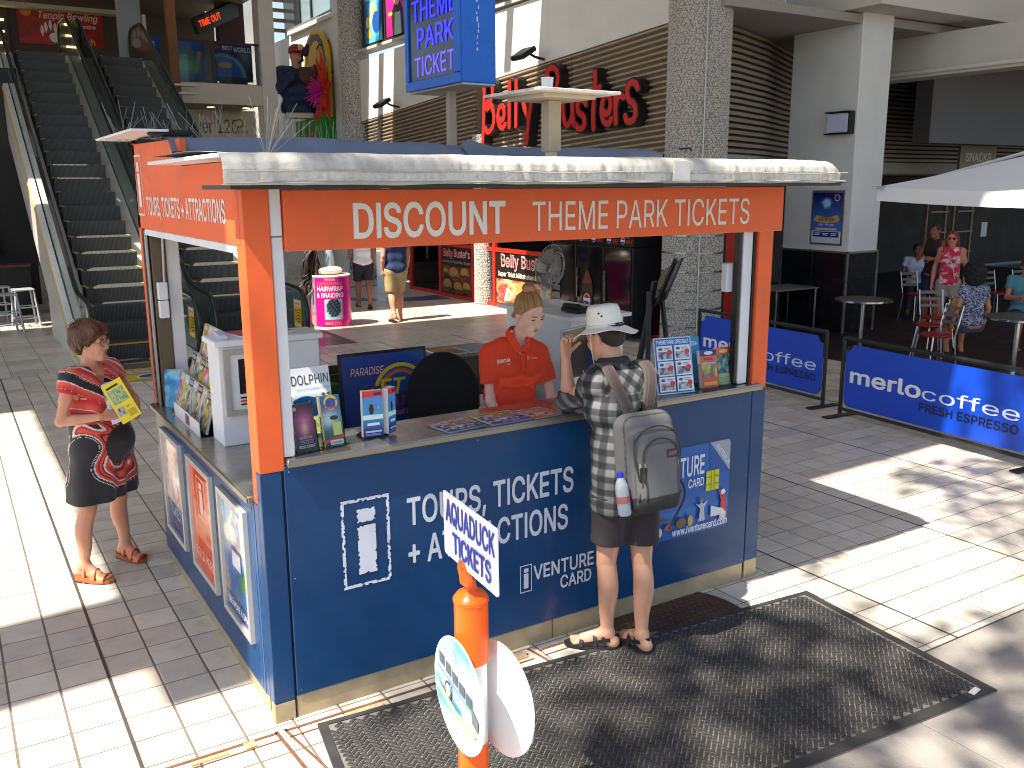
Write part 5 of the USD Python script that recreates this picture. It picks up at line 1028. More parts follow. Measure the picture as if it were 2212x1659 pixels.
def soft(prims, h=.006, post=None, grow=0., pad=.03):
    """Smooth union of round cones ('c', a, b, ra, rb, k), ellipsoids ('e', c, r3, R, k) and round boxes ('b', c, half3, R, round, k)."""
    lo, hi = [], []
    for p in prims:
        if p[0] == 'c': r = max(p[3], p[4]); lo.append(np.minimum(p[1], p[2])-r); hi.append(np.maximum(p[1], p[2])+r)
        else: r = np.linalg.norm(p[2]) if (p[0] == 'b' or p[3] is not None) else A(p[2]); lo.append(A(p[1])-r); hi.append(A(p[1])+r)
    o = np.min(lo, 0)-pad-grow; n = np.ceil((np.max(hi, 0)+pad+grow-o)/h).astype(int)+1
    D = np.full(n, .2, np.float32); ax = [o[i]+h*np.arange(n[i]) for i in range(3)]
    for p, l, u in zip(prims, lo, hi):
        k = p[-1]; m = k+grow+4*h
        a = np.maximum(0, np.floor((l-m-o)/h)).astype(int); b = np.minimum(n, np.ceil((u+m-o)/h).astype(int)+1)
        sl = tuple(slice(a[i], b[i]) for i in range(3)); X = np.stack(np.meshgrid(*[ax[i][sl[i]] for i in range(3)], indexing='ij'), -1)
        if p[0] == 'c':
            A_, B_ = A(p[1], float), A(p[2], float); ba = B_-A_; t = np.clip(((X-A_)@ba)/max(ba@ba, 1e-9), 0, 1); d = np.linalg.norm(X-A_-t[..., None]*ba, axis=-1)-(p[3]+(p[4]-p[3])*t)
        elif p[0] == 'e':
            q = X-A(p[1], float); q = q if p[3] is None else q @ p[3]; r = A(p[2], float); k0 = np.linalg.norm(q/r, axis=-1); k1 = np.linalg.norm(q/r**2, axis=-1); d = np.where(k0 < 1e-6, -r.min(), k0*(k0-1)/np.maximum(k1, 1e-9))
        else:
            q = X-A(p[1], float); q = q if p[3] is None else q @ p[3]; q = np.abs(q)-(A(p[2], float)-p[4]); d = np.linalg.norm(np.maximum(q, 0), axis=-1)+np.minimum(q.max(-1), 0)-p[4]
        old = D[sl]
        if k > 0: hh = np.maximum(k-np.abs(old-d), 0)/k; D[sl] = np.minimum(old, d)-hh*hh*k*.25
        else: D[sl] = np.minimum(old, d)
    D -= grow
    if post is not None: X = np.stack(np.meshgrid(*ax, indexing='ij'), -1); D = post(D, X).astype(np.float32)
    D[0] = D[-1] = .2; D[:, 0] = D[:, -1] = .2; D[:, :, 0] = D[:, :, -1] = .2
    return nets(D, o, h)
def cap(a, b, ra, rb=None, k=.03): return ('c', A(a, float), A(b, float), ra, ra if rb is None else rb, k)
def frame(f, up=(0, 0, 1)):
    f = unit(f); r = unit(np.cross(f, up)); return np.stack([r, f, np.cross(r, f)], 1)    # columns: right, forward, up
def hand(wr, d, palm, curl=.5, s=1., side=1):
    """A palm, four fingers of different lengths bent at their knuckles and a thumb from the palm's side. d: along the hand; palm: the way the palm faces."""
    d = unit(d); palm = unit(A(palm)-d*(d@A(palm))); a = np.cross(d, palm)*side; wr = A(wr, float); P = []
    for t in (-.028, -.01, .01, .028): P.append(cap(wr+d*.012*s+a*t*.6*s, wr+d*.085*s+a*t*s, .016*s, .0135*s, .012))
    for t, L in ((-.031, .062), (-.0105, .074), (.0105, .080), (.031, .072)):
        p = wr+d*.092*s+a*t*s*1.06; dd = d; ang = curl*.55; r = .0088*s
        for q in range(3):
            c_, s_ = math.cos(ang), math.sin(ang); dn = unit(d*c_+palm*s_); e = p+dn*L*s*(.46, .32, .24)[q]; P.append(cap(p, e, r, r*.93, .004)); p = e; r *= .93; ang += curl*1.15
    b = wr+d*.03*s+a*.03*s; e = b+unit(d*.6+a*.75+palm*.35)*.045*s; P += [cap(b, e, .0135*s, .0105*s, .012), cap(e, e+unit(d*.75+a*.2+palm*(.3+.5*curl))*.034*s, .0105*s, .0085*s, .005)]
    return P
def head(c, R, s=1., female=False):
    """Skull, face, nose, ears and chin about the point between the ears. R columns: right, forward, up."""
    g = lambda x, y, z: A(c, float)+R@(A([x, y, z])*s)
    P = [('e', g(0, -.012, .038), A([.074, .094, .092])*s, R, .02), ('e', g(0, .03, -.028), A([.060, .064, .078])*s, R, .03), cap(g(-.012, .07, -.092), g(.012, .07, -.092), .020*s, .020*s, .03),
         cap(g(-.045, .03, -.06), g(0, .066, -.088), .022*s, .018*s, .02), cap(g(.045, .03, -.06), g(0, .066, -.088), .022*s, .018*s, .02),
         cap(g(0, .088, .018), g(0, .108, -.022), .0085*s, .0125*s, .012), cap(g(-.012, .094, -.026), g(.012, .094, -.026), .0085*s, .0085*s, .01),
         cap(g(-.038, .074, .03), g(.038, .074, .03), .017*s, .017*s, .015), ('e', g(-.034, .070, -.022), A([.023, .020, .022])*s, R, .03), ('e', g(.034, .070, -.022), A([.023, .020, .022])*s, R, .03), cap(g(-.018, .086, -.052), g(.018, .086, -.052), .012*s, .012*s, .012)]
    for sx in (-1, 1): P += [('e', g(sx*.077, -.008, .0), A([.010, .019, .031])*s, R, .008)]
    return P
def face_parts(t, c, R, s=1., brow=S(90, 64, 44), lip=S(176, 92, 84), iris=S(60, 44, 30), closed=False):
    g = lambda x, y, z: A(c, float)+R@(A([x, y, z])*s)
    for sx in (-1, 1):
        m = MB(); v, f = IC.vertices*A([.0135, .008, .0062 if not closed else .003])*s, IC.faces; m.add(v@R.T+g(sx*.031, .085, .011), f, S(226, 220, 212) if not closed else S(120, 80, 66))
        if not closed: v = IC.vertices*A([.0062, .004, .0062])*s; m.add(v@R.T+g(sx*.031, .0915, .0105), f, iris)
        m.tube([g(sx*.016, .090, .014), g(sx*.031, .0945, .0185), g(sx*.047, .086, .013)], .0018*s, 5, S(60, 42, 34)); m.build(t, 'eye', mat(attr=True, rough=.25), smooth=True, color=True)
        MB().tube([g(sx*.014, .095, .032), g(sx*.032, .096, .039), g(sx*.05, .084, .033)], [.003*s, .0042*s, .002*s], 6).build(t, 'eyebrow', mat(brow, .8), smooth=True)
    MB().tube([g(-.024, .089, -.053), g(-.01, .0985, -.0505), g(0, .1, -.052), g(.01, .0985, -.0505), g(.024, .089, -.053)], [.002*s, .0046*s, .0046*s, .0046*s, .002*s], 6).tube([g(-.021, .089, -.056), g(0, .0985, -.0605), g(.021, .089, -.056)], [.002*s, .0058*s, .002*s], 6).build(t, 'lips', mat(lip, .4), smooth=True)
def limbs(J, s=1., ru=.052, fe=False):
    """Torso, limbs and feet of the joints J."""
    P = []; W = .85 if fe else 1.
    hl, hr = J['hipL'], J['hipR']; pel, ch, nk = J['pel'], J['chest'], J['neck']; sl, sr = J['shL'], J['shR']
    ax = unit(sr-sl); mid = (pel+ch)/2
    P += [cap(hl*.9+pel*.1, hr*.9+pel*.1, .098*s, None, .05), cap(pel-ax*.055*s, pel+ax*.055*s, .108*s, None, .06), cap(mid-ax*.06*s*W, mid+ax*.06*s*W, .094*s*W, None, .07), cap(ch-ax*.08*s*W, ch+ax*.08*s*W, .105*s*W, None, .07), cap(ch*.45+nk*.55-ax*.07*s, ch*.45+nk*.55+ax*.07*s, .075*s, None, .06), cap(sl, sr, .05*s, None, .05), cap(nk-(nk-ch)*.15, nk*.4+J['head']*.6, .056*s*W, .052*s*W, .03)]
    for q in 'LR':
        sh, el, wr = J['sh'+q], J['el'+q], J['wr'+q]; hp, kn, an, toe = J['hip'+q], J['kn'+q], J['an'+q], J['toe'+q]
        P += [cap(sh, sh*.5+el*.5, ru*s, .043*s*W, .04), cap(sh*.5+el*.5, el, .043*s*W, .036*s*W, .02), cap(el, el*.65+wr*.35, .037*s*W, .038*s*W, .015), cap(el*.65+wr*.35, wr, .038*s*W, .025*s*W, .015)]
        back = unit(np.cross(kn-an, J['right'])); back = back if back@(an-toe) > 0 else -back
        TH, CA = [(0, .090), (.3, .082), (.6, .069), (.85, .056), (1, .0525)], [(0, .0525), (.12, .0515), (.3, .0560), (.45, .0535), (.65, .0435), (.85, .0350), (1, .0335)]
        for (a_, b_), pr, off in (((hp, kn), TH, 0), ((kn, an), CA, .017)):
            ts_ = np.linspace(0, 1, 11); rs = np.interp(ts_, *zip(*pr)); rs = np.r_[rs[0], (rs[:-2]+rs[1:-1]*2+rs[2:])/4, rs[-1]]; pt = [a_+(b_-a_)*t+back*off*math.sin(PI*min(1, t*1.5)) for t in ts_]
            P += [cap(pt[m_], pt[m_+1], rs[m_]*s, rs[m_+1]*s, .06 if m_ == 0 and off == 0 else .0004) for m_ in range(10)]
        f = unit((toe-an)*A([1, 1, 0])); side = np.cross(f, [0, 0, 1.]); heel = an-f*.035*s; heel[2] = an[2]-.05*s
        P += [cap(an, heel, .036*s, .030*s, .02), cap(an, toe-f*.07*s+A([0, 0, .018]), .033*s, .024*s, .02), cap(heel, toe-f*.06*s, .028*s, .026*s, .02)]
        for t, L in ((-.028, .0), (-.014, .012), (.0, .018), (.014, .018), (.029, .022)):
            w_ = t if q == 'R' else t
            sg_ = 1 if (side@J['right'] > 0) == (q == 'L') else -1
            P.append(cap(toe-f*.06*s+side*t*sg_*s+A([0, 0, .004]), toe-f*(.024-L)*s+side*t*sg_*1.05*s-A([0, 0, .004]), .0125*s, .0095*s if abs(t) < .028 else .0125*s, .006))
    return P
def build(t, name, vf, m, col=None, label=None):
    p = uniq(t, name); put(p, vf[0], vf[1], m, True, None if col is None else col(vf[0])); 
    if label: tag(p, label=label)
    return p
def skin_mat(*c): return mat(S(*c), .52, var=.025, vs=9, bump=.04, bs=220)
def ribbon(mb, pts, nrm, w, th, col=None):
    """A strap of width w lying along pts with the given normals."""
    p = A(pts, float); n = np.broadcast_to(A(nrm, float), p.shape); n = n/np.linalg.norm(n, axis=1, keepdims=True); t = np.gradient(p, axis=0); t /= np.linalg.norm(t, axis=1, keepdims=True); b = np.cross(t, n); b /= np.linalg.norm(b, axis=1, keepdims=True); w = np.broadcast_to(np.asarray(w, float), (len(p),))[:, None]
    v = np.stack([p-b*w/2, p-b*w*.42+n*th, p+b*w*.42+n*th, p+b*w/2], 1).reshape(-1, 3); k = np.arange(len(p)-1)*4; f = np.vstack([np.stack([k+a, k+a+1, k+5+a, k+4+a], 1) for a in range(3)]+[np.stack([k+3, k, k+4, k+7], 1)])
    return mb.add(v, f[:, ::-1], col).add(v[[0, 1, 2, 3, -4, -3, -2, -1]], [[0, 1, 2, 3], [4, 7, 6, 5]], col)
J3 = lambda **k: {a: A(b, float) for a, b in k.items()}
# ---------------------------------------------------------------- the customer at the counter
cm = thing('person', 'person in white brimmed hat, grey checked shirt and dark shorts leaning at the counter', 'person')
J = J3(pel=(1.83, -.275, .93), chest=(1.835, -.215, 1.33), neck=(1.84, -.15, 1.545), head=(1.83, -.085, 1.675), shL=(1.685, -.195, 1.475), shR=(1.985, -.22, 1.47), elL=(1.69, .045, 1.325), wrL=(1.675, .055, 1.56), elR=(2.09, .02, 1.325), wrR=(1.93, .17, 1.315),
       hipL=(1.75, -.27, .88), hipR=(1.915, -.29, .88), knL=(1.735, -.245, .50), anL=(1.745, -.25, .095), toeL=(1.60, -.115, .035), knR=(1.905, -.335, .49), anR=(1.885, -.37, .095), toeR=(1.85, -.18, .035), right=(1, -.1, 0))
HR = frame((-.22, .95, -.28)); P = limbs(J)+head(J['head'], HR)+hand(J['wrL'], (-.02, .0, 1), (.25, -1, 0), 1.15, side=1)+hand(J['wrR'], (-.8, .5, -.05), (0, 0, -1), .4, side=-1)
skA = skin_mat(200, 148, 120)
build(cm, 'body', soft(P, .0055), skA); face_parts(cm, J['head'], HR, brow=S(30, 24, 20))
hair = [('e', J['head']+HR@A([0, -.022, .045]), A([.081, .095, .09]), HR, .02), ('e', J['head']+HR@A([0, -.06, -.005]), A([.066, .05, .055]), HR, .02)]
build(cm, 'hair', soft(hair, .005, lambda D, X: np.maximum(wrinkle(.004, 60, 3, 40)(D, X), ((X-J['head'])@HR)[..., 2]-.062)), mat(S(26, 22, 20), .6, bump=.4, bs=250))
def plaid(V):
    u = np.arctan2(V[:, 0]-1.835, -(V[:, 1]+.21))*.155; v = V[:, 2]-.05*np.abs(V[:, 0]-1.83); yk = (V[:, 2] > 1.415) & (V[:, 0] > 1.68) & (V[:, 0] < 2.0) & (V[:, 1] < -.17)
    arm = (V[:, 1] > -.17) & (V[:, 0] < 1.76) & (V[:, 2] < 1.47); a, b = u.copy(), v.copy(); ux = V[:, 0]-1.835; a[yk], b[yk] = ((ux+v)*.71)[yk], ((v-ux)*.71)[yk]; a[arm], b[arm] = (V[:, 1]*.6-V[:, 2]*.8)[arm], (V[:, 0]+V[:, 1]*.3)[arm]
    w = .034; s1 = np.clip((np.abs((a/w/2) % 1-.5)-.25)*28, -1, 1)*.5+.5; s2 = np.clip((np.abs((b/w/2) % 1-.5)-.25)*28, -1, 1)*.5+.5
    L, D_ = A([.17, .169, .168]), A([.013, .013, .015]); M_ = A([.048, .048, .051]); k = (s1+s2)/2; c = np.where(k[:, None] < .5, D_+(M_-D_)*(k*2)[:, None], M_+(L-M_)*((k-.5)*2)[:, None]); return c
shp = [cap(J['pel']+A([-.075, 0, -.08]), J['pel']+A([.075, -.01, -.08]), .128, None, .05), cap(J['pel']+A([-.07, 0, .06]), J['pel']+A([.07, 0, .06]), .125, None, .06), cap((J['pel']+J['chest'])/2-A([.07, 0, 0]), (J['pel']+J['chest'])/2+A([.07, 0, 0]), .118, None, .07), cap(J['chest']-A([.085, 0, 0]), J['chest']+A([.085, 0, 0]), .124, None, .06), cap(J['chest']*.45+J['neck']*.55-A([.08, 0, 0]), J['chest']*.45+J['neck']*.55+A([.08, 0, 0]), .09, None, .06), cap(J['shL'], J['shR'], .062, None, .05),
       cap(J['shL'], J['elL'], .072, .058, .04), cap(J['elL'], J['elL']*.72+J['wrL']*.28, .060, .050, .02), cap(J['shR'], J['elR'], .072, .058, .04), cap(J['elR'], J['elR']*.6+J['wrR']*.4, .058, .048, .02), cap(J['neck']+A([-.02, .0, -.005]), J['neck']+A([.02, 0, -.005]), .064, None, .02)]
def shirt_cut(D, X):
    D = wrinkle(.006, 11, 5, 16)(D, X); D = np.maximum(D, (.815+.02*np.sin(X[..., 0]*14))-X[..., 2]); D = np.maximum(D, (X[..., 2]-J['neck'][2])-.028-.25*(X[..., 1]-J['neck'][1])*0)
    return np.maximum(D, (X-(J['elL']*.76+J['wrL']*.24))@unit(J['wrL']-J['elL'])*((X[..., 0] < 1.8) & (X[..., 1] > -.1))-(1-((X[..., 0] < 1.8) & (X[..., 1] > -.1)))*.5)
build(cm, 'checked_shirt', soft(shp, .006, shirt_cut), mat(attr=True, rough=.85, bump=.06, bs=300), plaid)
m = MB(); ring = [J['neck']+Rz(a)@A([.068, 0, 0])+A([0, .012, .018+.012*math.cos(a+PI/2)]) for a in np.linspace(0, 2*PI, 25)]; m.tube(ring, .017, 8); m.build(cm, 'collar', mat(S(44, 43, 46), .85), smooth=True)
sho = []
for q in 'LR': sho += [cap(J['hip'+q]+A([0, 0, .04]), J['hip'+q]*.28+J['kn'+q]*.72, .108, .090, .03), cap(J['hip'+q]*.28+J['kn'+q]*.72, J['hip'+q]*.05+J['kn'+q]*.95, .090, .088, .02)]
sho += [cap(J['hipL'], J['hipR'], .112, None, .04), cap(J['pel']-A([.06, 0, 0]), J['pel']+A([.06, 0, 0]), .12, None, .04)]
build(cm, 'shorts', soft(sho, .007, lambda D, X: np.maximum(np.maximum(wrinkle(.004, 8, 2)(D, X), .612-.05*(X[..., 0]-1.83)-X[..., 2]), X[..., 2]-.9)), mat(S(50, 44, 48), .85, var=.1, bump=.08, bs=200))
def sandal(t, an, toe, q, solem, strapm, heel=.022):
    f = unit((toe-an)*A([1, 1, 0])); s_ = np.cross(f, [0, 0, 1.]); L0 = an-f*.07; n = 14; o = MB(); out = []
    for k in range(n+1):
        a = k/n; w = .034+.014*math.sin(PI*min(1, a*1.15))+.006*a; w *= math.sqrt(max(0, 1-max(0, (a-.82)/.18)**2))*.999+.001; w *= math.sqrt(max(.05, 1-max(0, (.1-a)/.1)**2)); out.append((L0+f*(np.linalg.norm((toe-an)[:2])+.105)*a, w))
    top = [(p+s_*w, p-s_*w) for p, w in out]; zt = lambda k: .024+(heel-.022)*max(0, 1-k/n*1.6)
    v = []
    for k, (a, b) in enumerate(top): v += [(*a[:2], zt(k)), (*b[:2], zt(k)), (*b[:2], max(.002, zt(k)-.022-.01*(k < 4))), (*a[:2], max(.002, zt(k)-.022-.01*(k < 4)))]
    k = np.arange(n)*4; fs = np.vstack([np.stack([k+a, k+(a+1) % 4, k+4+(a+1) % 4, k+4+a], 1) for a in range(4)]+[[[0, 3, 2, 1]], [[4*n, 4*n+1, 4*n+2, 4*n+3]]]); o.add(v, fs); so = o.build(t, 'sandal', solem)
    m = MB()
    def arc(c, r, h, w, tilt=0): 
        pts = [c+s_*r*math.cos(a)+A([0, 0, h*math.sin(a)])+f*tilt*math.cos(a) for a in np.linspace(-.15, PI+.15, 12)]; nr = [s_*math.cos(a)+A([0, 0, math.sin(a)]) for a in np.linspace(-.15, PI+.15, 12)]; ribbon(m, pts, nr, w, .003)
    return so, m, arc, f, s_
blkm = mat(S(24, 23, 23), .7)
for q in 'LR':
    an, toe = J['an'+q], J['toe'+q]; so, m, arc, f, s_ = sandal(cm, an, toe, q, blkm, blkm)
    g = A([an[0], an[1], .02]); arc(g+f*.135, .054, .036, .024, .0); arc(g+f*.07, .046, .072, .022, .012); ribbon(m, spline([g+f*.02+s_*.038+A([0, 0, .055]), g-f*.052+A([0, 0, .062]), g+f*.02-s_*.038+A([0, 0, .055])], 12), [s_, s_*.7-f*.7, s_*.4-f, s_*.2-f, -f, -f, -f, -f, -s_*.2-f, -s_*.4-f, -s_*.7-f*.7, -s_], .024, .003)
    arc(g+f*.015, .041, .095, .02, .0)
    for sx in (-1, 1): m.bar(g+f*.135+s_*.05*sx+A([0, 0, .012]), g+f*.06+s_*.044*sx+A([0, 0, .03]), .004, .02); m.bar(g+f*.06+s_*.044*sx+A([0, 0, .03]), g-f*.02+s_*.036*sx+A([0, 0, .05]), .004, .02)
    m.build(so, 'strap', blkm)
ht = J['head']+HR@A([0, -.01, .055]); HT = frame((-.22, .95, -.16)) ; n = 56; prof = [(.0, .118), (.05, .117), (.078, .110), (.089, .09), (.094, .05), (.099, .008), (.104, .0), (.125, -.006), (.15, -.018), (.172, -.026), (.176, -.028), (.172, -.031), (.15, -.024), (.12, -.012), (.098, -.008)]
m = MB(); m.lathe(prof, (0, 0, 0), n); v = m.v[0]; a = np.arctan2(v[:, 1], v[:, 0]); r = np.hypot(v[:, 0], v[:, 1]); v[:, 2] += np.clip((r-.1)/.07, 0, 1)*(.016*np.sin(2*a+.6)+.006*np.sin(5*a)); v[:, 0] *= .93; v[:, 2] += (r < .1)*.006*meshkit.noise(v*40, 3); m.v[0] = v@HT.T+ht
hp = m.build(cm, 'sun_hat', mat(S(226, 222, 210), .8, var=.04, vs=30, bump=.06, bs=300), smooth=True)
m = MB(); band = [ht+HT@(A([.93*.1015*math.cos(a), .1015*math.sin(a), .012])) for a in np.linspace(0, 2*PI, 33)]; m.tube(band, .0035, 5); m.build(hp, 'seam', mat(S(206, 202, 190), .8)); m = MB()
for a, z in ((2.6, .06), (2.75, .075), (.4, .06), (.55, .075)): m.lathe([(0, .002), (.005, .001), (.006, 0)], ht+HT@A([.93*.093*math.cos(-a), .093*math.sin(-a), z]), 8, None, HT@frame((math.cos(-a), math.sin(-a), 0))@Rx(-PI/2))
m.build(hp, 'eyelet', blkm)
MB().tube(spline([J['head']+HR@A([-.082, .02, .05]), J['head']+HR@A([-.088, .035, -.06]), J['head']+HR@A([-.07, .05, -.14])], 12), .0022, 5).build(hp, 'chin_cord', mat(S(210, 204, 186), .7))
MB().lathe([(.0098, -.003), (.012, 0), (.0098, .003)], J['wrL']+A([.012, -.022, .098]), 12).build(cm, 'ring', chrome)
# backpack
bpk = thing('backpack', 'grey backpack with dark base and zip pockets hanging on the checked shirt', 'backpack')
ang = .16; BR = Rz(-.06)@Rx(-ang); bc = A([1.845, -.43, 1.09]); g = lambda x, y, z: bc+BR@A([x, y, z])
pc_ = [('b', g(0, .02, -.01), A([.165, .075, .26]), BR, .07, .02), ('b', g(0, -.035, -.04), A([.145, .06, .215]), BR, .055, .015), ('b', g(0, -.07, -.055), A([.125, .045, .17]), BR, .04, .012)]
def bpcol(V):
    q = (V-bc)@BR; c = np.tile(S(94, 93, 93), (len(V), 1)); c[q[:, 2] < -.165] = S(36, 35, 36); sd = np.abs(q[:, 1]+.028-.01*q[:, 2]) < .004; c[sd] = S(60, 58, 58); c[(np.abs(q[:, 1]+.075) < .003) & (q[:, 2] > -.2)] = S(74, 72, 70); return c
build(bpk, 'body', soft(pc_, .006, wrinkle(.0035, 14, 8, 10)), mat(attr=True, rough=.7, bump=.08, bs=320), bpcol)
m = MB()
for off, w_, top in ((-.090, .132, .165), (-.117, .108, .105)):
    pts = spline([g(-w_, off, -.17), g(-w_-.003, off, .0), g(-w_+.012, off, top-.03), g(-w_*.6, off, top), g(w_*.6, off, top), g(w_-.012, off, top-.03), g(w_+.003, off, 0), g(w_, off, -.17)], 40); m.tube(pts, .0045, 5)
m.build(bpk, 'zip', mat(S(52, 50, 50), .6)); m = MB()
for x, z in ((-.128, .0), (-.1, .0)):
    m.box(g(x, -.112, z), (.012, .006, .022), BR, ch=.002)
m.build(bpk, 'zip_slider', mat(S(190, 176, 130), .3, metal=.8)); m = MB()
for x, z in ((-.128, -.045), (-.1, -.05)): m.box(g(x, -.114, z), (.014, .006, .075), BR@Ry(.12), ch=.002)
m.build(bpk, 'zip_pull', blkm)
q = PB(Fr(g(.035, -.1145, .02), BR@A([1., 0, 0]), BR@A([0, 0, 1.]))); q.rect(0, 0, .07, .042, S(40, 40, 52)).rect(.004, .004, .062, .034, S(56, 54, 66)).text('JANSPORT', .009, .012, .016, S(190, 90, 110), .052, True, skew=.2); q.build(bpk, 'label_patch', .7)
m = MB(); m.tube([g(-.03+.06*t, .03, .245+.05*math.sin(PI*t)) for t in np.linspace(0, 1, 9)], .011, 6); m.build(bpk, 'grab_loop', blkm)
st = mat(S(74, 71, 64), .75, var=.08, vs=30); st2 = mat(S(74, 56, 57), .75)
for sx, sh in ((-1, J['shL']+A([.035, 0, 0])), (1, J['shR']+A([-.035, 0, 0]))):
    pts = spline([g(sx*.055, .05, .235), (bc+(sh-bc)*.62)+A([0, -.045, .05]), sh+A([0, -.078, .048]), sh+A([0, -.03, .084]), sh+A([0, .04, .07]), sh+A([-sx*.01, .10, -.02])], 30); nr = [unit(A([0, -1, .35])*(1-t)+A([0, -.2, 1])*min(1, t*1.6)+A([0, 1.6, 0])*max(0, t-.75)*2) for t in np.linspace(0, 1, 30)]
    m = MB(); ribbon(m, pts, nr, .072, .014); s0 = m.build(bpk, 'shoulder_strap', st, smooth=40); m = MB(); ribbon(m, pts[2:20]+A(nr[2:20])*.0135, nr[2:20], .036, .003); m.build(s0, 'trim', st2, smooth=40)
    m = MB(); ribbon(m, spline([sh+A([-sx*.01, .10, -.04]), (J['chest']+A([sx*.15, .05, -.1])), g(sx*.15, .06, -.18)], 16), A([sx, .3, 0]), .025, .003); m.build(s0, 'webbing', blkm)
MB().tube(spline([g(.16, -.02, -.1), g(.18, -.05, -.2), g(.10, -.06, -.30), g(.06, -.06, -.36)], 14), .006, 6).build(bpk, 'loose_strap', mat(S(60, 58, 40), .8)); m = MB()
m.box(g(-.16, .0, -.17), (.05, .1, .14), BR, ch=.02).build(bpk, 'mesh_pocket', mat(S(40, 39, 40), .9))
wb = thing('water_bottle', 'clear water bottle with blue cap in the backpack side pocket', 'bottle'); WR = BR@Ry(-.06); w0 = g(-.185, -.035, -.245)
clear = look('bottle_plastic', {'t': ('transparent_bsdf', {'color': (.86, .9, .92)}), 'p': ('principled_bsdf', {'base_color': S(200, 210, 216), 'roughness': .08}), 'm': ('mix_closure', {'fac': .5})}, [('t.BSDF', 'm.closure1'), ('p.BSDF', 'm.closure2')], 'm.closure')
MB().lathe([(0, .002), (.028, 0), (.033, .01), (.034, .05), (.031, .055), (.034, .06), (.034, .12), (.032, .15), (.024, .175), (.014, .19), (.013, .2)], w0, 20, None, WR).build(wb, 'bottle_body', clear, smooth=True); MB().lathe([(.0155, .194), (.0165, .197), (.0165, .214), (.014, .217), (0, .217)], w0, 20, None, WR).build(wb, 'cap', mat(S(20, 40, 200), .35), smooth=40); MB().lathe([(.0345, .065), (.0345, .1)], w0, 20, None, WR).build(wb, 'bottle_label', mat(S(150, 90, 90), .5))
# ---------------------------------------------------------------- the attendant behind the counter
sf = thing('person', 'fair-haired person in an orange polo shirt looking down behind the counter', 'person')
J = J3(pel=(1.73, .70, 1.06), chest=(1.715, .66, 1.40), neck=(1.735, .625, 1.60), head=(1.785, .585, 1.725), shL=(1.58, .69, 1.495), shR=(1.87, .605, 1.485), elL=(1.545, .63, 1.23), wrL=(1.60, .50, 1.05), elR=(1.91, .54, 1.23), wrR=(1.87, .47, 1.05),
       hipL=(1.64, .73, 1.0), hipR=(1.81, .69, 1.0), knL=(1.64, .7, .62), anL=(1.64, .73, .235), toeL=(1.62, .56, .175), knR=(1.81, .66, .62), anR=(1.81, .69, .235), toeR=(1.83, .52, .175), right=(-.97, .25, 0))
HR = frame((.08, -.90, -.40)); skB = skin_mat(226, 176, 154)
P = limbs(J, .93, fe=True)+head(J['head'], HR, .97)+hand(J['wrL'], (.2, -.3, -.9), (1, .3, 0), .4, .92, -1)+hand(J['wrR'], (-.2, -.3, -.9), (-1, .3, 0), .4, .92, 1)
build(sf, 'body', soft(P, .0055), skB); face_parts(sf, J['head'], HR, .97, brow=S(150, 112, 76), lip=S(196, 110, 104), closed=True)
hd = lambda x, y, z: J['head']+HR@A([x, y, z])*.97
hr_ = [('e', hd(0, -.022, .042), A([.0785, .0975, .0965]), HR, .02), cap(hd(-.078, .0, .03), hd(-.07, -.05, -.03), .016, .014, .02), cap(hd(.078, .0, .03), hd(.07, -.05, -.03), .016, .014, .02)]
bd = unit(HR@A([0, -.55, .85])); b1 = unit(np.cross(bd, HR[:, 1])); b2 = np.cross(bd, b1)
def flow(X): d = X-J['head']-HR@A([0, -.02, .04]); return np.arctan2(d@b1, d@b2)
def haircut(D, X):
    q = (X-J['head'])@HR; D = D+.0012*np.sin(flow(X)*46)
    return np.maximum(D, -(-q[..., 1]*.9+q[..., 2]*.62+.009))
def streak(c0, c1, fl, k=26):
    def fn(V): a = fl(V); n = meshkit.noise(np.stack([np.cos(a)*k, np.sin(a)*k, V[:, 2]*6], 1), 3)*.65+.35*meshkit.noise(np.stack([np.cos(a)*k*.3, np.sin(a)*k*.3, V[:, 2]*9], 1), 5); return mixc(c0, c1, np.clip((n-.28)*2.1, 0, 1))
    return fn
hairm = mat(attr=True, rough=.45, spec=.4); blond = mat(S(176, 132, 84), .5, var=.2, vs=90)
build(sf, 'hair', soft(hr_, .0045, haircut), hairm, streak(S(128, 94, 58), S(178, 138, 90), flow, 16))
bun = hd(0, -.065, .145); m = MB()
for k in range(3): m.tube([bun+HR@(Rz(k*1.1)@A([.026*math.cos(a)*(1-.2*k), .026*math.sin(a), .012*k-.012])) for a in np.linspace(0, 2*PI, 18)], .014, 7)
v = IC.vertices*.026; m.add(v+bun, IC.faces); m.build(sf, 'hair_bun', blond, smooth=True)
for sx in (-1, 1): MB().lathe([(0, .004), (.003, .0), (0, -.004)], hd(sx*.084, -.006, -.03), 8).build(sf, 'earring', chrome)
ax = unit(J['shR']-J['shL'])
shp = [cap(J['pel']-ax*.07-A([0, 0, .1]), J['pel']+ax*.07-A([0, 0, .1]), .118, None, .05), cap((J['pel']+J['chest'])/2-ax*.065, (J['pel']+J['chest'])/2+ax*.065, .116, None, .07), cap(J['chest']-ax*.075, J['chest']+ax*.075, .116, None, .07), ('e', J['chest']+A([.03, -.085, -.01])-ax*.065, A([.065, .05, .062]), None, .05), ('e', J['chest']+A([.03, -.085, -.01])+ax*.065, A([.065, .05, .062]), None, .05), cap(J['chest']*.45+J['neck']*.55-ax*.07, J['chest']*.45+J['neck']*.55+ax*.07, .082, None, .06), cap(J['shL'], J['shR'], .050, None, .05)]
for q in 'LR': shp += [cap(J['sh'+q], J['sh'+q]*.35+J['el'+q]*.65, .057, .062, .03)]
nf = unit(np.cross([0, 0, 1.], ax)); nf = nf if nf[1] < 0 else -nf
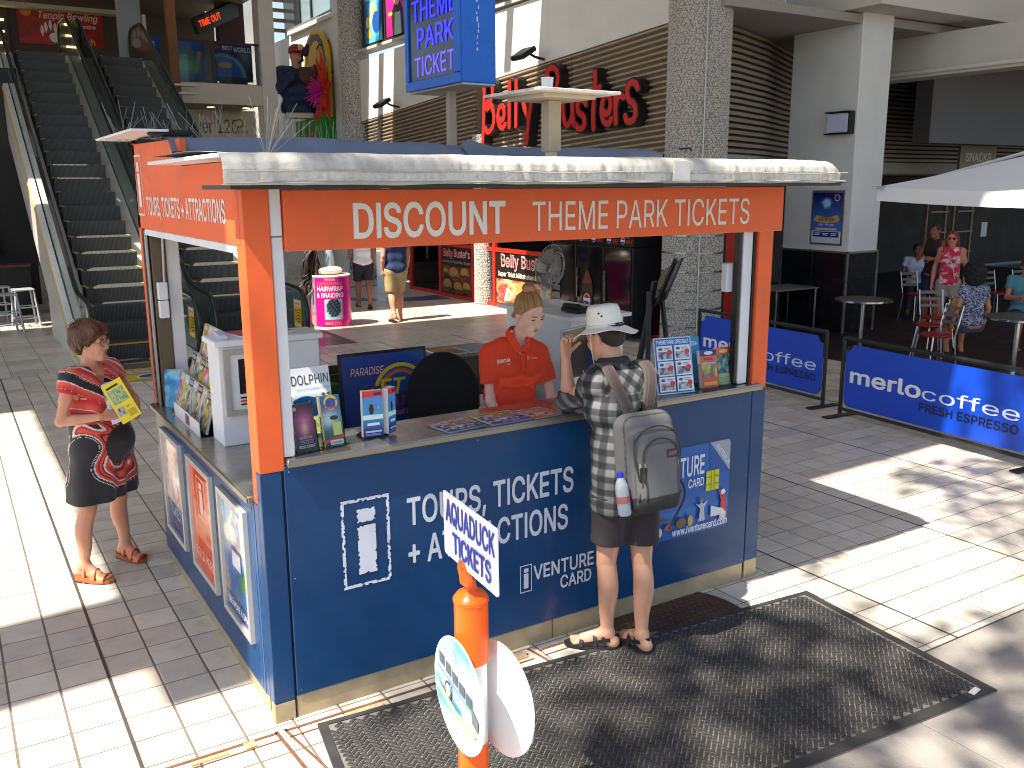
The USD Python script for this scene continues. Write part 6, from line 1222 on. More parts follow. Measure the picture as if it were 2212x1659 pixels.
def polo_cut(D, X):
    D = wrinkle(.005, 9, 7, 12)(D, X); D = np.maximum(D, X[..., 2]-J['neck'][2]-.005-.0*X[..., 0])
    d = X-J['neck']; s_ = d@ax; fz = d@nf; vneck = np.abs(s_)*1.5-(.055+(d[..., 2]+.05)*.8); D = np.where((fz > .0) & (d[..., 2] > -.14), np.maximum(D, -vneck*.6), D)
    for q in 'LR':
        u = unit(J['el'+q]-J['sh'+q]); cut = (X-(J['sh'+q]*.36+J['el'+q]*.64))@u; near = np.linalg.norm(X-J['el'+q], axis=-1) < .16; D = np.where(near & (((X-J['chest'])@ax*(1 if q == 'R' else -1)) > .13), np.maximum(D, cut), D)
    return D
om = mat(S(226, 66, 30), .85, var=.04, vs=12, bump=.08, bs=400)
ps_ = build(sf, 'polo_shirt', soft(shp, .0055, polo_cut), om)
m = MB()
for sx in (-1, 1):
    pts = spline([J['neck']-nf*.055+A([0, 0, .035]), J['neck']+ax*sx*.062+A([0, 0, .022]), J['neck']+nf*.075+ax*sx*.035+A([0, 0, -.045]), J['neck']+nf*.088+ax*sx*.018+A([0, 0, -.085])], 18); nr = [unit(ax*sx*math.sin(t*PI*.8)+nf*(t*1.6-.6)+A([0, 0, .45])) for t in np.linspace(0, 1, 18)]; ribbon(m, pts, nr, np.linspace(.04, .05, 18), .005)
m.build(ps_, 'collar', om, smooth=40)
MB().bar(J['neck']+nf*.094-A([0, 0, .09]), J['neck']+nf*.118-A([0, 0, .19]), .022, .004).build(ps_, 'placket', om)
o = J['chest']+nf*.135-ax*.13+A([0, 0, .055]); f2 = Fr(o, ax if (ax@A([1, 0, 0])) > 0 else -ax, (0, 0, 1)); f2 = Fr(o+nf*.012, f2.u, unit(A([0, 0, 1])+nf*-.18))
q = PB(f2, .002); iframe(q, 0, 0, .012, .028, S(240, 226, 220), False, .05); q.text('VENTURE', .014, .006, .018, S(240, 226, 220), .066, True, rot=.12).text('card', .058, -.004, .008, S(240, 226, 220), .02); q.build(ps_, 'chest_print', .7)
f3 = Fr(J['chest']+nf*.142+ax*.05+A([0, 0, .075]), f2.u, f2.v); q = PB(f3, .004); iframe(q, 0, 0, .01, .024, S(238, 170, 150), False, .05); q.text('Tickets', .012, .006, .012, S(238, 170, 150), .05); q.build(ps_, 'chest_print', .7)
tr = [cap(J['hipL'], J['hipR'], .105, None, .04)]+[cap(J['hip'+q], J['kn'+q], .098, .072, .03) for q in 'LR']+[cap(J['kn'+q], J['an'+q], .072, .055, .03) for q in 'LR']
build(sf, 'trousers', soft(tr, .012), mat(S(26, 26, 30), .8))
# ---------------------------------------------------------------- the visitor with the leaflets
wm_ = thing('person', 'person with short brown hair and glasses in a black and red swirl dress holding leaflets', 'person')
J = J3(pel=(-.345, 2.335, .86), chest=(-.365, 2.325, 1.20), neck=(-.375, 2.315, 1.385), head=(-.350, 2.30, 1.515), shR=(-.495, 2.19, 1.33), shL=(-.235, 2.455, 1.325), elR=(-.575, 2.19, 1.065), wrR=(-.345, 2.10, 1.085), elL=(-.10, 2.50, 1.09), wrL=(-.13, 2.235, 1.04),
       hipR=(-.415, 2.255, .82), hipL=(-.275, 2.42, .82), knR=(-.475, 2.225, .46), anR=(-.53, 2.225, .115), toeR=(-.405, 2.125, .035), knL=(-.255, 2.435, .46), anL=(-.245, 2.47, .115), toeL=(-.165, 2.36, .035), right=(-.62, -.78, 0))
HR = frame((.80, -.55, -.06)); skC = skin_mat(206, 146, 116)
P = limbs(J, .97, .056, True)+head(J['head'], HR, .96)+hand(J['wrR'], (.8, .12, .05), (.3, .9, -.25), .75, .92, 1)+hand(J['wrL'], (-.15, -1, .25), (-.8, .1, .4), .8, .92, -1)
build(wm_, 'body', soft(P, .0055), skC); face_parts(wm_, J['head'], HR, .96, brow=S(110, 76, 50), lip=S(186, 96, 90))
hd = lambda x, y, z: J['head']+HR@A([x, y, z])*.96
hr_ = [('e', hd(0, -.022, .056), A([.098, .112, .098]), HR, .03), cap(hd(-.06, .045, .09), hd(.06, .05, .095), .036, None, .03), ('e', hd(0, -.075, -.01), A([.075, .05, .07]), HR, .03), cap(hd(-.085, .0, .03), hd(-.08, -.02, -.02), .02, .014, .02), cap(hd(.085, .0, .03), hd(.08, -.02, -.02), .02, .014, .02)]
def haircut2(D, X):
    q = (X-J['head'])@HR; D = D+.009*(meshkit.fbm(q*A([34, 34, 16]), 3, 4)-.5)*2+.002*np.sin(q[..., 0]*300+q[..., 1]*200)
    return np.maximum(D, -(-q[..., 1]*1.0+q[..., 2]*.62+.045)*.8)
c0_ = J['head']+HR@A([0, -.03, .05]); flow2 = lambda X: np.arctan2((X-c0_)@HR[:, 0], (X-c0_)@HR[:, 1])*1.0+meshkit.noise(np.asarray(X)*30, 2)*.35
build(wm_, 'hair', soft(hr_, .0045, haircut2), hairm, streak(S(50, 29, 18), S(112, 72, 44), flow2, 18))
hs = MB(); g2_ = np.random.default_rng(8)
for k in range(150):
    th, ph_ = g2_.uniform(0, 2*PI), g2_.uniform(.0, 1.25); n0 = A([math.sin(ph_)*math.cos(th), math.sin(ph_)*math.sin(th), math.cos(ph_)])
    if n0[1] > .72 and n0[2] < .6: continue
    p0 = c0_+HR@(n0*A([.096, .108, .096])); d0 = unit(HR@(A([n0[0], n0[1], -.2]))+g2_.normal(0, .3, 3)); hs.tube([p0, p0+d0*.022+n0*.004, p0+d0*.04+A([0, 0, -.018])], [.0022, .0016, .0004], 3, mixc(S(54, 32, 20), S(124, 82, 50), A(g2_.random())))
hs.build(wm_, 'hair_strands', hairm, color=True, kind='stuff')
m = MB()
for sx in (-1, 1):
    m.tube([hd(sx*.033+.023*math.cos(a), .099-.004*abs(math.cos(a)), .010+.018*math.sin(a)) for a in np.linspace(0, 2*PI, 21)], .0022, 6); m.tube([hd(sx*.056, .095, .014), hd(sx*.08, .06, .016), hd(sx*.083, -.01, .012)], .002, 5)
m.tube([hd(-.010, .103, .012), hd(0, .106, .015), hd(.010, .103, .012)], .002, 5); gs = m.build(wm_, 'glasses', mat(S(110, 30, 30), .3), smooth=True)
m = MB(); [m.lathe([(0, 0), (.021, 0)], hd(sx*.033, .0985, .010), 16, None, HR@Rx(-PI/2)) for sx in (-1, 1)]; m.build(gs, 'lens', gl)
MB().lathe([(0, .005), (.005, 0), (0, -.005)], hd(.08, -.0, -.035), 10).build(wm_, 'earring', mat(S(230, 226, 220), .2))
ax = unit(J['shR']-J['shL']); fw = unit(A([.80, -.60, 0])); drs = [cap(J['chest']-ax*.085, J['chest']+ax*.085, .122, None, .07), ('e', J['chest']+fw*.08-ax*.07-A([0, 0, .02]), A([.078, .07, .075]), None, .05), ('e', J['chest']+fw*.08+ax*.07-A([0, 0, .02]), A([.078, .07, .075]), None, .05), cap((J['pel']+J['chest'])/2-ax*.075, (J['pel']+J['chest'])/2+ax*.075, .125, None, .08), ('e', J['pel']+fw*.05+A([0, 0, .03]), A([.16, .15, .14]), None, .08), cap(J['pel']-ax*.075, J['pel']+ax*.075, .14, None, .07), cap(J['pel']-ax*.09-A([0, 0, .22]), J['pel']+ax*.09-A([0, 0, .22]), .152, None, .07), cap(J['pel']-ax*.1-A([0, 0, .42]), J['pel']+ax*.1-A([0, 0, .42]), .155, None, .07), cap(J['chest']*.45+J['neck']*.55-ax*.08, J['chest']*.45+J['neck']*.55+ax*.08, .085, None, .06), cap(J['shL'], J['shR'], .062, None, .05)]
for q in 'LR': drs.append(cap(J['hip'+q], J['kn'+q]*.9+J['hip'+q]*.1, .118, .112, .06))
for q in 'LR': drs.append(cap(J['sh'+q], J['sh'+q]*.62+J['el'+q]*.38, .062, .064, .03))
def dress_cut(D, X):
    D = wrinkle(.006, 9, 11, 5)(D, X)+.008*np.sin(np.arctan2(X[..., 1]-2.33, X[..., 0]+.345)*9)*np.clip((.85-X[..., 2])/.3, 0, 1)
    D = np.maximum(D, .525-X[..., 2]); d = X-J['neck']; D = np.maximum(D, d[..., 2]-.0); s_ = d@ax; fz = d@fw
    v = np.abs(s_)-(.062+(d[..., 2]+.03)*.36); D = np.where((fz > -.0) & (d[..., 2] > -.21), np.maximum(D, -v*.8), D)
    for q in 'LR':
        u = unit(J['el'+q]-J['sh'+q]); D = np.where(((X-J['chest'])@ax*(1 if q == 'R' else -1) > .15) & (X[..., 2] > 1.12), np.maximum(D, (X-(J['sh'+q]*.66+J['el'+q]*.34))@u), D)
    return D
def swirl(V):
    q = V-A([-.345, 2.335, .9]); a = q@ax; z = q[:, 2]; b = q@fw; p = np.stack([a*3.0+b*1.5, b*2.0, z*2.4], 1)
    w1 = (meshkit.fbm(p*.8+5, 3, 3)-.5)*3.6; w2 = (meshkit.fbm(p*.8+17, 3, 8)-.5)*3.6; t = meshkit.noise(np.stack([p[:, 0]*.7+w1, p[:, 1]*.3, p[:, 2]*.7+w2], 1), 5)+.10*np.sin(np.hypot(a-.01, (z+.1)*.85)*17+w1)+.25*np.clip(z-.1, 0, .5)
    K, Rd, Or, Wh = A([.012, .010, .012]), S(186, 30, 34), S(224, 86, 60), S(228, 206, 206); fine = np.sin(t*95+w2*2)
    red = (t > .52) & (t < .74); c = np.where(red[:, None], mixc(Rd, mixc(Or, K, np.clip(-fine*2-.6, 0, 1)), np.clip(np.abs(fine)*1.4-.3, 0, 1)), K); edge = (np.abs(t-.51) < .011) | (np.abs(t-.75) < .009) | (red & (np.abs(t-.66) < .008)) | (np.abs(t-.455) < .004); c[edge] = Wh
    hole = np.hypot(a*.95-.01, z+.03) < .125; c[hole] = K
    d = a*.75-z*.9+.03*w1; s_ = meshkit.noise(np.stack([d*15, d*0, d*0], 1), 4); ct = np.where((s_ > .58)[:, None], K, mixc(Rd, Or, np.clip(.5+.5*np.sin(d*70), 0, 1))); ct[(np.abs(s_-.57) < .03) | (np.abs(meshkit.noise(np.stack([d*38, d*0, d*0], 1), 9)-.5) < .022)] = Wh; k_ = np.clip((z-.13+.05*w2)/.02, 0, 1); return mixc(c, ct, k_)
build(wm_, 'swirl_dress', soft(drs, .0055, dress_cut), mat(attr=True, rough=.7, sheen=.2), swirl)
gold = mat(S(214, 170, 90), .3, metal=.9)
MB().tube([J['neck']+fw*(.075*math.cos(a)+.02)+ax*.062*math.sin(a)+A([0, 0, -.01-.075*max(0, math.cos(a))]) for a in np.linspace(-2.0, 2.0, 20)], .0015, 5).build(wm_, 'necklace', gold)
u = unit(J['wrR']-J['elR']); bs_ = frame(u); m = MB()
for k, off in enumerate((-.012, .0)): m.tube([J['wrR']+u*off+bs_@A([.031*math.cos(a), 0, .029*math.sin(a)]) for a in np.linspace(0, 2*PI, 16)], .003, 5)
m.build(wm_, 'bracelet', gold)
for q in 'LR':
    an, toe = J['an'+q], J['toe'+q]; so, m, arc, f, s_ = sandal(wm_, an, toe, q, mat(S(150, 88, 52), .6), None, .055); g = A([an[0], an[1], .02]); arc(g+f*.125, .049, .034, .045, 0); arc(g+f*.07, .044, .07, .034, 0); arc(g+f*.01, .04, .105, .018, 0); m.build(so, 'strap', mat(S(226, 120, 70), .4)); MB().bar(g-f*.05+A([0, 0, -.02]), g-f*.045+A([0, 0, .03]), .045, .045).build(so, 'heel', mat(S(90, 56, 36), .6))
# leaflets in her hands
LFm = lambda o, u, v: Fr(o, u, v)
def leaflet(name, lab, fr, w, h, draw, cat='leaflet', group=None):
    t = MB(); n = 7; U, V_ = np.meshgrid(np.linspace(0, w, n), np.linspace(0, h, 3)); bend = .012*np.sin(U/w*PI)
    tt = thing(name, lab, cat, group=group); m = MB(); i, j = np.meshgrid(np.arange(2), np.arange(n-1), indexing='ij'); k = i*n+j; m.add(fr.pts(U, V_, -.002).reshape(-1, 3), np.stack([k, k+1, k+n+1, k+n], -1).reshape(-1, 4)); m.add(fr.pts(U, V_, -.0035).reshape(-1, 3), np.stack([k, k+n, k+n+1, k+1], -1).reshape(-1, 4)); m.build(tt, 'sheet', mat(S(226, 226, 222), .5)); q = PB(fr, -.001); draw(q, w, h); q.build(tt, 'print', .35); return tt
def yel_map(q, w, h):
    q.rect(0, 0, w, h, S(238, 216, 30)).pic(.12*w, .46*h, .76*w, .36*h, photo([S(90, 160, 90), S(214, 206, 150), S(110, 180, 120), S(226, 150, 110), S(120, 170, 130)], 41, 5, 4, 6), 26, 16).rect(.15*w, .86*h, .6*w, .05*h, S(40, 36, 20)).pic(.08*w, .18*h, .36*w, .2*h, photo([S(60, 60, 60), S(190, 190, 190), S(110, 110, 100)], 4, 3, 3), 10, 8).text('MAP', .55*w, .3*h, .04*h, S(200, 60, 40), .2*w, True)
    for k in range(5): q.rect(.5*w, (.08+.035*k)*h, .4*w, .012*h, S(120, 106, 30))
leaflet('leaflet', 'yellow leaflet with a street map held in front', Fr((-.245, 2.035, 1.035), (.80, -.10, .42), (-.34, .22, .80)), .125, .26, yel_map, group=None)
leaflet('leaflet', 'white and blue leaflet behind the yellow one in the same hands', Fr((-.30, 2.08, 1.03), (.75, .1, .2), (-.12, .28, .9)), .12, .255, lambda q, w, h: (q.rect(0, 0, w, h, S(226, 228, 232)), q.pic(0, .6*h, w, .3*h, photo([S(30, 110, 160), S(120, 190, 210), S(30, 50, 100), S(206, 180, 190)], 7, 2, 2), 12, 8), [q.rect(.1*w, (.1+.05*k)*h, .7*w, .015*h, S(120, 120, 130)) for k in range(8)]))
miner()
# ================================================================ THINGS ON AND ABOUT THE KIOSK
CZ = 1.2705
acr = look('acrylic', {'t': ('transparent_bsdf', {'color': (.93, .95, .95)}), 'g': ('glossy_bsdf', {'roughness': .04}), 'f': ('layer_weight', {'blend': .12}), 'm': ('mix_closure', {})}, [('f.fresnel', 'm.fac'), ('t.BSDF', 'm.closure1'), ('g.BSDF', 'm.closure2')], 'm.closure')
paper = mat(S(226, 224, 218), .55)
def brochure(lab, fr, w, h, th, draw, group=None, name='brochure_stack'):
    """A stack of leaflets of thickness th standing in the plane fr, its front printed."""
    t = thing(name, lab, 'brochure', group=group); MB().poly(sbox(0, 0, w, h), fr, -th, 0).build(t, 'pages', paper); q = PB(fr, .0006, .0005); draw(q, w, h); q.build(t, 'cover', .25); return t
def holder(lab, fr, w, h, th):
    t = thing('brochure_holder', lab, 'brochure holder'); m = MB()
    m.poly(sbox(-.004, 0, w+.004, h*.62), fr, .004, .006).poly(sbox(-.004, 0, w+.004, h*1.02), fr, -th-.006, -th-.004).poly(sbox(-.004, 0, -.002, h*.62), fr, -th-.003, .003).poly(sbox(w+.002, 0, w+.004, h*.62), fr, -th-.003, .003); m.build(t, 'acrylic_case', acr)
    MB().poly(sbox(-.01, -.0, w+.01, .003), fr, -th-.04, .05).build(t, 'foot', acr); return t
def tiltfr(x, y, z, w, yaw=0., lean=.2):
    u = Rz(yaw)@A([1., 0, 0]); b = Rz(yaw)@A([0, 1., 0]); return Fr((x, y, z), u, A([0, 0, 1])*math.cos(lean)+b*math.sin(lean))
def cover(pal, seed, head, hc, tc, sub=None, band=None):
    def d(q, w, h):
        q.pic(0, 0, w, h, photo(pal, seed, 2.5, 4, 4), 12, 22)
        if band is not None: q.rect(0, h*.8, w, h*.2, band)
        q.text(head, .08*w, .86*h, .09*h, hc, .84*w, True)
        if sub: q.text(sub, .12*w, .74*h, .05*h, tc, .7*w, True)
        for k in range(4): q.rect(.1*w, (.06+.05*k)*h, (.5+.2*((k*7+seed) % 3)/2)*w, .018*h, tc)
    return d
# --- dark theatre brochure, jet ride brochure, marine brochure, surf brochure on the front counter
f = tiltfr(.185, .03, CZ+.004, .1, .12, .22); holder('clear holder with dark purple brochures by the white window post', f, .105, .23, .02)
def dshow(q, w, h): q.pic(0, 0, w, h, lambda u, v: mixc(mixc(S(24, 18, 24), S(206, 90, 150), np.exp(-(((u-.5)/.4)**2+((v-.55)/.25)**2))), S(240, 200, 160), np.exp(-(((u-.5)/.14)**2+((v-.5)/.12)**2))*.8), 14, 26).disc(.15*w, .9*h, .09*w, S(200, 150, 90)).text('SHOW', .2*w, .28*h, .05*h, S(200, 190, 200), .6*w).text('GOLD COAST', .12*w, .1*h, .05*h, S(220, 216, 222), .76*w, True); [q.rect(.2*w, (.18+.03*k)*h, .6*w, .01*h, S(150, 140, 150)) for k in range(3)]
brochure('dark purple show brochure standing left of the jet brochure', f, .105, .225, .018, dshow)
f = tiltfr(.33, .075, CZ+.004, .1, .1, .2); holder('clear holder with jet boat brochures and a price label', f, .105, .23, .02)
def djet(q, w, h):
    q.pic(0, 0, w, h, lambda u, v: mixc(mixc(S(30, 90, 60), S(40, 110, 170), v), S(225, 236, 240), np.exp(-(((u-.4)/.45)**2+((v-.52)/.14)**2))), 12, 24).rect(0, 0, .06*w, h, S(220, 200, 40)).shape(Point(.55*w, .86*h).buffer(.33*w).difference(Point(.55*w, .84*h).buffer(.25*w)), S(240, 200, 40)).text('JET', .2*w, .8*h, .11*h, S(70, 60, 160), .6*w, True, skew=.2).rect(.1*w, .74*h, .8*w, .03*h, S(220, 60, 60)).disc(.62*w, .55*h, .2*w, S(60, 60, 40), .1*w).rect(.5*w, .2*h, .42*w, .26*h, S(206, 216, 120)).shape(Polygon([(0, .12*h), (w, .2*h), (w, .14*h), (0, .05*h)]), S(200, 70, 40)).rect(.3*w, .02*h, .62*w, .09*h, S(226, 226, 226)).text('55388888', .36*w, .045*h, .04*h, S(30, 40, 80), .5*w, True)
brochure('blue and yellow jet boat brochure with a white number label', f, .105, .235, .018, djet)
f = tiltfr(.268, .27, CZ+.002, .2, .05, .2); holder('clear holder with the tall marine centre brochures', f, .2, .34, .02)
def ddol(q, w, h):
    q.rect(0, 0, w, h, S(226, 230, 234)).pic(0, 0, w, .55*h, lambda u, v: mixc(S(24, 110, 90), S(30, 100, 170), np.clip(v*1.6, 0, 1)), 8, 12)
    a = np.linspace(0, 1, 14); q.shape(Polygon([(w*t, h*(.54+.06*math.sin(t*5))) for t in a]+[(w*t, h*(.46+.05*math.sin(t*5+.3))) for t in a[::-1]]), S(30, 120, 190)).text('DOLPHIN', .02*w, .76*h, .135*h, S(36, 40, 54), .94*w).text('INNOVATIVE MARINE CENTRE', .1*w, .68*h, .03*h, S(150, 160, 170), .86*w).disc(.78*w, .6*h, .05*w, S(150, 80, 50), .03*w).disc(.9*w, .6*h, .04*w, S(170, 90, 60), .025*w); [q.rect(.08*w, (.4-.05*k)*h, .4*w, .018*h, S(120, 170, 210)) for k in range(5)]; q.pic(.45*w, .05*h, .5*w, .25*h, photo([S(40, 120, 60), S(220, 200, 120), S(90, 160, 90)], 3), 10, 8)
brochure('white and blue marine brochure headed DOLPHIN', f, .2, .34, .016, ddol)
cz = thing('brochure_holder', 'dark turning stand holding red and blue surf brochures', 'brochure holder', (.61, .17, CZ)); MB().lathe([(0, .006), (.075, .006), (.08, .0)], n=28).build(cz, 'turntable', blkm); MB().span((-.004, -.055, .006), (.004, .055, .24)).span((-.055, -.004, .006), (.055, .004, .24)).build(cz, 'cross_board', blkm)
def dsurf(q, w, h): q.pic(0, 0, w, h, lambda u, v: mixc(mixc(S(30, 44, 120), S(60, 150, 190), np.clip(v*3-.4, 0, 1)), S(70, 140, 210), np.clip(v*3-1.4, 0, 1)), 6, 24).rect(0, .38*h, w, .1*h, S(206, 230, 232)).rect(0, .87*h, w, .13*h, S(220, 50, 40)).rect(.55*w, .9*h, .4*w, .06*h, S(30, 40, 90)).shape(Polygon([(.35*w, .5*h), (.3*w, .62*h), (.38*w, .72*h), (.5*w, .7*h), (.55*w, .6*h), (.5*w, .5*h)]), S(30, 26, 40)).disc(.42*w, .75*h, .05*w, S(190, 140, 110)).disc(.75*w, .64*h, .05*w, S(190, 140, 110), .09*w).rect(.2*w, .25*h, .6*w, .06*h, S(210, 220, 240)).rect(.1*w, .1*h, .8*w, .04*h, S(170, 180, 210)); [q.rect(.1*w, (.04+.025*k)*h, .75*w, .01*h, S(130, 150, 200)) for k in range(2)]
brochure('stack of blue surf brochures with red heads facing the front', Fr((.535, .102, CZ+.012), Rz(-.1)@A([1., 0, 0]), (0, 0, 1)), .1, .225, .03, dsurf)
brochure('narrow side view stack of surf brochures on the turning stand', Fr((.668, .105, CZ+.012), Rz(.62)@A([1., 0, 0]), (0, 0, 1)), .07, .222, .03, dsurf)
# flyers lying on the counter
def flyer(lab, o, u, v, w, h, top, bot, txt, txt2):
    def d(q, w, h):
        q.rect(0, 0, w, h, S(222, 224, 228)).rect(0, .82*h, w, .18*h, top).text(txt, .06*w, .85*h, .11*h, S(236, 236, 232) if top.sum() < 1.2 else S(40, 44, 90), .88*w, True)
        for k in range(3): q.pic(.04*w+.31*w*k, .46*h, .28*w, .3*h, photo([bot, S(220, 150, 60), S(60, 90, 150), S(200, 200, 206)], 3+k, 2, 2, 5), 7, 6).pic(.04*w+.31*w*k, .18*h, .28*w, .24*h, photo([S(40, 44, 80), bot, S(210, 206, 190)], 13+k, 3, 3, 5), 7, 6)
        q.rect(0, 0, w, .14*h, bot).text(txt2, .3*w, .03*h, .075*h, S(230, 232, 236), .4*w, True)
    return leaflet('flyer', lab, Fr(o, u, v), w, h, d, 'flyer')
FZ = CZ+.0045
def fl(lab, p0, p1, p3, *a): u, v = A([*p1, 0.])-A([*p0, 0.]), A([*p3, 0.])-A([*p0, 0.]); v = v-unit(u)*(v@unit(u)); flyer(lab, (*p0, FZ), u, v, np.linalg.norm(u), np.linalg.norm(v), *a)
fl('left counter flyer with an orange stripe across its top', (.935, -.02), (1.165, .015), (.94, .185), S(224, 96, 44), S(34, 56, 120), 'SUPER PASS', 'BUY HERE')
fl('middle counter flyer, yellow banded with BUY HERE along its foot', (1.185, -.01), (1.43, -.0), (1.20, .22), S(226, 200, 70), S(24, 70, 150), 'THEME PARKS', 'BUY HERE')
fl('right counter flyer with dark red head and orange foot', (1.44, -.012), (1.62, -.005), (1.46, .2), S(150, 40, 40), S(226, 90, 40), 'BEST DEALS', 'tickets')
# theme park specials board
f = tiltfr(2.325, .06, CZ+.005, .25, -.18, .22); ts = thing('specials_board', 'blue standing board headed THEME PARK SPECIALS with six offers', 'sign')
MB().poly(sbox(0, 0, .245, .325), f, -.004, 0).build(ts, 'board', mat(S(206, 212, 220), .25)); MB().poly(sbox(.08, 0, .165, .2), Fr(f.o+A([0, .1, 0]), f.u, unit(A([0, -.1, .3]))), -.003, 0).build(ts, 'stand', acr)
q = PB(f, .001, .0005); q.rect(0, 0, .245, .325, S(206, 216, 228)).rect(.005, .005, .235, .315, S(40, 112, 178)).text('THEME PARK SPECIALS', .015, .288, .022, S(226, 232, 240), .215, True)
for i in range(2):
    for j in range(3):
        x, y = .014+.111*i, .014+.09*(2-j); q.rect(x, y, .105, .084, S(222, 226, 230)).pic(x+.008, y+.008, .088, .042, photo([S(90, 60, 60), S(60, 110, 170), S(210, 150, 90), S(60, 90, 60), S(190, 190, 200)], 50+i*3+j, 4, 2, 5), 10, 6).disc(x+.085, y+.045, .016, S(206, 50, 60)).disc(x+.025, y+.066, .014, S(70, 90, 130), .008); q.rect(x+.05, y+.068, .04, .004, S(120, 124, 130)).rect(x+.05, y+.06, .03, .003, S(150, 150, 156))
q.build(ts, 'print', .15)
def kids(c): return cover([c, S(240, 220, 120), S(90, 160, 200), S(230, 120, 140), c], int(c[0]*90), 'FUN', S(240, 236, 220), S(236, 236, 230), 'PARK', None)
GB = 'clear brochure stands at the right of the counter'
f = tiltfr(2.665, .055, CZ+.004, .12, -.12, .2); holder('clear stand of orange and purple brochures, left at the counter end', f, .12, .235, .03)
def dk1(q, w, h): q.rect(0, 0, w, h, S(216, 96, 40)).rect(0, .84*h, w, .16*h, S(60, 44, 110)).pic(.06*w, .28*h, .88*w, .42*h, photo([S(200, 50, 120), S(180, 60, 150), S(120, 160, 60), S(226, 190, 90)], 61, 3, 3, 4), 12, 14).text('Wave', .2*w, .73*h, .08*h, S(130, 60, 40), .55*w, True).text('PARK OPENING', .1*w, .62*h, .05*h, S(236, 220, 226), .8*w, True).disc(.5*w, .92*h, .26*w, S(214, 210, 226), .05*h).rect(.1*w, .06*h, .8*w, .1*h, S(236, 150, 90))
brochure('orange brochure with purple head at the right end of the counter', f, .12, .225, .028, dk1)
f = tiltfr(2.815, .075, CZ+.004, .11, -.12, .2); holder('clear stand of green adventure brochures beside the right post', f, .11, .235, .03)
def dk2(q, w, h): q.pic(0, 0, w, h, photo([S(200, 206, 170), S(120, 150, 80), S(60, 50, 50), S(40, 130, 170), S(190, 180, 120)], 71, 3, 4, 4), 14, 22).rect(0, .82*h, w, .18*h, S(226, 90, 30)).disc(.5*w, .9*h, .28*w, S(240, 190, 150), .05*h).rect(0, 0, w, .3*h, S(170, 184, 130)); [q.rect(.1*w, (.06+.06*k)*h, .7*w, .02*h, S(120, 134, 90)) for k in range(3)]
brochure('green and orange adventure brochure beside the right post', f, .11, .225, .028, dk2)
f = tiltfr(2.625, .19, CZ+.004, .12, -.12, .2); holder('clear stand behind with light blue brochures', f, .16, .3, .03)
brochure('light blue water park brochure standing behind the orange one', f, .15, .285, .02, lambda q, w, h: q.rect(0, 0, w, h, S(60, 150, 200)).disc(.6*w, .86*h, .3*w, S(200, 215, 230), .05*h).text('WET', .3*w, .82*h, .06*h, S(40, 70, 160), .5*w, True))
# --- rack of brochures on the side counter (faces outwards to the left)
SZ = 1.0865
rk = thing('brochure_rack', 'tiered clear rack full of brochures on the side counter', 'brochure rack')
m = MB()
for y in (1.27, 2.08): MB().poly(Polygon([(0, 0), (.26, 0), (.30, .56), (.24, .56), (.18, .3), (.1, .18), (.0, .10)]), Fr((.045, y, SZ), (1, 0, 0), (0, 0, 1)), -.002, .002).build(rk, 'side_plate', acr)
MB().span((.045, 1.27, SZ), (.30, 2.08, SZ+.004)).build(rk, 'base', acr); MB().span((.035, 1.27, SZ), (.04, 1.9, SZ+.085)).build(rk, 'front_strip', mat(S(206, 208, 210), .4)); MB().span((.034, 1.5, SZ+.015), (.035, 1.6, SZ+.075)).build(rk, 'strip_label', mat(S(110, 80, 90), .4))
pals = [[S(210, 60, 50), S(230, 200, 190), S(120, 30, 40)], [S(230, 216, 60), S(60, 110, 60), S(236, 232, 200)], [S(40, 70, 160), S(226, 220, 120), S(30, 40, 100)], [S(60, 90, 120), S(200, 210, 190), S(40, 60, 60)], [S(120, 90, 60), S(220, 206, 170), S(60, 50, 40)], [S(206, 200, 180), S(120, 130, 120), S(60, 70, 90)], [S(200, 170, 60), S(90, 80, 60), S(236, 226, 180)]]
word = ['reef', 'tours', 'zoo', 'jet', 'surf', 'dine', 'golf', 'fish', 'sail', 'dive', 'bus', 'spa', 'park', 'farm', 'wine', 'expo', 'kart', 'bowl']
colw = ['red', 'yellow green', 'blue', 'slate', 'tan', 'grey green', 'mustard']
n_ = 0
for tier, (x, z, h) in enumerate(((.07, .01, .235), (.15, .13, .23), (.225, .27, .27))):
    for k in range(7):
        y = 2.05-.112*k; yw = .1; lean = .32; f = Fr((x, y, SZ+z), (0, -1, 0), A([math.sin(lean)*.8, 0, math.cos(lean)])); c = (k+tier*3+(tier == 1)) % 7
        brochure(f'{colw[c]} brochures, {["first", "second", "third", "fourth", "fifth", "sixth", "seventh"][k]} from the rear in the {["bottom", "middle", "top"][tier]} tier of the side rack', f, yw, h, .014, cover(pals[c], n_+2, word[n_ % 18].upper(), S(236, 232, 226), S(226, 222, 212), None, pals[c][(n_+1) % 3]*.8), 'brochures in the tiered side rack'); n_ += 1
f = Fr((.03, 2.14, SZ), (.6, -.8, 0), (.05, .05, 1)); brochure('light blue brochure block standing behind the rack near the rear post', f, .12, .24, .07, lambda q, w, h: q.pic(0, 0, w, h, photo([S(40, 120, 190), S(120, 190, 220), S(30, 90, 150)], 8, 2, 3), 8, 12))
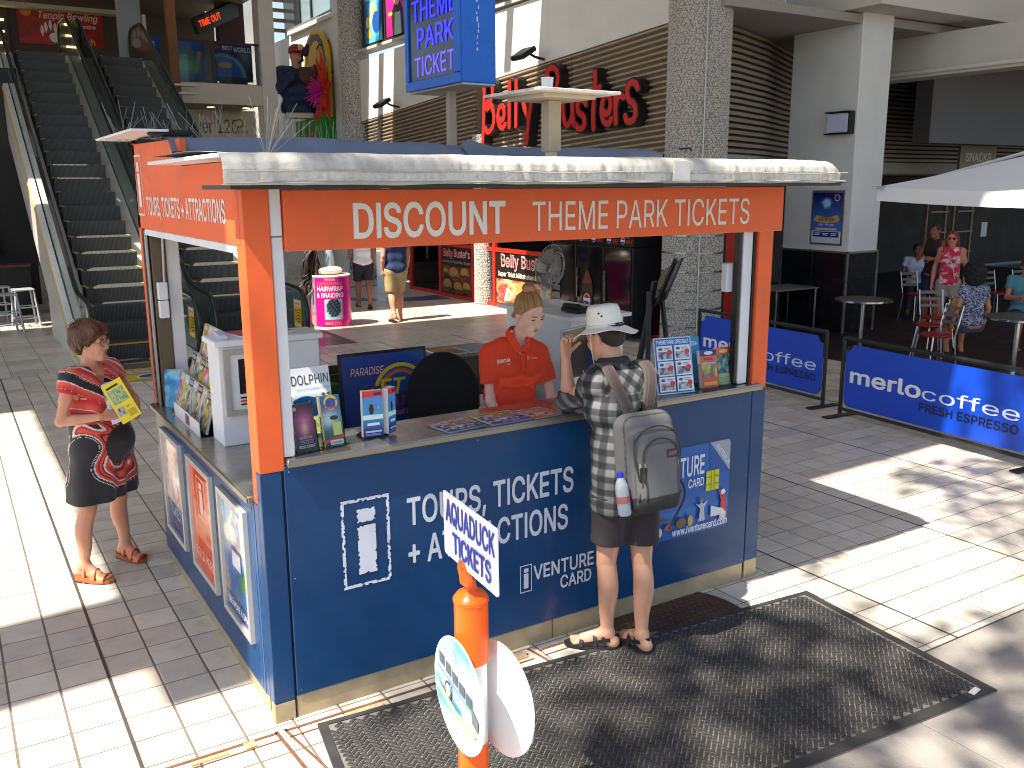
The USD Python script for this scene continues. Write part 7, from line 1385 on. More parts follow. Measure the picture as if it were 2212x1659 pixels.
# --- white cabinet with framed notice on the side counter
cb_ = thing('white_cabinet', 'white cabinet on the side counter with a framed notice on its front', 'cabinet'); MB().span((.10, 1.0, SZ), (.66, 1.22, 1.63), ch=.006).span((.08, .98, 1.632), (.68, 1.24, 1.665), ch=.006).build(cb_, 'carcass', whitep)
fr_ = MB(); f = Fr((.125, .998, 1.255), (1, 0, 0), (0, 0, 1))
for a in ((0, 0, .3, .028), (0, .33, .3, .358), (0, .028, .028, .33), (.272, .028, .3, .33)): fr_.poly(sbox(*a), f, 0, .016)
fr_.build(cb_, 'notice_frame', mat(S(178, 174, 164), .35, metal=.4)); q = PB(Fr(f.pts(.028, .028, .002), f.u, f.v)); q.rect(0, 0, .244, .302, S(220, 220, 222)).pic(.05, .085, .145, .19, photo([S(20, 18, 22), S(40, 30, 34), S(26, 22, 26)], 3, 3, 3), 8, 10).disc(.12, .21, .035, S(110, 60, 70), .012).shape(Polygon([(.08, .24), (.11, .18), (.12, .215), (.135, .18), (.165, .24), (.125, .2)]), S(150, 150, 150)).text('THE SHOW', .075, .115, .02, S(170, 40, 50), .1, True)
for k, c in enumerate((S(30, 30, 34), S(200, 40, 50), S(30, 30, 34))): q.rect(.05, .06-.018*k, .15, .009, c)
q.build(cb_, 'notice_print', .12)
mg = thing('magazine', 'pink magazine lying on top of the white cabinet', 'magazine', (.36, 1.13, 1.6665), .2); MB().span((-.15, -.1, 0), (.16, .1, .012), ch=.002).build(mg, 'pages', mat(S(206, 206, 216), .4)); q = PB(Fr((-.15, -.1, .012), (1, 0, 0), (0, 1, 0))); q.rect(0, 0, .31, .2, S(190, 40, 100)).text('TRAVEL', .03, .13, .04, S(230, 120, 60), .2, True); q.build(mg, 'cover')
mg = thing('magazine', 'white folded magazine under the pink one', 'magazine', (.33, 1.09, 1.6665), -.1); MB().span((-.2, -.08, 0), (-.16, .12, .02), ch=.002).span((-.16, -.08, 0), (-.155, .12, .012)).build(mg, 'pages', mat(S(200, 204, 222), .4))
# --- things inside
jp = thing('jet_boat_poster', 'blue poster board reading PARADISE JET BOATING leaning at the rear', 'poster'); f = tiltfr(1.0, 1.5, .80, .6, .0, .12)
MB().poly(sbox(-.02, -.02, .60, .62), f, -.012, 0).build(jp, 'board', blackpl); q = PB(f, .001); q.pic(0, 0, .58, .6, lambda u, v: mixc(S(20, 60, 110), S(24, 70, 160), v), 6, 6)
for r, c in ((.19, S(226, 190, 40)), (.165, S(30, 90, 170)), (.15, S(200, 110, 40)), (.125, S(30, 80, 160))): q.shape(Point(.4, .34).buffer(r).intersection(sbox(.1, .34, .7, .7)), c)
q.text('PARADISE', .05, .47, .05, S(200, 40, 40), .23, True, skew=.2).text('PARADISE', .053, .473, .048, S(226, 214, 210), .225, skew=.2).text('JET', .15, .33, .10, S(226, 190, 30), .26, True, skew=.25).text('BOATING', .22, .25, .06, S(200, 50, 40), .33, True, skew=.2).text('Jet Boat Rides!', .26, .19, .035, S(220, 110, 110), .27, True)
for k in range(12): q.rect(.2+.03*k, .06, .022, .05+.06*((k*5) % 4)/3, S(60, 90, 130))
q.rect(.38, .0, .2, .09, S(90, 110, 60)).text('from $55', .4, .03, .03, S(30, 50, 60), .16); q.build(jp, 'print', .3)
wb_ = thing('wooden_box', 'olive brown open box on the rear counter', 'box', (.62, 1.9, 1.062)); olive = mat(S(84, 76, 58), .7, var=.1)
for a, b in (((0, 0, 0), (.62, .02, .16)), ((0, .3, 0), (.62, .32, .16)), ((0, .02, 0), (.02, .3, .16)), ((.6, .02, 0), (.62, .3, .16)), ((.02, .02, 0), (.6, .3, .015))): MB().span(a, b).build(wb_, 'board', olive)
gc = thing('green_cloth', 'dark green cloth crumpled on the rear counter beside the jet poster', 'cloth'); build(gc, 'folds', soft([('e', A([.98, 1.75, 1.13]), A([.16, .12, .07]), Rz(.3), .02), ('e', A([1.05, 1.68, 1.10]), A([.12, .1, .05]), None, .02)], .012, wrinkle(.014, 22, 3, 18)), mat(S(20, 84, 46), .9))
du = thing('desk_unit', 'low brown display unit with brochures on top at the rear of the kiosk', 'desk'); MB().span((1.86, 1.9, 1.062), (2.4, 2.3, 1.235), ch=.004).build(du, 'carcass', mat(S(96, 88, 72), .5, var=.1)); MB().span((1.83, 1.87, 1.237), (2.43, 2.33, 1.255), ch=.004).build(du, 'top_board', mat(S(120, 112, 94), .45))
for k, (x, c, lab) in enumerate(((1.9, S(170, 110, 50), 'orange brown booklet lying on the display unit'), (2.14, S(100, 130, 160), 'blue grey booklet lying on the display unit'))):
    b_ = thing('booklet', lab, 'booklet'); MB().span((x, 1.93, 1.2565), (x+.22, 2.2, 1.268), ch=.002).build(b_, 'pages', paper); q = PB(Fr((x, 1.93, 1.268), (1, 0, 0), (0, 1, 0))); q.pic(0, 0, .22, .27, photo([c, c*.6, c*1.3, S(60, 50, 40)], 80+k, 3, 3), 9, 9); q.build(b_, 'cover')
dc = thing('drawer_cabinet', 'white drawer cabinet behind the attendant', 'cabinet'); MB().span((1.55, 1.3, .14), (2.2, 1.7, 1.0), ch=.006).build(dc, 'carcass', whitep); MB().span((1.57, 1.285, .8), (2.18, 1.299, .97), ch=.003).span((1.57, 1.285, .55), (2.18, 1.299, .785), ch=.003).build(dc, 'drawer', whitep); MB().lathe([(0, .006), (.014, .006), (.016, 0)], (1.66, 1.284, .9), 14, None, Rx(PI/2)).build(dc, 'lock', steel)
pp = thing('paper_pile', 'pile of papers with a red folder on the drawer cabinet', 'papers', (1.75, 1.5, 1.002)); [MB().box((g_.normal(0, .01), g_.normal(0, .01), .004+.006*k), (.3, .21, .005), Rz(g_.normal(0, .12))).build(pp, 'sheet', mat(S(214, 212, 214), .6) if k % 3 else mat(S(170, 40, 60), .6)) for k in range(6)]
oc = thing('office_chair', 'black upholstered office chair behind the counter', 'chair', (1.47, 1.12, .14), -.6)
blkf = mat(S(22, 22, 25), .9, var=.1, bump=.06, bs=300)
R = Rx(-.14); build(oc, 'backrest', soft([('e', A([0, .14, 1.0]), A([.235, .05, .29]), R, .02), ('b', A([0, .13, .9]), A([.20, .035, .17]), R, .034, .06)], .012), blkf); build(oc, 'seat', soft([('b', A([0, -.12, .52]), A([.25, .24, .045]), None, .04, .02)], .014), blkf)
MB().tube([(0, .17, .5), (0, .2, .75), (0, .18, .95)], .03, 8).build(oc, 'back_bar', blkm); MB().tube([(0, -.1, .08), (0, -.1, .48)], .03, 10).build(oc, 'gas_column', chrome)
for k in range(5): a = 2*PI*k/5; MB().tube([(0, -.1, .09), (.28*math.cos(a), -.1+.28*math.sin(a), .06)], [.03, .02], 6).build(oc, 'base_arm', blkm); MB().lathe([(0, -.02), (.03, -.02), (.03, .02), (0, .02)], (.28*math.cos(a), -.1+.28*math.sin(a), .03), 12, None, Rx(PI/2)@Rz(a)).build(oc, 'castor', blkm)
wc = thing('white_cabinet', 'tall white equipment cabinet at the right inside the kiosk', 'cabinet'); MB().span((2.62, 1.35, .14), (3.1, 2.2, 1.53), ch=.006).span((2.56, 1.28, 1.532), (3.12, 2.24, 1.56), ch=.004).build(wc, 'carcass', whitep)
f = Fr((2.82, 1.345, 1.02), (1, 0, 0), (0, 0, 1)); m = MB()
for a in ((0, 0, .24, .022), (0, .42, .24, .442), (0, .022, .022, .42), (.218, .022, .24, .42)): m.poly(sbox(*a), f, 0, .014)
m.build(wc, 'price_frame', alu); q = PB(Fr(f.pts(.022, .022, .002), f.u, f.v)); q.rect(0, 0, .196, .398, S(206, 210, 216)).rect(0, .33, .196, .068, S(214, 90, 50)).text('TOURS', .03, .345, .03, S(236, 220, 210), .13, True); [q.rect(.02, .29-.035*k, .155, .016, S(50, 60, 100) if k % 2 else S(120, 130, 150)) for k in range(5)]; q.pic(.02, .02, .156, .09, photo([S(40, 60, 70), S(90, 130, 90), S(60, 70, 120)], 91), 8, 6); q.build(wc, 'price_print', .15)
mo = thing('computer_monitor', 'computer screen with black panel and silver chin beside the attendant', 'monitor', (2.50, 1.05, .92), .38); MB().span((-.24, -.01, .2), (.27, .012, .62), ch=.006).build(mo, 'housing', mat(S(190, 192, 196), .3, metal=.6)); MB().span((-.23, -.014, .285), (.26, -.0105, .61)).build(mo, 'screen', mat(S(10, 10, 12), .08)); q = PB(Fr((0, -.0105, .23), (1, 0, 0), (0, 0, 1))); q.shape(unary_union([Point(0, 0).buffer(.011), Point(.009, 0).buffer(.011)]).difference(Point(.022, .002).buffer(.006)), S(30, 30, 34)).disc(.007, .0155, .003, S(30, 30, 34), .005); q.build(mo, 'emblem'); MB().tube([(.01, .05, .02), (.01, .03, .2), (.01, .012, .32)], .03, 8).build(mo, 'stand_neck', alu); MB().span((-.1, -.06, 0), (.12, .14, .012), ch=.004).build(mo, 'stand_foot', alu)
ct = thing('inner_desk', 'low white work desk under the computer screen', 'desk'); MB().span((2.1, .8, .89), (3.0, 1.25, .918), ch=.003).build(ct, 'desktop', whitep); [MB().span((x, .85, .14), (x+.04, 1.2, .888)).build(ct, 'leg_panel', whitep) for x in (2.12, 2.94)]
ph = thing('desk_phone', 'black desk phone lying on the tall white cabinet', 'phone', (2.80, 1.5, 1.5615), .3); MB().box((0, 0, .018), (.2, .17, .03), Rx(.08), ch=.006).build(ph, 'base', blkm); MB().tube([(-.075, -.07, .045), (-.075, 0, .055), (-.075, .07, .045)], [.022, .014, .022], 8).build(ph, 'handset', blkm, smooth=True); MB().box((.03, .04, .037), (.09, .05, .004), Rx(.08)).build(ph, 'display', mat(S(150, 160, 150), .1)); [MB().box((.0+.03*(k % 3), -.06+.022*(k//3), .033), (.02, .014, .006), Rx(.08)).build(ph, 'key', mat(S(60, 60, 62), .5)) for k in range(9)]
# desk fan
fa = thing('desk_fan', 'grey caged desk fan on the tall white cabinet', 'fan', (2.74, 1.82, 1.5615), .35); c = A([0, -.03, .30]); Rf = Rx(.12)
m = MB()
for k in range(40):
    a = 2*PI*k/40
    for s_ in (-1, 1): m.tube([c+Rf@A([.03*math.cos(a), s_*.055, .03*math.sin(a)]), c+Rf@A([.11*math.cos(a), s_*.048, .11*math.sin(a)]), c+Rf@A([.17*math.cos(a), s_*.006, .17*math.sin(a)])], .0013, 3)
for r, y in ((.172, 0), (.12, -.047), (.12, .047)): m.tube([c+Rf@A([r*math.cos(a), y, r*math.sin(a)]) for a in np.linspace(0, 2*PI, 37)], .003, 5)
m.build(fa, 'cage', mat(S(150, 148, 144), .4, metal=.5), kind='stuff')
for k in range(3):
    v = []; a0 = 2*PI*k/3
    for i in range(6):
        for j in range(4): r = .03+.115*j/3; a = a0+(-.5+i/5)*1.25; v.append(c+Rf@A([r*math.cos(a), .02*(i/5-.5), r*math.sin(a)]))
    i, j = np.meshgrid(np.arange(5), np.arange(3), indexing='ij'); q_ = i*4+j; MB().add(v, np.stack([q_, q_+1, q_+5, q_+4], -1).reshape(-1, 4)).build(fa, 'blade', mat(S(110, 108, 104), .4))
MB().lathe([(0, .06), (.028, .055), (.03, .03)], c, 16, None, Rf@Rx(PI/2)).build(fa, 'badge', mat(S(120, 118, 114), .4)); MB().lathe([(.03, -.02), (.05, -.05), (.045, -.11), (0, -.12)], c, 16, None, Rf@Rx(PI/2)).build(fa, 'motor_housing', mat(S(196, 194, 190), .4), smooth=30); MB().lathe([(0, .03), (.02, .03), (.022, .14)], (0, .03, .02), 12).build(fa, 'neck', mat(S(200, 198, 194), .4)); MB().lathe([(0, .06), (.03, .055), (.07, .02), (.12, .012), (.125, 0)], (0, .03, 0), 24).build(fa, 'base', mat(S(206, 204, 200), .4), smooth=40)
# black easels just behind the kiosk
ea = thing('easel', 'black A-frame easel with a tilted dark panel behind the kiosk', 'easel', (5.05, 3.2, 0), .35)
for x0, x1 in ((-.30, -.14), (.30, .10)): MB().bar((x0, -.05, 0), (x1, .05, 1.42), .05, .035, ch=.004).build(ea, 'leg', blk)
MB().bar((.18, .45, 0), (.06, .1, 1.5), .06, .04, ch=.004).build(ea, 'leg', blk); MB().bar((-.2, 0, .62), (.2, 0, .62), .03, .05).build(ea, 'ledge', blk); MB().box((.16, .02, 1.50), (.55, .03, .05), Ry(-.85), ch=.004).box((.17, .05, 1.46), (.5, .02, .42), Ry(-.85)@Rx(.9)).build(ea, 'tilted_panel', mat(S(20, 20, 22), .2))
# ---------------------------------------------------------------- temporary bollard with signs
bl = thing('temporary_bollard', 'orange topped temporary bollard in front of the kiosk', 'bollard', (.375, -1.22, 0)); orb = mat(S(255, 98, 16), .3, var=.05, vs=8)
MB().lathe([(.0, .012), (.2, .012), (.2, .06), (.16, .075), (.07, .085)], n=32).build(bl, 'rubber_base', blkm, smooth=30)
MB().lathe([(.056, .08), (.056, .46), (.054, .47)], n=32).build(bl, 'lower_shaft', orb, smooth=30); MB().lathe([(.0545, .47), (.0545, .79)], n=32).build(bl, 'white_sleeve', mat(S(226, 226, 226), .35), smooth=30)
MB().lathe([(.054, .785), (.060, .79), (.061, .80), (.061, 1.015), (.064, 1.02), (.064, 1.03), (.060, 1.036), (.05, 1.05), (.028, 1.062), (.02, 1.075), (.019, 1.09)], n=32).build(bl, 'orange_cap', orb, smooth=30)
hn = MB(); hn.tube([(.0, 0, 1.06), (.0, 0, 1.10)], [.02, .017], 12); f = Fr((-.03, -.01, 1.12), unit(A([-.05, -1, 0])), (0, 0, 1)); cl = unary_union([Point(0, .025).buffer(.038), Polygon([(-.03, .01), (-.02, -.03), (.02, -.03), (.045, -.02), (.05, .0), (.035, .04)])]).difference(Point(.002, .03).buffer(.009)); hn.poly(cl, f, -.008, .008); hn.build(bl, 'carry_lug', orb, smooth=30)
# the sign faces left of the viewer: its plane runs away to the right
aq = thing('aquaduck_sign', 'white board reading AQUADUCK TICKETS in blue on top of the bollard', 'sign'); 
def P2w(d, dx, dy): return A(EYE)+(_f+_r*dx-_u*dy)*d
u = unit(A([-.05, -1, -.03])); ctr = A([.335, -1.29, 1.275])
f = Fr(ctr-u*.205-A([0, 0, .12]), u, A([-.02, -.02, 1])); MB().poly(sbox(0, 0, .41, .24).buffer(-.012).buffer(.012), f, -.004, 0).build(aq, 'board', mat(S(240, 240, 240), .4))
q = PB(f, .001); q.text('AQUADUCK', .02, .135, .08, S(24, 50, 170), .37, True).text('AQUADUCK', .024, .136, .079, S(24, 50, 170), .368, True).text('TICKETS', .075, .03, .075, S(24, 50, 170), .29, True).text('TICKETS', .079, .031, .074, S(24, 50, 170), .288, True); q.build(aq, 'lettering'); MB().lathe([(0, .004), (.006, .003), (.007, 0)], f.pts(.13, .018, .001), 10, None, np.stack([f.u, f.v, f.n], 1)).build(aq, 'bolt', steel)
def oval(lab, ctr, u, tilt, draw, mt):
    t = thing('oval_sign', lab, 'sign'); f = Fr(ctr, unit(u), unit(A([0, 0, 1])+A(tilt))); a = np.linspace(0, 2*PI, 49)[:-1]; E_ = Polygon(np.c_[.205*np.cos(a), .215*np.sin(a)]); MB().poly(E_, f, -.002, .002).build(t, 'disc', mt)
    if draw: q = PB(f, .0025, .0006); draw(q, E_); q.build(t, 'print', .3)
    return t
def bus(q, E_):
    m_ = MB(); n = 26; rr, aa = np.meshgrid(np.linspace(0, 1, 14), np.linspace(0, 2*PI, 41)); x, y = rr*.198*np.cos(aa), rr*.208*np.sin(aa); v_ = (y+.21)/.42; nz = meshkit.fbm(np.stack([x*16, y*16, x*0], -1), 3, 6)
    c = mixc(S(206, 230, 240), S(80, 180, 222), np.clip((v_-.55)*2.2+(nz-.5), 0, 1)); wv = (v_ < .42-.12*(x/.15)); c = np.where(wv[..., None], mixc(S(70, 150, 200), S(226, 226, 206), np.clip((nz-.35)*2.2+x*2, 0, 1)), c); i, j = np.meshgrid(np.arange(40), np.arange(13), indexing='ij'); k = i*14+j
    d = q._n(); q.m.add(q.fr.pts(x, y, d).reshape(-1, 3), np.stack([k, k+1, k+15, k+14], -1).reshape(-1, 4), c.reshape(-1, 3))
    sl = lambda X, Y: (X*1.32, Y-.32*X); body = Polygon([sl(-.125, .07), sl(.10, .10), sl(.125, .03), sl(.12, -.02), sl(-.1, -.05), sl(-.14, .0)]); q.shape(body.intersection(E_.buffer(-.008)), S(176, 190, 202)); q.shape(Polygon([sl(-.13, .012), sl(.12, .03), sl(.12, .015), sl(-.13, -.002)]).intersection(E_.buffer(-.008)), S(90, 150, 190))
    for k in range(5): q.shape(Polygon([sl(-.115+.043*k, .075), sl(-.08+.043*k, .08), sl(-.08+.043*k, .035), sl(-.115+.043*k, .03)]).intersection(E_.buffer(-.01)), S(60, 76, 92))
    q.shape(Polygon([sl(.09, .05), sl(.13, .03), sl(.125, -.02), sl(.09, -.01)]).intersection(E_.buffer(-.008)), S(90, 96, 100)).disc(*sl(-.055, -.03), .03, S(50, 56, 60), .036).disc(*sl(-.055, -.03), .02, S(206, 206, 200), .025); q.shape(Polygon([sl(-.13, -.05), sl(.0, -.06), sl(.12, -.035), sl(.1, -.065), sl(-.02, -.09), sl(-.12, -.08)]).intersection(E_.buffer(-.01)), S(190, 180, 140)).text('AQUA', -.06, .005, .02, S(120, 170, 200), .08, True, rot=-.3)
    for x_, y_ in ((-.01, .165), (.0, -.15), (-.12, .09)): q.line([(x_-.008, y_), (x_+.008, y_+.004)], .003, S(90, 90, 96)).line([(x_, y_-.01), (x_+.002, y_+.008)], .003, S(90, 90, 96))
u2 = unit(A([-.06, -1, 0])); oval('oval picture sign of an amphibious tour bus on water, left of the bollard', A([.295, -1.265, .695]), u2, (-.02, -.03, 0), bus, mat(S(230, 234, 236), .35)); oval('blank white back of the second oval sign, right of the bollard', A([.455, -1.285, .645]), unit(A([.06, -1, 0])), (.02, -.03, 0), None, mat(S(236, 234, 234), .4))
# ---------------------------------------------------------------- hair braiding drum and odd things in the court
dr = thing('braiding_drum', 'pink round display drum advertising hair wraps and braiding', 'drum stand', (4.84, 11.95, 0))
MB().lathe([(0, .93), (.36, .93), (.37, .92), (.37, .9)], n=40).lathe([(.365, .02), (.375, .02), (.375, .0)], n=40).build(dr, 'rim', mat(S(214, 200, 180), .4))
n = 72; aa = np.linspace(-PI, PI, n+1); zs = np.linspace(.03, .9, 40); Ag, Zg = np.meshgrid(aa, zs); af = (Ag+PI/2+.52)
def wrapcol(a, z):
    c = np.tile(S(226, 26, 136), (*a.shape, 1)); l = (np.abs(a+.95) < .33); n_ = meshkit.fbm(np.stack([a*8, z*12, a*0], -1), 3, 5); c[l] = mixc(S(90, 130, 150), S(210, 150, 120), np.clip((n_-.3)*2.2, 0, 1))[l]; b = (np.abs(a-.28) < .42) & (z > .16) & (z < .5); c[b] = S(170, 206, 216); hd_ = (((a-.32)/.36)**2+((z-.36)/.17)**2 < 1); c[hd_ & b] = mixc(S(24, 24, 28), S(70, 90, 100), (np.sin((a*30+z*60)) > .2)*1.)[hd_ & b]; return c
m = MB(); v = np.stack([.366*np.cos(Ag), .366*np.sin(Ag), Zg], -1).reshape(-1, 3); i, j = np.meshgrid(np.arange(39), np.arange(n), indexing='ij'); k = i*(n+1)+j; m.add(v, np.stack([k, k+1, k+n+2, k+n+1], -1).reshape(-1, 4), wrapcol(af, Zg).reshape(-1, 3)); m.build(dr, 'pink_wrap', mat(attr=True, rough=.2), color=True)
def curved(t, z, h, w, col, a0=0.):
    v, f = text_shape(t, True); v = v*h; v[:, 0] -= v[:, 0].min(); v = v*A([w/v[:, 0].max(), 1]); a = (v[:, 0]-w/2)/.37+a0-PI/2-.52; mm = MB(); mm.add(np.stack([.369*np.cos(a), .369*np.sin(a), z+v[:, 1]], 1), f, col); mm.build(dr, 'wrap_lettering', mat(attr=True, rough=.3), color=True)
curved('THE ICONIC', .845, .035, .2, S(236, 190, 200), .15); curved('SURFERS PARADISE', .765, .05, .46, S(236, 120, 60), .15); curved('HAIRWRAP', .66, .08, .48, S(244, 230, 236), .15); curved('& BRAIDING', .545, .08, .5, S(244, 230, 236), .15); curved('SINCE 1993', .06, .05, .3, S(240, 160, 70), .25)
hb = thing('braid_display', 'clear dish and dark hanging braid samples on top of the pink drum', 'display', (4.84, 11.95, .931)); MB().lathe([(.16, 0), (.22, .02), (.24, .08), (.2, .12), (.1, .14)], n=24).build(hb, 'dish', mat(S(226, 206, 180), .2)); MB().lathe([(.1, .14), (.09, .3), (.07, .42), (.0, .43)], n=20).build(hb, 'jar', clear); m = MB()
for k in range(46): x0 = -.32+g_.normal(0, .06); y0 = g_.normal(0, .05); m.tube(spline([(x0*.6, y0, .52), (x0, y0, .4+g_.normal(0, .04)), (x0-.05+g_.normal(0, .05), y0, .12), (x0-.1+g_.normal(0, .08), y0, -.2+g_.normal(0, .1))], 8), .012, 4)
m.build(hb, 'braids', mat(S(50, 34, 26), .5, var=.4, vs=30), kind='stuff')
# stools and wooden bench at the far left
wst = mat(S(170, 172, 172), .45, metal=.3)
def stool(x, y, rz, lab):
    t = thing('white_stool', lab, 'stool', (x, y, 0), rz, group='white metal stools by the timber counter'); MB().span((-.17, -.17, .66), (.17, .17, .69), ch=.008).build(t, 'seat', wst)
    for sx in (-1, 1):
        for sy in (-1, 1): MB().bar((sx*.2, sy*.2, 0), (sx*.15, sy*.15, .66), .028, .028).build(t, 'leg', wst)
    for z in (.16, .36):
        r = .19-.04*z; [MB().bar((sx*r, -r, z), (sx*r, r, z), .018, .018).build(t, 'rung', wst) if ax_ else MB().bar((-r, sx*r, z), (r, sx*r, z), .018, .018).build(t, 'rung', wst) for sx in (-1, 1) for ax_ in (0, 1)]
stool(-.22, 14.2, .2, 'white metal stool nearest the viewer, cut by the left edge'); stool(.12, 14.95, .1, 'white metal stool closest to the escalator side'); stool(-.25, 15.7, .3, 'white metal stool furthest back')
wk = thing('timber_counter', 'dark timber counter with striped planks at the far left', 'counter'); 
for k in range(5): MB().span((-3, 16.6+.12*k, .96), (.42, 16.71+.12*k, 1.0)).build(wk, 'plank', mat(S(92, 50, 34), .5, var=.2))
MB().span((-3, 16.7, 0), (.40, 17.2, .958)).build(wk, 'front', mat(S(22, 18, 18), .5))
bs = thing('bar_room', 'dim bar interior behind the timber counter', 'wall'); MB().span((-4, 18.5, 0), (.7, 18.7, 4.9)).build(bs, 'dark_wall', mat(S(30, 24, 24), .5, var=.4, vs=2)); MB().span((-.18, 18.2, 1.1), (-.02, 18.49, 2.6)).build(bs, 'red_panel', mat(S(130, 24, 24), .4)); MB().span((-.4, 18.2, 1.6), (-.2, 18.49, 1.9)).build(bs, 'lit_shelf', mat(S(220, 180, 140), .4))
# racks seen past the drum
rx = thing('shop_racks', 'dim shop racks in the far shop opening beside the passers-by', 'rack', (4.6, 19.5, 0)); [MB().span((x, 0, .0), (x+.05, .05, 1.9)).build(rx, 'upright', dk) for x in (-.6, .2, 1.0)]; [MB().span((-.6, -.1, z), (1.05, .2, z+.03)).build(rx, 'shelf', mat(S(120, 118, 114), .5)) for z in (.5, .9, 1.3)]; MB().span((-.9, -.2, .9), (-.65, .1, 1.7)).build(rx, 'red_panel', mat(S(180, 30, 30), .5))
# ================================================================ OTHER PEOPLE (passers-by and coffee shop guests)
def pose(loc, rz, H=1.72, seat=False, step=0., arm='down', nod=0., fe=False):
    k = H/1.75; j = {}; z0 = -.42 if seat else 0
    j['pel'] = (0, 0, .95+z0); j['chest'] = (0, .01, 1.33+z0); j['neck'] = (0, .0, 1.52+z0); j['head'] = (0, .045, 1.645+z0)
    for q, sx in (('L', -1), ('R', 1)):
        j['sh'+q] = (sx*(.155 if fe else .18), -.01, 1.455+z0)
        if arm == 'down': j['el'+q] = (sx*.235, -.03+.05*sx*step, 1.175+z0); j['wr'+q] = (sx*.245, .07+.12*sx*step, .93+z0)
        else: j['el'+q] = (sx*.24, .08, 1.18+z0); j['wr'+q] = (sx*.13, .30, 1.2+z0)
        s_ = sx*step; j['hip'+q] = (sx*.09, 0, .91+z0)
        if seat: j['kn'+q] = (sx*.11, .42, .50); j['an'+q] = (sx*.11, .40, .09); j['toe'+q] = (sx*.12, .57, .03)
        else: j['kn'+q] = (sx*.095, .05+.16*max(s_, 0)-.05*max(-s_, 0), .50+.02*abs(s_)); j['an'+q] = (sx*.095, .0+.22*max(s_, 0)-.28*max(-s_, 0), .09+.12*max(-s_, 0)); j['toe'+q] = (sx*.115, .17+.22*max(s_, 0)-.20*max(-s_, 0), .03+.03*max(-s_, 0))
    R = Rz(rz); o = {a: R@(A(b, float)*k)+A([*loc, 0.]) if not seat or a[:2] not in ('kn', 'an', 'to') else R@A(b, float)+A([*loc, 0.]) for a, b in j.items()}; o['right'] = R@A([1., 0, 0]); o['fwd'] = R@A([0, 1., 0]); o['R'] = R; o['nod'] = nod; return o
def guest(lab, J, skin, top, bottom, hairc, sleeve=.5, shorts=.6, hairlong=0., topcol=None, extra=None, h=.011, face=True, wd=1., hem=.80, seat=False, feet=S(60, 40, 30)):
    t = thing('person', lab, 'person'); HR = frame(J['fwd']+A([0, 0, J['nod']])); ax = J['right']; ck = float(np.linalg.norm(J['head']-J['neck'])/.133)
    P = limbs(J, ck*wd)+head(J['head'], HR, ck)
    for q, sd in (('L', 1), ('R', -1)): d = unit(J['wr'+q]-J['el'+q]); P += hand(J['wr'+q], d, -ax*(1 if q == 'R' else -1)*.9+J['fwd']*.2, .6, ck*1.0, sd)
    build(t, 'body', soft(P, h), skin_mat(*skin)); 
    if face: face_parts(t, J['head'], HR, ck, brow=hairc)
    hd = lambda x, y, z: J['head']+HR@A([x, y, z])*ck
    hp = [('e', hd(0, -.022, .048), A([.084, .1, .092])*ck, HR, .02), ('e', hd(0, -.06, 0), A([.07, .052, .06])*ck, HR, .02)]
    if hairlong: hp += [cap(hd(-.07, -.03, .02), hd(-.085, -.05, -hairlong), .032, .024, .03), cap(hd(.07, -.03, .02), hd(.085, -.05, -hairlong), .032, .024, .03), cap(hd(0, -.08, .0), hd(0, -.09, -hairlong), .06, .05, .04)]
    cut = lambda D, X: np.maximum(wrinkle(.006, 50, 3, 30)(D, X), (lambda q: (q[..., 1]*1.0-q[..., 2]*.62-.035*ck))((X-J['head'])@HR))
    build(t, 'hair', soft(hp, .009, cut), mat(hairc, .7, bump=.4, bs=150))
    ck = ck*wd; sh = [cap(J['pel']-ax*.07, J['pel']+ax*.07, .125*ck, None, .05), cap((J['pel']+J['chest'])/2-ax*.065, (J['pel']+J['chest'])/2+ax*.065, .112*ck, None, .07), cap(J['chest']-ax*.085, J['chest']+ax*.085, .122*ck, None, .07), cap(J['chest']*.45+J['neck']*.55-ax*.075, J['chest']*.45+J['neck']*.55+ax*.075, .088*ck, None, .06), cap(J['shL'], J['shR'], .06*ck, None, .05)]
    if sleeve: sh += [cap(J['sh'+q], J['sh'+q]*(1-sleeve)+J['el'+q]*sleeve, .066*ck, .062*ck, .03) for q in 'LR']
    def tcut(D, X):
        D = wrinkle(.006, 10, 4, 14)(D, X); D = np.maximum(D, J['pel'][2]-(.95-hem)*ck-X[..., 2]); D = np.maximum(D, X[..., 2]-J['neck'][2]-.0)
        if sleeve:
            for q in 'LR': u_ = unit(J['el'+q]-J['sh'+q]); D = np.where(((X-J['chest'])@ax*(1 if q == 'R' else -1) > .17*ck) & (X[..., 2] > J['chest'][2]-.12*ck), np.maximum(D, (X-(J['sh'+q]*(1-sleeve)+J['el'+q]*sleeve))@u_), D)
        else: D = np.maximum(D, np.abs((X-J['chest'])@ax)-.145*ck)
        return D
    build(t, 'top', soft(sh, h, tcut), mat(attr=True, rough=.85) if topcol else mat(top, .85, bump=.05, bs=200), topcol)
    lg = [cap(J['hipL'], J['hipR'], .112*ck, None, .04)]+[cap(J['hip'+q], J['kn'+q], .108*ck, .085*ck, .03) for q in 'LR']
    if shorts <= 0: lg += [cap(J['kn'+q], J['an'+q]+A([0, 0, .03]), .075*ck, .055*ck, .03) for q in 'LR']
    def lcut(D, X):
        D = wrinkle(.004, 9, 6, 8)(D, X); D = np.maximum(D, X[..., 2]-J['pel'][2]-.06)
        if shorts > 0:
            for q in 'LR': u_ = unit(J['kn'+q]-J['hip'+q]); D = np.where((X-J['pel'])@ax*(1 if q == 'R' else -1) > 0, np.maximum(D, (X-(J['hip'+q]*(1-shorts)+J['kn'+q]*shorts))@u_), D)
        return D
    build(t, 'shorts' if shorts > 0 else 'trousers', soft(lg, h, lcut), mat(bottom, .85))
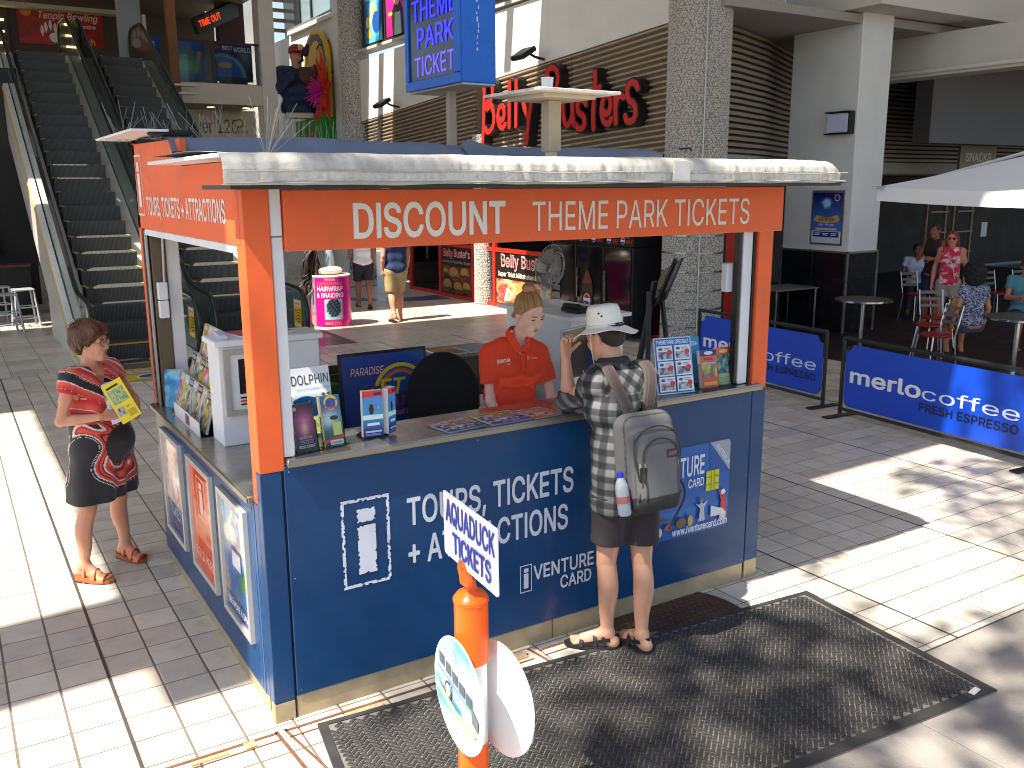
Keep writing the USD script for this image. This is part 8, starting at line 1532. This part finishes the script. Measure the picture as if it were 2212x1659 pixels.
    for q in 'LR':
        so, m, arc, f, s_ = sandal(t, J['an'+q], J["toe"+q], q, mat(feet, .7), None); g = A([J['an'+q][0], J['an'+q][1], .02]); arc(g+f*.12, .05, .045, .02, 0); arc(g+f*.03, .045, .09, .02, 0); m.build(so, 'strap', mat(feet, .7))
    if extra: extra(t, J, HR, hd, ax)
    return t
PB_ = (196, 140, 108)
def bandana(t, J, HR, hd, ax): MB().tube([J['wrL']+A([0, 0, .0]), J['wrL']+A([.0, .0, -.42])], [.02, .012], 6).build(t, 'rolled_umbrella', blkm)
guest('person walking away in navy t-shirt and khaki shorts past the pink drum', pose((6.05, 11.75), -.15, 1.82, step=.55), PB_, S(34, 50, 84), S(176, 152, 100), S(50, 36, 28), shorts=.93, wd=1.16, extra=None, feet=S(30, 26, 24))
def bag(t, J, HR, hd, ax): MB().box(J['wrL']+A([-.03, 0, -.03]), (.03, .18, .26), J['R'], ch=.01).build(t, 'blue_packet', mat(S(120, 170, 214), .4))
guest('person walking away in white t-shirt and dark shorts beyond the pink drum', pose((6.3, 13.9), -.3, 1.74, step=-.9), (150, 100, 76), S(222, 224, 230), S(30, 32, 46), S(30, 24, 22), shorts=.85, wd=1.12, extra=bag, feet=S(70, 44, 34))
def florals(V): n = meshkit.fbm(V*A([14, 14, 16]), 3, 3); return mixc(S(190, 40, 70), S(236, 190, 190), np.clip((n-.52)*8, 0, 1))
def shades(t, J, HR, hd, ax):
    m = MB()
    for sx in (-1, 1): v = IC.vertices*A([.026, .006, .02]); m.add(v@HR.T+hd(sx*.033, .096, .012), IC.faces)
    m.tube([hd(-.085, 0, .015), hd(-.06, .09, .018), hd(.06, .09, .018), hd(.085, 0, .015)], .003, 5); m.build(t, 'sunglasses', mat(S(20, 16, 16), .1), smooth=True); MB().tube(spline([J['shR']+A([0, 0, .05]), J['chest']+J['fwd']*.13, J['hipL']+J['fwd']*.1+A([0, 0, .1])], 12), .007, 5).build(t, 'bag_strap', mat(S(214, 200, 190), .6))
guest('person in pink floral top and sunglasses standing among the coffee tables', pose((12.6, 4.95), 2.05, 1.7, fe=True), (190, 120, 96), None, S(150, 140, 130), S(120, 52, 34), sleeve=0, shorts=.5, hairlong=.12, topcol=florals, extra=shades)
guest('person in black dress standing with back turned near the timber shelves', pose((15.4, 8.6), .9, 1.7, fe=True, arm='front'), (150, 100, 80), S(18, 18, 22), S(18, 18, 22), S(110, 40, 34), shorts=.8, hairlong=.02, sleeve=.3)
guest('seated person in white shirt and glasses at the back of the coffee shop', pose((15.0, 7.2), 2.2, 1.72, seat=True, arm='front'), (120, 84, 66), S(190, 196, 214), S(40, 44, 60), S(24, 20, 20), shorts=0, seat=True)
guest('tanned person in dark vest leaning behind the pink floral top', pose((13.6, 5.9), 1.6, 1.76, arm='front'), (150, 84, 56), S(44, 30, 28), S(30, 34, 60), S(50, 36, 30), sleeve=0, shorts=.9)
def afro(t, J, HR, hd, ax): build(t, 'curly_hair', soft([('e', hd(0, -.03, .06), A([.16, .16, .15]), None, .02), ('e', hd(0, -.06, -.04), A([.15, .13, .11]), None, .02)], .013, wrinkle(.022, 34, 3, 34)), mat(S(18, 16, 17), .8))
def paisley(V): n = meshkit.fbm(V*A([16, 16, 16]), 3, 6); return mixc(S(60, 64, 96), S(170, 172, 190), (np.sin(n*42) > .35)*1.)
guest('seated person with big curly hair in a patterned dress, back to the viewer', pose((11.35, 3.75), -.5, 1.68, seat=True, fe=True), (190, 130, 90), None, S(70, 74, 104), S(18, 16, 17), topcol=paisley, shorts=.95, extra=afro, hem=.75, seat=True, face=False)
guest('seated person in teal shirt at the right edge of the coffee shop', pose((12.9, 3.9), 2.3, 1.74, seat=True, arm='front'), (180, 110, 84), S(70, 130, 140), S(50, 50, 60), S(60, 44, 36), shorts=.9, seat=True)
